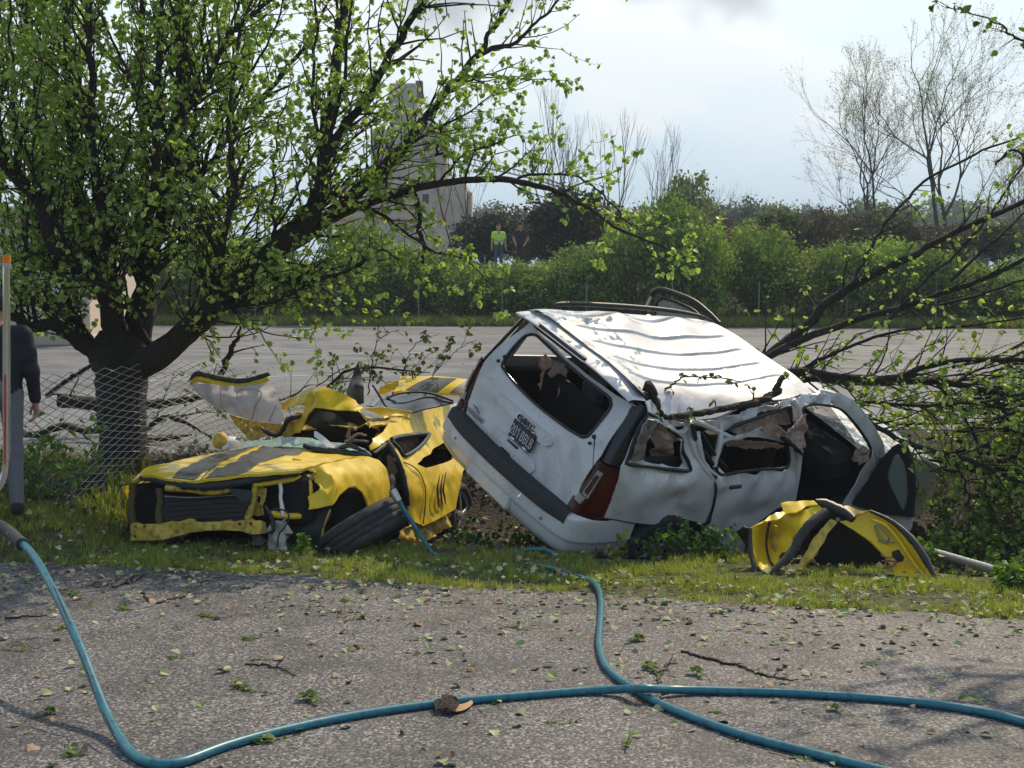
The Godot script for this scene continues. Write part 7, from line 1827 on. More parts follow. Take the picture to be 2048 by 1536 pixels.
	weeds("weed_bush", "dark green weed bush in front of the SUV rear wheel", [Vector3(1.112, -0.413, -10.3), Vector3(1.273, -0.413, -10.3), Vector3(1.434, -0.433, -10.3), Vector3(1.595, -0.413, -10.3), Vector3(1.715, -0.392, -10.3), Vector3(1.392, -0.474, -10.6), Vector3(1.558, -0.474, -10.6)], 0.2, lush)
	weeds("weed_bush", "dense weeds in front of the fence at the left edge", [Vector3(-4.254, -0.336, -10.8), Vector3(-4.149, -0.357, -10.8), Vector3(-4.023, -0.348, -10.8), Vector3(-3.896, -0.357, -10.8), Vector3(-4.422, -0.418, -11.4), Vector3(-4.288, -0.396, -11.4), Vector3(-4.133, -0.418, -11.4), Vector3(-3.811, -0.336, -10.8), Vector3(-4.544, -0.453, -11.9)], 0.62, weed)
	weeds("weed_bush", "low weeds under the SUV left rear corner", [Vector3(-0.462, -0.595, -12.6), Vector3(-0.215, -0.575, -12.5), Vector3(0.029, -0.558, -12.3), Vector3(0.217, -0.541, -12.1), Vector3(0.347, -0.528, -11.7), Vector3(-0.352, -0.568, -11.4), Vector3(-0.174, -0.554, -11.4), Vector3(0.004, -0.531, -11.4), Vector3(0.16, -0.554, -11.4), Vector3(-0.552, -0.554, -11.4), Vector3(-0.111, -0.549, -11.8), Vector3(-0.297, -0.547, -11.9)], 0.30, dark)
	weeds("weed_bush", "leafy shoots behind the torn yellow door", [Vector3(2.788, -0.066, -10.2), Vector3(2.871, -0.187, -10.2), Vector3(3.05, -0.207, -10.2), Vector3(3.169, -0.187, -10.2)], 0.36, weed)
	weeds("weed_bush", "leafy regrowth at the right edge among the fallen limbs", [Vector3(4.191, -0.653, -12.4), Vector3(4.384, -0.603, -12.4), Vector3(4.579, -0.653, -12.4), Vector3(4.771, -0.603, -12.4), Vector3(4.956, -0.653, -12.4), Vector3(4.62, -0.535, -12.8), Vector3(4.869, -0.535, -12.8), Vector3(5.067, -0.484, -12.8), Vector3(4.453, -0.503, -12.9)], 0.7, weed)
	weeds("weed_bush", "bright green weeds on the slope right of the torn yellow door", [Vector3(3.478, -0.353, -10.4), Vector3(3.71, -0.377, -10.6), Vector3(3.948, -0.4, -10.8), Vector3(4.042, -0.398, -10.6), Vector3(4.287, -0.421, -10.8), Vector3(3.897, -0.418, -11.4), Vector3(4.216, -0.432, -11.8), Vector3(4.349, -0.414, -11.6), Vector3(4.63, -0.432, -11.8), Vector3(3.894, -0.432, -11.8), Vector3(3.733, -0.39, -10.2), Vector3(3.895, -0.387, -10.1), Vector3(3.994, -0.383, -10)], 0.32, weed)
	weeds("weed_bush", "broad leafed weeds on the verge at the right edge", [Vector3(3.453, -0.231, -8.9), Vector3(3.523, -0.223, -8.9), Vector3(3.568, -0.213, -8.9)], 0.12, weed)
	var yell := weed.duplicate()
	yell.a = Color(0.25, 0.26, 0.04)
	yell.b = Color(0.36, 0.34, 0.06)
	yell.size = 0.045
	sprig("weed_plant", "single yellow leafed stem in front of the SUV bumper", "weed", [Vector3(0.809, -0.371, -9.95), Vector3(0.832, -0.272, -9.95), Vector3(0.824, -0.182, -9.95), Vector3(0.839, -0.095, -9.95)], [0.004, 0.004, 0.003, 0.002], yell, 0.05, 0.06, "", M.pale_bark)
	sprig("weed_plant", "small seedling in front of the coupe splash liner", "weed", [Vector3(-1.682, -0.31, -10.3), Vector3(-1.705, -0.241, -10.3), Vector3(-1.688, -0.2, -10.3)], [0.003, 0.003, 0.002], weed, 0.05, 0.05, "", M.pale_bark)

func weeds(called: String, label: String, feet: Array, tall: float, leaf: Dictionary) -> void:
	var t := thing(called, label, "weeds", Transform3D(Basis(), Vector3(feet[0].x, height(feet[0].x, feet[0].z), feet[0].z)))
	sprays = []
	tints = []
	var tw := G.new()
	for f in feet:
		var p := Vector3(f.x, height(f.x, f.z), f.z) - t.position
		for k in 9:
			shoot(tw, p + Vector3(rng.randfn(), 0, rng.randfn()) * 0.05, Vector3(rng.randfn() * 0.45, 1, rng.randfn() * 0.45), tall * rng.randf_range(0.6, 1.25), 0.005, leaf, 2)
	stuff(obj("stems", tw, M.pale_bark, t))
	scatter("leaves", leaf_mesh(M.leaf, 0.2, 0.25), sprays, tints, t)

# ---------------------------------------------------------------- hedge and far trees
func bush_mesh(n: int, leaf: float, clumps: int, a: Color, b: Color) -> ArrayMesh:
	# leaf-sized faces gathered in clumps through a rounded crown 1 m across and 1 m tall
	var g := G.new()
	for c in clumps:
		var d := Vector3(rng.randfn(), rng.randfn(), rng.randfn()).normalized()
		var rad := pow(rng.randf(), 0.4)
		var mid := Vector3(d.x * 0.46 * rad, 0.56 + d.y * 0.42 * rad, d.z * 0.46 * rad)
		var tone := a.lerp(b, rng.randf()) * rng.randf_range(0.75, 1.2)
		var size := rng.randf_range(0.06, 0.15)
		for k in n / clumps:
			var o := Vector3(rng.randfn(), rng.randfn() * 0.8, rng.randfn()) * size * 0.6
			var p := mid + o
			var nn := (o.normalized() + Vector3(rng.randfn(), rng.randfn() + 0.7, rng.randfn()) * 0.7).normalized()
			var x := nn.cross(Vector3(rng.randfn(), rng.randfn(), rng.randfn())).normalized() * leaf * rng.randf_range(0.6, 1.2)
			var z := nn.cross(x) * 1.3
			g.col = tone * rng.randf_range(0.85, 1.15)
			g.quad(p - x, p - z, p + x, p + z)
	return g.done(M.far_leaf)

func stems_mesh(n: int, spread: float) -> ArrayMesh:
	var g := G.new()
	for k in n:
		var a := rng.randf() * TAU
		var top := Vector3(cos(a) * spread, 0.9, sin(a) * spread) * rng.randf_range(0.5, 0.95)
		tube(g, curve([Vector3(cos(a) * 0.05, 0, sin(a) * 0.05), top * 0.5 + Vector3(rng.randfn(), 0, rng.randfn()) * 0.04, top], 3), lerps([0.014, 0.003], 7), 4)
	return g.done(M.pale_bark)

# a bare or budding tree: trunk, then limbs that fork again and again
func branching(g: G, buds: Array, from: Vector3, dir: Vector3, length: float, r: float, depth: int, spread: float, rise: float) -> void:
	var n := 4
	var p := [from]
	var d := dir.normalized()
	for i in n:
		d = (d + Vector3(rng.randfn(), rng.randfn(), rng.randfn()) * 0.09 + Vector3.UP * rise).normalized()
		p.append(p[-1] + d * length / n)
	tube(g, p, lerps([r, r * 0.62], p.size()), 7 if depth > 4 else 5 if depth > 2 else 3, 0.0, false)
	if depth <= 2:
		for q in p.slice(1):
			buds.append(q)
	if depth == 0:
		return
	var kids := 2 if rng.randf() < 0.55 else 3
	for k in kids:
		var side := d.cross(Vector3(rng.randfn(), rng.randfn(), rng.randfn())).normalized()
		var lead := 1.0 if k == 0 else 0.0
		branching(g, buds, p[-1], d + side * spread * (0.45 if k == 0 else rng.randf_range(0.7, 1.25)), length * rng.randf_range(0.68, 0.88), r * (0.66 if k == 0 else 0.5), depth - 1, spread, rise)
	if depth > 2 and rng.randf() < 0.7:
		var side := d.cross(Vector3(rng.randfn(), rng.randfn(), rng.randfn())).normalized()
		branching(g, buds, p[2], d * 0.6 + side * spread, length * 0.7, r * 0.4, depth - 2, spread, rise)

func budding_tree(called: String, label: String, at: Vector3, tall: float, r: float, depth: int, spread: float, rise: float, bud: float, a: Color, b: Color, share: float, group := "", stems := 1, bark: Material = null) -> Node3D:
	var t := thing(called, label, "tree", Transform3D(Basis(), at), group)
	var g := G.new()
	var buds := []
	for s in stems:
		var o := Vector3(rng.randfn(), 0, rng.randfn()) * 0.15 * (stems - 1)
		branching(g, buds, o, Vector3(o.x * 0.5 + rng.randfn() * 0.04, 1, o.z * 0.3), tall * 0.26 * rng.randf_range(0.85, 1.1), r, depth, spread, rise)
	obj("trunk_and_branches", g, bark if bark else M.twig_bark, t)
	var q := []
	var c := []
	for p in buds:
		if rng.randf() < share:
			for k in 2:
				q.append(Transform3D(any_turn().scaled(Vector3.ONE * bud * rng.randf_range(0.5, 1.3)), p + Vector3(rng.randfn(), rng.randfn(), rng.randfn()) * bud))
				c.append(a.lerp(b, rng.randf()))
	if q.size():
		scatter("buds", leaf_mesh(M.leaf, 0.3, 0.2), q, c, t)
	return t

func build_hedge() -> void:
	rng.seed = 501
	var kinds := []
	for q in [[Color(0.15, 0.24, 0.045), Color(0.34, 0.45, 0.10)], [Color(0.09, 0.16, 0.035), Color(0.2, 0.29, 0.06)], [Color(0.16, 0.22, 0.045), Color(0.3, 0.37, 0.09)], [Color(0.11, 0.19, 0.04), Color(0.23, 0.31, 0.08)]]:
		kinds.append(bush_mesh(7000, 0.017, 170, q[0], q[1]))
	var stems := stems_mesh(26, 0.42)
	var made := 0
	var places := []
	for k in 34:   # two staggered rows
		var x := -22.0 + 48.0 * (k / 33.0)
		places.append([x + rng.randf_range(-0.5, 0.5), 46.2 - 0.10 * x + rng.randf_range(-0.4, 0.4), rng.randf_range(2.5, 3.3), rng.randf_range(2.6, 3.2)])
	for k in 26:
		var x := -22.0 + 48.0 * (k / 25.0)
		places.append([x + rng.randf_range(-0.8, 0.8), 48.8 - 0.10 * x + rng.randf_range(-0.5, 0.5), rng.randf_range(2.6, 3.6), rng.randf_range(2.6, 3.4)])
	for q in places:
		var tall: float = q[3]
		var x: float = q[0]
		var y := height(x, -q[1])
		# the skyline of the hedge: higher right of the men, a dip where they stand
		var px: float = 1024.0 + 2600.0 * x / q[1]
		var top := 480.0 + 25.0 * sin(px * 0.013) - 40.0 * smooth(1150.0, 1350.0, px) * (1.0 - smooth(1600.0, 1750.0, px)) + 25.0 * smooth(1650.0, 1800.0, px) - 20.0 * smooth(300.0, 100.0, px)
		var gap := px > 880.0 and px < 1125.0
		if gap:
			top = 516.0
		tall = (536.0 - top) * q[1] / 2600.0 + 1.97 - y + (0.0 if gap else rng.randfn() * 0.45)
		var t := thing("hedge_bush", "green leafy bush in the overgrown hedge beyond the parking lot", "bush", Transform3D(Basis(), Vector3(x, y - 0.15, -q[1])), "bushes of the hedge beyond the lot")
		var b := Basis(Vector3.UP, rng.randf() * TAU).scaled_local(Vector3(q[2], tall, q[2] * 0.9))
		inst("foliage", kinds[made % 4], t, Transform3D(b, Vector3.ZERO))
		inst("stems", stems, t, Transform3D(b, Vector3.ZERO))
		made += 1

func build_far() -> void:
	rng.seed = 77
	# dark cedars and bare thickets behind the men
	var cedar := bush_mesh(5200, 0.022, 130, Color(0.012, 0.02, 0.012), Color(0.022, 0.034, 0.018))
	var thicket := bush_mesh(2600, 0.018, 90, Color(0.05, 0.032, 0.02), Color(0.10, 0.075, 0.045))
	var pale := bush_mesh(4200, 0.022, 110, Color(0.12, 0.17, 0.05), Color(0.19, 0.24, 0.08))
	var dull := bush_mesh(4200, 0.022, 110, Color(0.07, 0.10, 0.05), Color(0.12, 0.15, 0.07))
	var grey := bush_mesh(3600, 0.02, 110, Color(0.10, 0.105, 0.08), Color(0.16, 0.165, 0.11))
	var stem := stems_mesh(18, 0.42)
	for q in [["cedar", "dark cedar standing right of the two men", cedar, 1140, 372, 57.0, 4.4, "tree"], ["cedar", "dark evergreen mass behind the man in lime yellow", cedar, 975, 425, 60.0, 3.6, "tree"], ["cedar", "pointed dark cedar among the far trees right of centre", cedar, 1625, 418, 96.0, 4.4, "tree"], ["thicket", "bare brown thicket behind the two men", thicket, 1045, 398, 64.0, 4.0, "bush"], ["thicket", "bare brown thicket right of the dark cedar", thicket, 1215, 420, 58.0, 4.6, "bush"], ["thicket", "bare grey brown thicket under the budding trees", thicket, 1690, 440, 60.0, 4.0, "bush"],
			["round_tree", "pale green round tree rising above the hedge at centre", pale, 1377, 345, 82.0, 4.0, "tree"], ["round_tree", "pale green round tree left of the far cedar", pale, 1552, 412, 120.0, 5.0, "tree"], ["round_tree", "dull green tree on the skyline right of centre", dull, 1490, 398, 150.0, 9.0, "tree"]]:
		var x: float = (q[3] - 1024.0) * q[5] / 2600.0
		var y := height(x, -q[5])
		var tall: float = 1.97 + (536.0 - q[4]) * q[5] / 2600.0 - y
		var t := thing(q[0], q[1], q[7], Transform3D(Basis(), Vector3(x, y, -q[5])))
		var b := Basis(Vector3.UP, rng.randf() * TAU).scaled_local(Vector3(q[6], tall, q[6]))
		inst("foliage", q[2], t, Transform3D(b, Vector3.ZERO))
		inst("stems", stem, t, Transform3D(b, Vector3.ZERO))
	for k in 15:
		var px := 1090.0 + 970.0 * k / 14.0 + rng.randf_range(-20, 20)
		var d := rng.randf_range(52.5, 58.0)
		var x := (px - 1024.0) * d / 2600.0
		var y := height(x, -d)
		var tall := 1.97 + (536.0 - rng.randf_range(405.0, 455.0)) * d / 2600.0 - y
		var t := thing("thicket", "bare brown scrub rising behind the hedge at the right", "bush", Transform3D(Basis(), Vector3(x, y, -d)), "bare scrub behind the hedge")
		var w := rng.randf_range(2.2, 3.4)
		inst("foliage", [thicket, dull, thicket][k % 3], t, Transform3D(Basis(Vector3.UP, rng.randf() * TAU).scaled_local(Vector3(w, tall, w)), Vector3.ZERO))
		inst("stems", stem, t, Transform3D(Basis().scaled_local(Vector3(w, tall * 1.15, w)), Vector3.ZERO))
	for k in 30:
		var px := 960.0 + 1150.0 * k / 29.0 + rng.randf_range(-14, 14)
		var d := rng.randf_range(190.0, 300.0)
		var x := (px - 1024.0) * d / 2600.0
		var y := height(x, -d)
		var top := 420.0 + rng.randf_range(-16, 12) - 12.0 * smooth(1450, 1700, px)
		var tall := 1.97 + (536.0 - top) * d / 2600.0 - y
		var t := thing("far_tree", "hazy pale tree of the woods on the horizon", "tree", Transform3D(Basis(), Vector3(x, y, -d)), "hazy trees on the horizon")
		var w := rng.randf_range(0.75, 1.2) * tall
		inst("foliage", [grey, dull, grey, pale][k % 4], t, Transform3D(Basis(Vector3.UP, rng.randf() * TAU).scaled_local(Vector3(w, tall, w)), Vector3.ZERO))
	# budding trees at the right
	budding_tree("budding_tree", "tall budding tree with an open fan crown at the right", at_px(1880, 470, 72.0), 12.8, 0.17, 7, 0.58, 0.05, 0.06, Color(0.2, 0.24, 0.1), Color(0.3, 0.32, 0.15), 0.55, "", 2)
	budding_tree("budding_tree", "smaller budding tree left of the tallest one", at_px(1735, 500, 66.0), 9.4, 0.11, 7, 0.60, 0.05, 0.05, Color(0.2, 0.22, 0.1), Color(0.28, 0.28, 0.13), 0.5, "", 2)
	budding_tree("budding_tree", "budding tree half out of view at the right edge", at_px(2035, 480, 78.0), 8.0, 0.08, 6, 0.5, 0.04, 0.06, Color(0.2, 0.22, 0.1), Color(0.28, 0.28, 0.13), 0.5, "", 2)
	# bare saplings in the middle
	var none := Color(0.2, 0.2, 0.1)
	budding_tree("bare_sapling", "bare sapling with whip-like shoots rising left of the cedar top", at_px(1150, 500, 60.0), 7.4, 0.05, 4, 0.2, 0.12, 0.05, none, none, 0.0, "", 4)
	budding_tree("bare_sapling", "tallest bare sapling with whip-like shoots above the cedar", at_px(1195, 500, 61.0), 9.2, 0.055, 4, 0.2, 0.12, 0.05, none, none, 0.0, "", 5)
	budding_tree("bare_sapling", "thin bare sapling left of the pale round tree", at_px(1335, 500, 62.0), 6.6, 0.04, 4, 0.3, 0.08, 0.05, none, none, 0.0, "", 3)
	budding_tree("bare_sapling", "thin bare sapling right of the pale round tree", at_px(1440, 500, 62.0), 4.6, 0.04, 5, 0.45, 0.06, 0.05, none, none, 0.0, "", 3)
	budding_tree("bare_sapling", "slim bare tree in front of the tower", at_px(925, 520, 58.0), 8.4, 0.05, 5, 0.3, 0.08, 0.06, Color(0.15, 0.2, 0.06), Color(0.2, 0.26, 0.08), 0.25, "", 2)
	budding_tree("bare_sapling", "bare sapling among the hedge under the budding trees", at_px(1660, 560, 47.0), 5.2, 0.04, 5, 0.35, 0.06, 0.05, none, none, 0.0, "", 3)
	# the roadside tree whose outer twigs hang into the top right corner; its crown shades the driveway
	var rt := thing("roadside_tree", "roadside tree standing right of the view beside the driveway", "tree", Transform3D(Basis(), Vector3(6.6, -0.3, -10.6)))
	sprays = []
	tints = []
	var airy := {"size": 0.075, "a": Color(0.16, 0.29, 0.04), "b": Color(0.40, 0.52, 0.10), "density": 0.5, "bunch": 4, "wander": 0.16, "rise": 0.04, "fork": 0.25}
	var twg := G.new()
	limb("trunk", rt, twg, [Vector3(0, -0.1, 0), Vector3(0.05, 1.2, 0), Vector3(-0.05, 2.6, 0.05), Vector3(0, 4.5, 0), Vector3(0.1, 7.5, 0)], [0.22, 0.18, 0.16, 0.1, 0.02], airy, 0.5, 1.2, 0.4)
	for k in 15:
		var a := TAU * k / 15.0 + rng.randf()
		var y := rng.randf_range(2.6, 5.2)
		var out := Vector3(cos(a), 0, sin(a)) * rng.randf_range(1.6, 2.6)
		limb("limb", rt, twg, [Vector3(0, y, 0), out * 0.4 + Vector3(0, y + 0.5, 0), out * 0.75 + Vector3(0, y + 1.2, 0), out + Vector3(0, y + 2.2, 0)], [0.06, 0.045, 0.03, 0.008], airy, 0.2, 0.9)
	stuff(obj("twigs", twg, M.bark, rt))
	scatter("leaves", leaf_mesh(M.leaf, 0.22, 0.25), sprays, tints, rt)
	# overhanging twig at the top right corner
	var bare := {"size": 0.06, "a": Color(0.08, 0.15, 0.03), "b": Color(0.16, 0.26, 0.05), "density": 0.05, "bunch": 1, "wander": 0.2, "rise": -0.02, "fork": 0.3}
	sprig("overhanging_twig", "bare twig hanging into the top right corner of the sky", "branch", [Vector3(3.999, 3.345, -9), Vector3(3.725, 3.412, -9), Vector3(3.477, 3.512, -9), Vector3(3.31, 3.612, -9), Vector3(3.138, 3.685, -9), Vector3(2.934, 3.731, -9)], [0.012, 0.010, 0.009, 0.007, 0.005, 0.003], bare, 0.12, 0.3)

func at_px(px: float, _py: float, d: float) -> Vector3:   # a foot on the land at a bearing from the driveway
	var x := (px - 1024.0) * d / 2600.0
	return Vector3(x, height(x, -d) - 0.05, -d)

# ---------------------------------------------------------------- people
func nets(g: G, bones: Array, cell: float, k: float) -> void:
	var lo := Vector3.ONE * 1e9
	var hi := -lo
	for b in bones:
		for e in 2:
			lo = lo.min(b[e] - Vector3.ONE * (b[2 + e] + cell * 3)); hi = hi.max(b[e] + Vector3.ONE * (b[2 + e] + cell * 3))
	var nx := int((hi.x - lo.x) / cell) + 2
	var ny := int((hi.y - lo.y) / cell) + 2
	var nz := int((hi.z - lo.z) / cell) + 2
	var f := PackedFloat32Array()
	f.resize(nx * ny * nz)
	f.fill(1.0)
	var best := PackedFloat32Array()
	best.resize(nx * ny * nz)
	best.fill(1.0)
	var own := PackedInt32Array()
	own.resize(nx * ny * nz)
	for n in bones.size():
		var b: Array = bones[n]
		var pa: Vector3 = b[0]
		var pb: Vector3 = b[1]
		var m := Vector3.ONE * (maxf(b[2], b[3]) + k + cell * 2.5)
		var i0 := ((pa.min(pb) - m - lo) / cell).floor().max(Vector3.ZERO)
		var i1 := ((pa.max(pb) + m - lo) / cell).ceil().min(Vector3(nx - 1, ny - 1, nz - 1))
		var ba := pb - pa
		var l2 := maxf(ba.length_squared(), 1e-9)
		for z in range(int(i0.z), int(i1.z) + 1):
			for y in range(int(i0.y), int(i1.y) + 1):
				for x in range(int(i0.x), int(i1.x) + 1):
					var p := lo + Vector3(x, y, z) * cell
					var t := clampf((p - pa).dot(ba) / l2, 0.0, 1.0)
					var d: float = p.distance_to(pa + ba * t) - lerpf(b[2], b[3], t)
					var q := x + nx * (y + ny * z)
					if d < best[q]:
						best[q] = d
						own[q] = n
					var o := f[q]
					var h := clampf(0.5 + 0.5 * (o - d) / k, 0.0, 1.0)
					f[q] = lerpf(o, d, h) - k * h * (1.0 - h)
	var at := {}
	var grad := func(x: int, y: int, z: int) -> Vector3:
		var q := x + nx * (y + ny * z)
		return Vector3(f[q + 1] - f[q], f[q + nx] - f[q], f[q + nx * ny] - f[q])
	for z in nz - 1:
		for y in ny - 1:
			for x in nx - 1:
				var q := x + nx * (y + ny * z)
				var inside := 0
				if f[q] > cell * 2.0 or f[q] < -cell * 2.0:
					continue
				var sum := Vector3.ZERO
				var hits := 0
				var c := PackedFloat32Array([f[q], f[q + 1], f[q + nx], f[q + nx + 1], f[q + nx * ny], f[q + nx * ny + 1], f[q + nx * ny + nx], f[q + nx * ny + nx + 1]])
				for e in 8:
					if c[e] < 0.0:
						inside += 1
				if inside == 0 or inside == 8:
					continue
				for e in 8:
					for s in 3:
						var o := e | (1 << s)
						if o != e and (c[e] < 0.0) != (c[o] < 0.0):
							var t := c[e] / (c[e] - c[o])
							var pa := Vector3(e & 1, (e >> 1) & 1, e >> 2)
							var pb := Vector3(o & 1, (o >> 1) & 1, o >> 2)
							sum += pa.lerp(pb, t)
							hits += 1
				g.col = bones[own[q]][4]
				at[q] = g.add(lo + (Vector3(x, y, z) + sum / hits) * cell, (grad.call(x, y, z) as Vector3).normalized())
	var strides := [1, nx, nx * ny]
	for q in at:
		for s in 3:
			var a: int = strides[s]
			var u: int = strides[(s + 1) % 3]
			var w: int = strides[(s + 2) % 3]
			if (f[q] < 0.0) == (f[q + a] < 0.0):
				continue
			if not (at.has(q - u) and at.has(q - w) and at.has(q - u - w)):
				continue
			var p0: int = at[q]
			var p1: int = at[q - u]
			var p2: int = at[q - u - w]
			var p3: int = at[q - w]
			if f[q] < 0.0:
				g.t(p0, p2, p1); g.t(p0, p3, p2)
			else:
				g.t(p0, p1, p2); g.t(p0, p2, p3)

func hand(g: G, wrist: Vector3, down: Vector3, palm: Vector3, thumb_side: Vector3, skin: Color, s := 1.0) -> void:
	# a relaxed hanging hand: palm, five fingers with two bends each
	var b := []
	var kn := []
	for i in 4:
		var o := thumb_side * (0.030 - 0.02 * i) * s
		kn.append(wrist + down * 0.088 * s + o)
		b.append([wrist + o * 0.55 + down * 0.012 * s, kn[i], 0.016 * s, 0.0125 * s, skin])
	var len := [0.042, 0.047, 0.044, 0.034]
	for i in 4:
		var curl := 0.35 + 0.12 * i
		var d1 := (down + palm * curl).normalized()
		var d2 := (down + palm * (curl + 0.7)).normalized()
		var d3 := (down * 0.6 + palm * (curl + 1.1)).normalized()
		var p1: Vector3 = kn[i] + d1 * len[i] * s
		var p2: Vector3 = p1 + d2 * len[i] * 0.62 * s
		b.append([kn[i], p1, 0.0108 * s, 0.0096 * s, skin])
		b.append([p1, p2, 0.0096 * s, 0.0088 * s, skin])
		b.append([p2, p2 + d3 * len[i] * 0.45 * s, 0.0088 * s, 0.0075 * s, skin])
	var t0 := wrist + down * 0.022 * s + thumb_side * 0.024 * s
	var t1 := t0 + (down * 0.7 + thumb_side * 0.6 + palm * 0.35).normalized() * 0.045 * s
	var t2 := t1 + (down * 0.95 + thumb_side * 0.15 + palm * 0.35).normalized() * 0.034 * s
	b.append([t0, t1, 0.016 * s, 0.0115 * s, skin])
	b.append([t1, t2, 0.0115 * s, 0.009 * s, skin])
	b.append([t2, t2 + (down + palm * 0.3).normalized() * 0.022 * s, 0.009 * s, 0.0075 * s, skin])
	nets(g, b, 0.0042 * s, 0.006)

func person(label: String, at: Vector3, yaw: float, tall: float, shirt: Color, trousers: Color, sleeve_long: bool, cap: bool, elbows: Array, hands: Array, cell: float, fine_hands: bool) -> Node3D:
	# faces its own +z; x is its left
	var t := thing("person", label, "person", Transform3D(Basis(Vector3.UP, yaw), at))
	var u := tall / 1.78
	var skin := Color(0.5, 0.25, 0.18)
	var arm: Color = shirt if sleeve_long else skin
	var shoe := Color(0.02, 0.02, 0.022)
	var hair := Color(0.04, 0.028, 0.02)
	var v := func(x: float, y: float, z: float) -> Vector3: return Vector3(x, y, z) * u
	var b := []
	for s in [-1.0, 1.0]:
		b.append([v.call(0.095 * s, 0.95, 0.0), v.call(0.10 * s, 0.52, 0.015), 0.092 * u, 0.066 * u, trousers])
		b.append([v.call(0.10 * s, 0.52, 0.015), v.call(0.11 * s, 0.12, -0.015), 0.066 * u, 0.054 * u, trousers])
		b.append([v.call(0.11 * s, 0.055, -0.04), v.call(0.125 * s, 0.04, 0.15), 0.05 * u, 0.038 * u, shoe])
		b.append([v.call(0.06 * s, 1.02, 0.0), v.call(0.085 * s, 1.24, 0.0), 0.115 * u, 0.115 * u, shirt])
		b.append([v.call(0.085 * s, 1.24, 0.0), v.call(0.10 * s, 1.36, -0.01), 0.115 * u, 0.085 * u, shirt])
		b.append([v.call(0.06 * s, 1.44, -0.01), v.call(0.175 * s, 1.425, -0.01), 0.055 * u, 0.062 * u, shirt])
		var k := 0 if s < 0 else 1
		var sh: Vector3 = v.call(0.195 * s, 1.41, -0.01)
		var el: Vector3 = v.call(elbows[k].x, elbows[k].y, elbows[k].z)
		var wr: Vector3 = v.call(hands[k].x, hands[k].y, hands[k].z)
		b.append([sh, sh.lerp(el, 0.55), 0.076 * u, 0.064 * u, shirt])
		b.append([sh.lerp(el, 0.5), el, 0.062 * u, 0.055 * u if sleeve_long else 0.046 * u, arm])
		b.append([el, el.lerp(wr, 0.82), 0.055 * u if sleeve_long else 0.044 * u, 0.045 * u if sleeve_long else 0.034 * u, arm])
		b.append([el.lerp(wr, 0.80), wr, 0.03 * u, 0.026 * u, skin])
		if not fine_hands:
			var d := (wr - el).normalized()
			b.append([wr, wr + d * 0.09 * u, 0.03 * u, 0.028 * u, skin])
			b.append([wr + d * 0.08 * u, wr + d * 0.16 * u, 0.026 * u, 0.014 * u, skin])
	b.append([v.call(0, 0.98, 0), v.call(0, 1.0, 0), 0.13 * u, 0.13 * u, trousers])
	b.append([v.call(0, 1.44, -0.015), v.call(0, 1.54, 0.005), 0.056 * u, 0.052 * u, skin])
	b.append([v.call(0, 1.60, 0.02), v.call(0, 1.67, 0.0), 0.07 * u, 0.085 * u, skin])
	b.append([v.call(0, 1.575, 0.055), v.call(0, 1.60, 0.05), 0.042 * u, 0.05 * u, skin])
	b.append([v.call(0, 1.645, 0.085), v.call(0, 1.615, 0.105), 0.012 * u, 0.016 * u, skin])
	for s in [-1.0, 1.0]:
		b.append([v.call(0.082 * s, 1.65, 0.0), v.call(0.086 * s, 1.61, 0.0), 0.014 * u, 0.01 * u, skin])
	b.append([v.call(0, 1.68, -0.025), v.call(0, 1.71, -0.005), 0.085 * u, 0.082 * u, hair])
	var g := G.new()
	nets(g, b, cell, 0.03 * u)
	if fine_hands:
		for k in 2:
			var s := -1.0 if k == 0 else 1.0
			var el: Vector3 = v.call(elbows[k].x, elbows[k].y, elbows[k].z)
			var wr: Vector3 = v.call(hands[k].x, hands[k].y, hands[k].z)
			var d := (wr - el).normalized()
			hand(g, wr - d * 0.006, d, Vector3(-s * 0.85, 0, -0.45).normalized(), (Vector3(-s * 0.35, 0, 0.9)).normalized(), skin, u)
	obj("body", g, M.person_surface, t)
	# face and headwear
	for s in [-1.0, 1.0]:
		g = G.new()
		lathe(g, Transform3D(Basis(Vector3(1, 0, 0), PI / 2), v.call(0.032 * s, 1.645, 0.082)), [Vector2(0, 0.012), Vector2(0.009, 0.009), Vector2(0.011, 0.0)], 10)
		obj("eye", g, M.black_trim, t)
	g = G.new()
	pipe(g, [v.call(-0.025, 1.578, 0.094), v.call(0, 1.576, 0.101), v.call(0.025, 1.578, 0.094)], [0.004, 0.005, 0.004], 5, 3)
	obj("mouth", g, M.red_plastic, t)
	if cap:
		g = G.new()
		lathe(g, Transform3D(Basis(), v.call(0, 1.68, 0.0)), [Vector2(0.1 * u, 0.0), Vector2(0.1 * u, 0.04), Vector2(0.085 * u, 0.085), Vector2(0.045 * u, 0.11), Vector2(0.0, 0.115)], 18)
		box(g, Transform3D(Basis(Vector3(1, 0, 0), 0.12), v.call(0, 1.685, 0.125)), Vector3(0.13, 0.012, 0.1) * u, 0.005)
		obj("cap", g, M.cap_cloth, t)
	return t

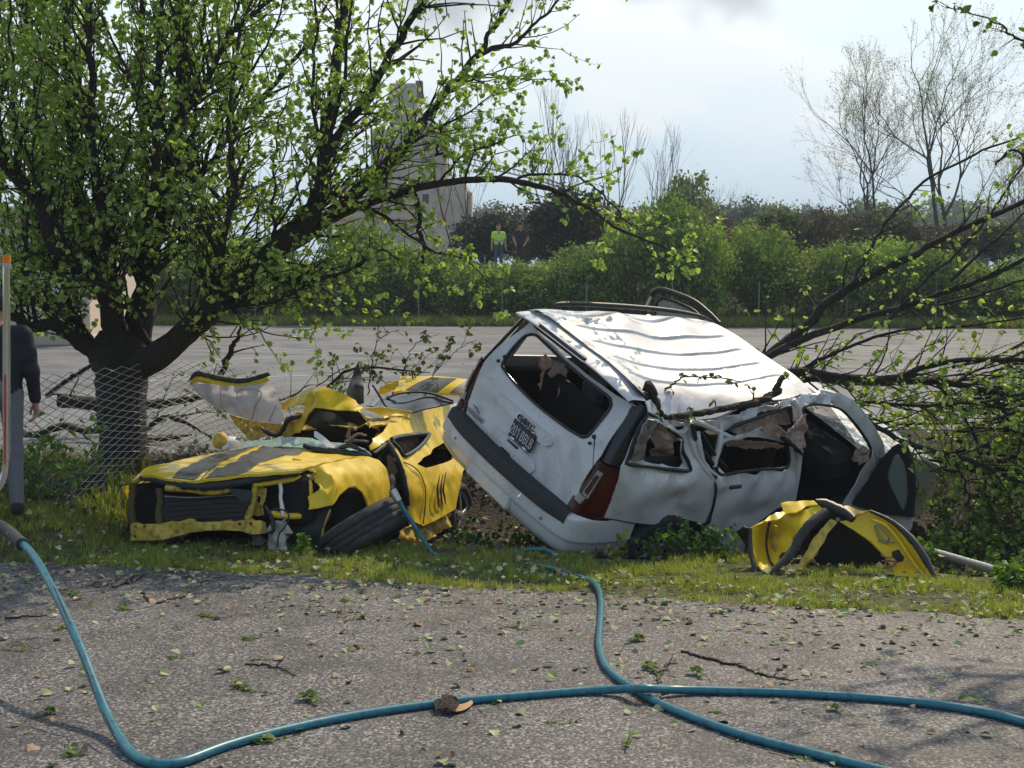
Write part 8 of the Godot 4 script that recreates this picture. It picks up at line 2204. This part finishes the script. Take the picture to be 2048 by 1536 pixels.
func build_people() -> void:
	var m := mat("person_surface", Color.WHITE, 0.85)
	m.vertex_color_use_as_albedo = true
	var arms := [Vector3(-0.25, 1.13, -0.03), Vector3(0.25, 1.13, -0.03)]
	var hands := [Vector3(-0.27, 0.875, 0.05), Vector3(0.27, 0.875, 0.05)]
	var x := -4.09
	person("man in black shirt and grey trousers half out of view at the left edge", Vector3(x, height(x, -10.3), -10.3), PI + 0.35, 1.83, Color(0.012, 0.013, 0.02), Color(0.15, 0.155, 0.17), true, false, [Vector3(-0.25, 1.13, -0.03), Vector3(0.26, 1.13, -0.04)], [Vector3(-0.27, 0.875, 0.05), Vector3(0.285, 0.875, 0.03)], 0.014, true)
	x = -0.52
	var p := person("man in lime yellow safety shirt standing behind the hedge", Vector3(x, height(x, -50.5), -50.5), 0.15, 1.78, Color(0.55, 0.85, 0.07), Color(0.06, 0.09, 0.16), false, false, arms, hands, 0.022, false)
	var g := G.new()
	for s in [-1.0, 1.0]:
		pipe(g, [Vector3(0.1 * s, 1.46, 0.05), Vector3(0.11 * s, 1.3, 0.112), Vector3(0.10 * s, 1.16, 0.122), Vector3(0.08 * s, 1.05, 0.122)], [0.018, 0.018, 0.018, 0.018], 5, 3)
	pipe(g, [Vector3(-0.2, 1.15, 0.02), Vector3(-0.1, 1.15, 0.12), Vector3(0.0, 1.15, 0.125), Vector3(0.1, 1.15, 0.12), Vector3(0.2, 1.15, 0.02)], [0.022, 0.022, 0.022, 0.022, 0.022], 5, 3)
	obj("reflective_tape", g, M.silver_tape, p)
	x = 0.33
	person("man in dark navy shirt and cap standing behind the hedge", Vector3(x, height(x, -50.8), -50.8), -0.1, 1.8, Color(0.018, 0.022, 0.045), Color(0.03, 0.03, 0.04), false, true, [Vector3(-0.27, 1.14, -0.06), Vector3(0.27, 1.14, -0.06)], [Vector3(-0.18, 0.95, 0.12), Vector3(0.18, 0.95, 0.12)], 0.022, false)

# ---------------------------------------------------------------- hoses, pole, small things on the driveway
func build_hoses() -> void:
	var g := G.new()
	var o := thing("rescue_hose", "thick blue rescue hose hanging at the left and crossing the whole driveway", "hose")
	pipe(g, [Vector3(-2.889, 0.445, -7.374), Vector3(-2.633, 0.419, -7.007), Vector3(-2.366, 0.358, -6.541), Vector3(-2.067, 0.241, -6.02), Vector3(-1.865, 0.113, -5.67), Vector3(-1.718, 0.029, -5.418), Vector3(-1.545, 0.014, -5.116), Vector3(-1.41, 0.021, -4.979), Vector3(-1.307, 0.02, -5.004), Vector3(-1.183, 0.007, -5.206), Vector3(-1.013, -0.005, -5.402), Vector3(-0.723, -0.021, -5.645), Vector3(-0.356, -0.034, -5.849), Vector3(-0.056, -0.04, -5.953), Vector3(0.301, -0.047, -6.06), Vector3(0.492, -0.037, -6.059), Vector3(0.624, 0.005, -5.947), Vector3(0.779, -0.037, -6.059), Vector3(1.02, -0.047, -6.069), Vector3(1.369, -0.045, -6.024), Vector3(1.807, -0.037, -5.901), Vector3(2.097, -0.026, -5.733), Vector3(2.247, -0.015, -5.551), Vector3(2.43, 0.006, -5.22)], [0.0205, 0.0205], 12, 8)
	obj("hose", g, M.hose_blue, o)
	g = G.new()
	pipe(g, [Vector3(-3.495, 0.436, -7.839), Vector3(-3.262, 0.439, -7.792), Vector3(-3.051, 0.439, -7.641), Vector3(-2.737, 0.434, -7.154)], [0.036, 0.036, 0.036, 0.035], 12, 6)
	obj("black_sleeve", g, M.hose_sleeve, o)
	for q in [[Vector3(-2.287, 0.388, -6.376), Vector3(-2.172, 0.336, -6.169), Vector3(-2.086, 0.301, -6.01)], [Vector3(-1.975, 0.235, -5.797), Vector3(-1.884, 0.18, -5.64), Vector3(-1.818, 0.127, -5.525)], [Vector3(-1.742, 0.08, -5.404), Vector3(-1.645, 0.056, -5.223)]]:
		g = G.new()
		pipe(g, q, [0.003, 0.005, 0.003], 4, 4)
		obj("printed_mark", g, M.hose_print, o)
	o = thing("rescue_hose", "blue rescue hose running from the wreck down across the driveway", "hose")
	g = G.new()
	pipe(g, [Vector3(-0.934, 0.051, -10.62), Vector3(-0.875, -0.041, -10.6), Vector3(-0.774, -0.186, -10.55), Vector3(-0.681, -0.317, -10.5), Vector3(-0.613, -0.373, -10.45), Vector3(-0.382, -0.403, -10.4), Vector3(-0.159, -0.398, -10.45), Vector3(0.025, -0.351, -10.5), Vector3(0.208, -0.315, -10.45), Vector3(0.33, -0.315, -10.3), Vector3(0.317, -0.346, -10.15), Vector3(0.142, -0.354, -10.1), Vector3(0.064, -0.385, -10.25), Vector3(0.287, -0.286, -9.653), Vector3(0.493, -0.262, -9.264), Vector3(0.581, -0.233, -8.939), Vector3(0.581, -0.19, -8.332), Vector3(0.523, -0.141, -7.561), Vector3(0.482, -0.108, -7.039), Vector3(0.482, -0.08, -6.582), Vector3(0.531, -0.062, -6.296), Vector3(0.601, -0.047, -6.069), Vector3(0.684, -0.034, -5.849), Vector3(0.83, -0.017, -5.582), Vector3(1.004, -0.001, -5.33), Vector3(1.209, 0.012, -5.12), Vector3(1.431, 0.026, -4.9), Vector3(1.644, 0.037, -4.726)], [0.019, 0.019], 10, 7)
	obj("hose", g, M.hose_blue, o)
	g = G.new()
	pipe(g, [Vector3(-0.989, 0.14, -10.64), Vector3(-0.968, 0.1, -10.63), Vector3(-0.938, 0.051, -10.62)], [0.034, 0.036, 0.03], 12, 3)
	obj("coupling", g, M.steel, o)
	# the pole at the left edge
	o = thing("bent_metal_pole", "upright shiny metal pole with an orange cap at the left edge", "pole")
	g = G.new()
	pipe(g, [Vector3(-2.942, 2.011, -7.6), Vector3(-2.95, 1.784, -7.6), Vector3(-2.96, 1.492, -7.6), Vector3(-2.97, 1.197, -7.6), Vector3(-2.978, 0.961, -7.6), Vector3(-2.987, 0.812, -7.6), Vector3(-3.013, 0.716, -7.6), Vector3(-3.063, 0.648, -7.6), Vector3(-3.15, 0.543, -7.6), Vector3(-3.135, 0.288, -7.4), Vector3(-3.121, -0.068, -7.3)], [0.021, 0.021], 14, 6)
	obj("tube", g, M.chrome, o)
	g = G.new()
	pipe(g, [Vector3(-2.941, 2.045, -7.6), Vector3(-2.943, 1.999, -7.6)], [0.024, 0.024], 14, 2)
	obj("end_cap", g, M.orange_cap, o)
	g = G.new()
	pipe(g, [Vector3(-2.942, 2.005, -7.6), Vector3(-2.943, 1.976, -7.6)], [0.0225, 0.0225], 14, 2)
	obj("collar", g, M.steel, o)
	g = G.new()
	pipe(g, [Vector3(-2.964, 1.347, -7.575), Vector3(-2.974, 1.053, -7.575), Vector3(-2.983, 0.816, -7.575)], [0.005, 0.006, 0.004], 6, 3)
	obj("red_strip", g, M.red_plastic, o)
	# fence pipe lying at the right
	o = thing("fence_pipe", "grey fence pipe lying on the ground right of the torn yellow door", "pipe")
	g = G.new()
	pipe(g, [Vector3(3.278, -0.281, -10.35), Vector3(3.467, -0.281, -9.9), Vector3(3.608, -0.265, -9.45), Vector3(3.711, -0.263, -9.15)], [0.034, 0.034], 12, 3)
	obj("tube", g, M.galvanised, o)
	# a curl of bark caught on the hose
	o = thing("bark_curl", "curled brown strip of bark lying over the blue hose", "bark")
	g = G.new()
	skin(g, [[Vector3(-0.358, -0.007, -5.819), Vector3(-0.333, -0.009, -5.853), Vector3(-0.286, -0.008, -5.836)], [Vector3(-0.344, -0.021, -5.724), Vector3(-0.303, -0.021, -5.724), Vector3(-0.268, -0.019, -5.691)], [Vector3(-0.327, -0.002, -5.752), Vector3(-0.27, -0.002, -5.752), Vector3(-0.237, -0.003, -5.768)], [Vector3(-0.323, 0.011, -5.85), Vector3(-0.285, 0.013, -5.832), Vector3(-0.256, 0.015, -5.798)]], 4, 4)
	obj("curl", g, M.bark, o)
	g = G.new()
	skin(g, [[Vector3(-0.305, -0.029, -5.857), Vector3(-0.239, -0.027, -5.823), Vector3(-0.191, -0.031, -5.891), Vector3(-0.174, -0.04, -6.033)], [Vector3(-0.292, -0.031, -5.726), Vector3(-0.225, -0.032, -5.751), Vector3(-0.183, -0.039, -5.859), Vector3(-0.172, -0.051, -6.051)]], 4, 4)
	obj("tongue", g, M.inner_wood, o)
	# sticks
	var none := {"size": 0.05, "a": Color(0.1, 0.17, 0.04), "b": Color(0.16, 0.26, 0.05), "density": 0.0, "bunch": 1, "wander": 0.2, "rise": -0.05, "fork": 0.1}
	for q in [["pale broken stick lying at the left end of the verge", [Vector3(-2.769, -0.228, -8.862), Vector3(-2.738, -0.243, -9.097), Vector3(-2.702, -0.251, -9.22), Vector3(-2.69, -0.26, -9.366)], [0.014, 0.017, 0.016, 0.012], true], ["thin curved twig on the driveway below the pale stick", [Vector3(-2.508, -0.224, -8.663), Vector3(-2.374, -0.205, -8.364), Vector3(-2.278, -0.202, -8.314), Vector3(-2.237, -0.211, -8.467), Vector3(-2.177, -0.215, -8.52)], [0.006, 0.006, 0.004, 0.003], false], ["long thin twig with side spurs right of the crossing hoses", [Vector3(0.924, -0.116, -6.95), Vector3(1.055, -0.104, -6.766), Vector3(1.186, -0.094, -6.603), Vector3(1.281, -0.083, -6.426), Vector3(1.432, -0.075, -6.307)], [0.006, 0.007, 0.006, 0.005, 0.003], false], ["pale forked twig above the crossing hoses", [Vector3(0.72, -0.073, -6.278), Vector3(0.747, -0.084, -6.446), Vector3(0.806, -0.093, -6.581), Vector3(0.86, -0.1, -6.7)], [0.006, 0.006, 0.005, 0.004], true], ["thin dark twig in the middle of the left driveway", [Vector3(-1.399, -0.097, -6.656), Vector3(-1.29, -0.096, -6.635), Vector3(-1.197, -0.091, -6.55), Vector3(-1.104, -0.083, -6.426)], [0.005, 0.005, 0.004, 0.003], false], ["thin straight twig at the far left of the driveway", [Vector3(-3.114, -0.171, -7.824), Vector3(-3.008, -0.174, -7.869), Vector3(-2.883, -0.175, -7.884)], [0.006, 0.005, 0.004], false], ["small pale stick lying on the verge before the coupe", [Vector3(-2.207, -0.225, -8.963), Vector3(-2.121, -0.235, -9.122), Vector3(-2.067, -0.24, -9.205)], [0.008, 0.01, 0.006], true]]:
		var t := thing("stick", q[0], "stick", Transform3D(Basis(), q[1][0]))
		var tw := G.new()
		var pts := []
		for p in q[1]:
			pts.append(p - q[1][0])
		limb("twig", t, tw, pts, q[2], none, 0.12, 0.1, 0.1, M.pale_bark if q[3] else M.bark)
		if tw.ix.size():
			stuff(obj("spurs", tw, M.bark, t))
	# torn leafy sprigs lying on the driveway
	var protos := []
	for k in 4:
		var tw := G.new()
		sprays = []
		tints = []
		var leaf := {"size": 0.075, "a": Color(0.12, 0.2, 0.05), "b": Color(0.3, 0.36, 0.16), "density": 0.95, "bunch": 3, "wander": 0.2, "rise": 0.0, "fork": 0.3}
		shoot(tw, Vector3(-0.1, 0.012, 0), Vector3(1, 0.0, rng.randfn() * 0.2), 0.3, 0.004, leaf, 1)
		var lg := G.new()
		var one := leaf_mesh(M.leaf, 0.3, 0.25)
		var arr := one.surface_get_arrays(0)
		for i in sprays.size():
			var x: Transform3D = sprays[i]
			x.origin.y = clampf(x.origin.y, 0.008, 0.02)
			x.basis = Basis(Vector3.UP, rng.randf() * TAU) * Basis(Vector3(1, 0, 0), rng.randfn() * 0.22) * Basis(Vector3(0, 0, 1), rng.randfn() * 0.3) * Basis.from_scale(Vector3.ONE * rng.randf_range(0.04, 0.085))
			lg.col = tints[i]
			var first := lg.v.size()
			for j in arr[Mesh.ARRAY_VERTEX].size():
				lg.add(x * arr[Mesh.ARRAY_VERTEX][j], (x.basis * arr[Mesh.ARRAY_NORMAL][j]).normalized())
			for j in arr[Mesh.ARRAY_INDEX]:
				lg.ix.append(first + j)
		for i in tw.v.size():
			tw.v[i].y = clampf(tw.v[i].y, 0.004, 0.03)
		protos.append([tw.done(M.bark), lg.done(M.leaf)])
	var spots := [Vector3(-2.865, -0.226, -8.512), Vector3(-2.705, -0.212, -8.291), Vector3(-2.897, -0.196, -8.034), Vector3(-2.496, -0.208, -8.225), Vector3(-1.803, -0.186, -7.866), Vector3(-1.988, -0.163, -7.51), Vector3(-1.496, -0.22, -8.408), Vector3(-1.428, -0.151, -7.324), Vector3(-2.662, -0.16, -7.456), Vector3(-2.664, -0.128, -6.954), Vector3(-1.845, -0.089, -6.333), Vector3(-1.749, -0.119, -6.816), Vector3(-1.012, -0.217, -8.357), Vector3(-0.604, -0.147, -7.247), Vector3(-1.258, -0.117, -6.771), Vector3(-1.82, -0.021, -5.258), Vector3(-1.197, -0.019, -5.218), Vector3(-0.798, -0.133, -7.025), Vector3(-0.934, -0.033, -5.441), Vector3(-0.991, -0.181, -7.792), Vector3(-0.103, -0.063, -5.913), Vector3(1.415, -0.177, -7.734), Vector3(1.516, -0.143, -7.196), Vector3(0.954, -0.09, -6.353), Vector3(0.791, -0.097, -6.452), Vector3(0.616, -0.067, -5.982), Vector3(0.976, -0.051, -5.731), Vector3(1.508, -0.051, -5.731), Vector3(0.281, -0.045, -5.636), Vector3(2.191, -0.061, -5.896), Vector3(1.325, -0.067, -5.982), Vector3(-0.89, -0.06, -5.871), Vector3(-1.22, -0.076, -6.134), Vector3(-0.381, -0.183, -7.822), Vector3(0.077, -0.165, -7.537), Vector3(0.635, -0.14, -7.146), Vector3(1.831, -0.111, -6.683), Vector3(2.062, -0.079, -6.181), Vector3(-1.555, -0.047, -5.667), Vector3(-2.159, -0.047, -5.667), Vector3(-0.381, -0.02, -5.231), Vector3(0.448, -0.02, -5.231), Vector3(1.084, -0.011, -5.1)]
	for k in spots.size():
		var p: Vector3 = spots[k]
		var t := thing("leaf_sprig", "torn green leaf sprig lying flat on the driveway", "leaves", Transform3D(Basis(Vector3(1, 0, 0), 0.063) * Basis(Vector3.UP, rng.randf() * TAU) * Basis.from_scale(Vector3.ONE * rng.randf_range(0.35, 0.75)), p + Vector3(0, 0.008, 0)), "torn leaf sprigs on the driveway")
		inst("twig", protos[k % 4][0], t, Transform3D())
		stuff(inst("leaves", protos[k % 4][1], t, Transform3D()))
	# a chip of brick on the bonnet
	o = thing("brick_chip", "small orange brick chip lying on the coupe bonnet", "brick")
	g = G.new()
	var bp: Vector3 = [Vector3(-0.432, 0.935, 0.9)][0]
	box(g, Transform3D(Basis(Vector3(-1.01534, -0.10151, -0.28701), Vector3(-0.05614, 1.04463, -0.17085), Vector3(0.29921, -0.14845, -1.006)), Vector3(-2.572, -0.633, -10.519)) * Transform3D(Basis(Vector3(0, 1, 0), 0.5) * Basis(Vector3(0, 0, 1), 0.25), bp), Vector3(0.085, 0.045, 0.06), 0.012)
	obj("chip", g, M.brick_chip, o)

# ---------------------------------------------------------------- fences and buildings
func build_fences() -> void:
	var o := thing("chain_link_fence", "sagging chain link fence between the big trunk and the coupe", "fence")
	# a sheet of mesh hung between the left edge and the coupe, slumping to the right
	var hang := func(s: float, t: float) -> Vector3:
		var x := lerpf(-5.6, -2.0, s)
		var top := lerpf(1.06, 0.96, smooth(0.0, 0.55, s)) - 0.5 * smooth(0.6, 1.0, s) - 0.05 * sin(s * 9.0)
		var z := -12.15 + 0.25 * s - 1.75 * smooth(0.30, 0.62, s) + (0.28 * sin(s * 5.0) + 0.35 * smooth(0.5, 1.0, s)) * t
		var y := lerpf(height(x, z) - 0.1, top, t)
		return Vector3(x + 0.28 * t * smooth(0.2, 0.9, s), y, z)
	var g := G.new()
	var step := 0.088
	var wide := 3.6
	var tall := 1.5
	var n := int(wide / step)
	var m := int(tall / step)
	for k in range(-m, n):
		for way in [1, -1]:
			var p := []
			for j in m + 1:
				var u: float = (k + j if way == 1 else k + m - j) * step
				if u < 0.0 or u > wide:
					if p.size() > 1:
						break
					p = []
					continue
				var q: Vector3 = hang.call(u / wide, float(j) / m)
				p.append(q + Vector3(0, 0, 0.006 * (1.0 if (j + (0 if way == 1 else 1)) % 2 == 0 else -1.0)) + Vector3(rng.randfn(), rng.randfn(), 0) * 0.002)
			if p.size() > 1:
				tube(g, p, lerps([0.0036, 0.0036], p.size()), 4, 0.0, false)
	stuff(obj("wire_mesh", g, M.wire, o))
	g = G.new()
	var px := -5.3
	pipe(g, [Vector3(px, height(px, -12.2) - 0.2, -12.2), Vector3(px, 1.1, -12.15)], [0.03, 0.03], 10, 2)
	obj("fence_post", g, M.galvanised, o)
	# the fence at the far side of the lot
	o = thing("far_fence", "row of thin grey fence posts in front of the hedge across the lot", "fence")
	for k in 12:
		var d := 45.0
		var x := (500.0 + 168.0 * k - 1024.0) * d / 2600.0
		d = 45.0 - 0.10 * x
		g = G.new()
		pipe(g, [Vector3(x, height(x, -d) - 0.1, -d), Vector3(x, 1.5, -d)], [0.022, 0.022], 8, 2)
		obj("fence_post", g, M.dull_metal, o)

func block(called: String, parent: Node, c: Vector3, size: Vector3, m: Material, bevel := 0.05) -> MeshInstance3D:
	var g := G.new()
	box(g, Transform3D(Basis(), c), size, bevel)
	return obj(called, g, m, parent)

func build_buildings() -> void:
	# a stepped concrete tower with a conveyor bridge, far behind the tree
	var d := 150.0
	var k := d / 2600.0
	var o := thing("grain_elevator", "tall stepped concrete tower block seen through the big tree", "building", Transform3D(Basis(), Vector3((815.0 - 1024.0) * k, 1.4, -d)))
	var yy := func(py: float) -> float: return (536.0 - py) * k + 1.97 - 1.4
	var xx := func(px: float) -> float: return (px - 815.0) * k
	var tower := func(called: String, x0: float, x1: float, top: float, deep: float, zoff: float, bottom := 620.0) -> void:
		block(called, o, Vector3((xx.call(x0) + xx.call(x1)) / 2, (yy.call(top) + yy.call(bottom)) / 2, zoff), Vector3((x1 - x0) * k, (bottom - top) * k, deep), M.concrete, 0.15)
	tower.call("main_block", 752, 850, 270, 8.0, 0.0)
	tower.call("head_house", 785, 838, 178, 5.0, -0.6, 275.0)
	tower.call("side_block", 848, 897, 268, 6.4, 0.4)
	tower.call("wide_block", 700, 936, 372, 11.0, 0.8)
	tower.call("low_block", 690, 905, 446, 13.0, 2.2)
	tower.call("end_block", 918, 946, 388, 4.0, 1.5)
	block("coloured_coping", o, Vector3(xx.call(872), yy.call(267), 0.4), Vector3(50 * k, 0.25, 6.6), M.orange_trim, 0.03)
	block("coloured_coping", o, Vector3(xx.call(797), yy.call(446), 2.2), Vector3(216 * k, 0.3, 13.3), M.orange_trim, 0.03)
	block("roof_hatch", o, Vector3(xx.call(842), yy.call(190), 0.2), Vector3(0.8, 2.2, 1.4), M.brown_wall, 0.05)
	for q in [[765, 300], [790, 300], [765, 335], [790, 335], [862, 300], [862, 335], [720, 405], [760, 405], [800, 405], [860, 405]]:
		block("window", o, Vector3(xx.call(q[0]), yy.call(q[1]), 4.03 if q[1] < 360 and q[0] < 850 else 3.62 if q[1] < 360 else 6.32), Vector3(0.7, 1.0, 0.1), M.dark_interior, 0.02)
	var br := thing("conveyor_bridge", "thin sloping conveyor bridge running down from the tower to the right", "bridge")
	for e in [0.0, 0.9]:
		var g := G.new()
		pipe(g, [at_h(930, 318.0 + e * 14, 148.0), at_h(1060, 350.0 + e * 10, 140.0), at_h(1180, 392.0 + e * 6, 132.0)], [0.10, 0.10, 0.10], 5, 4)
		obj("chord", g, M.dull_metal, br)
	var g2 := G.new()
	for i in 26:
		var f := i / 26.0
		var a := at_h(lerpf(930, 1180, f), lerpf(318, 392, f) - 5.0 * sin(f * PI), lerpf(148, 132, f))
		var b := at_h(lerpf(930, 1180, f + 0.5 / 26), lerpf(331, 398, f) - 5.0 * sin(f * PI), lerpf(148, 132, f))
		tube(g2, [a, b], [0.05, 0.05], 4)
	stuff(obj("lattice", g2, M.dull_metal, br))
	# pale low building at the left
	o = thing("beige_building", "low beige building across the lot behind the man at the left", "building", Transform3D(Basis(Vector3.UP, 0.10), Vector3(-14.0, 0.0, -33.0)))
	block("wall", o, Vector3(-3.0, 1.65, -4.0), Vector3(12.4, 3.3, 8.0), M.beige_wall, 0.03)
	block("base_course", o, Vector3(-3.0, 0.12, -3.99), Vector3(12.5, 0.24, 8.06), M.concrete, 0.02)
	block("roof_edge", o, Vector3(-3.0, 3.4, -4.0), Vector3(12.9, 0.25, 8.5), mat("pale_fascia", lin(0.62, 0.6, 0.6), 0.7), 0.03)
	for x in [-6.5, -3.5]:
		var w := block("window", o, Vector3(x, 1.8, 0.012), Vector3(1.3, 1.1, 0.06), M.dull_metal, 0.01)
		block("pane", w, Vector3(x, 1.8, 0.035), Vector3(1.16, 0.96, 0.03), M.gloss_black, 0.005)
	# long low brown building under the budding trees
	o = thing("brown_building", "long low brown building behind the budding trees at the right", "building", Transform3D(Basis(), Vector3((1790.0 - 1024.0) * 130.0 / 2600.0, 1.5, -130.0)))
	block("wall", o, Vector3(0, 1.9, 0), Vector3(15.0, 4.2, 9.0), M.brown_wall)
	block("roof", o, Vector3(0, 4.2, 0), Vector3(15.6, 0.5, 9.6), mat("brown_roof", lin(0.09, 0.06, 0.05), 0.9))

func at_h(px: float, py: float, d: float) -> Vector3:
	return Vector3((px - 1024.0) * d / 2600.0, 1.97 + (536.0 - py) * d / 2600.0, -d)

func _ready() -> void:
	rng.seed = 20240
	bumps.seed = 9
	bumps.frequency = 0.12
	bumps.fractal_octaves = 4
	# camera
	var cam := Camera3D.new()
	cam.name = "camera"
	cam.position = Vector3(0, 1.97, 0)
	cam.rotation.x = -atan(232.0 / 2600.0)
	cam.keep_aspect = Camera3D.KEEP_HEIGHT
	cam.fov = rad_to_deg(2.0 * atan(768.0 / 2600.0))
	cam.near = 0.1
	cam.far = 4000.0
	cam.current = true
	add_child(cam)
	# sky, air, exposure
	var we := WorldEnvironment.new()
	we.name = "world"
	var env := Environment.new()
	env.background_mode = Environment.BG_SKY
	var sky := Sky.new()
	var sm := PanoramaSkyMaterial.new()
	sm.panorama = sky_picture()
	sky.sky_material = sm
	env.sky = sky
	env.background_energy_multiplier = 1.0
	env.tonemap_mode = Environment.TONE_MAPPER_LINEAR
	env.tonemap_exposure = 1.0
	env.sdfgi_enabled = true
	env.ssao_enabled = true
	env.ssil_enabled = true
	env.fog_enabled = FOG
	env.fog_density = 0.0009
	env.fog_light_color = Color(0.8, 0.86, 0.92)
	we.environment = env
	add_child(we)
	var sun := DirectionalLight3D.new()
	sun.name = "sun"
	sun.light_energy = 1.3
	sun.light_color = Color(1.0, 0.91, 0.78)
	sun.light_angular_distance = 0.5
	sun.shadow_enabled = true
	sun.look_at_from_position(Vector3.ZERO, -sun_from())
	add_child(sun)
	make_materials()
	build_setting()
	build_suv()
	build_coupe()
	build_torn_door()
	build_fences()
	build_pear_tree()
	build_fallen_tree()
	build_loose_branches()
	build_hedge()
	build_far()
	build_buildings()
	build_people()
	build_hoses()
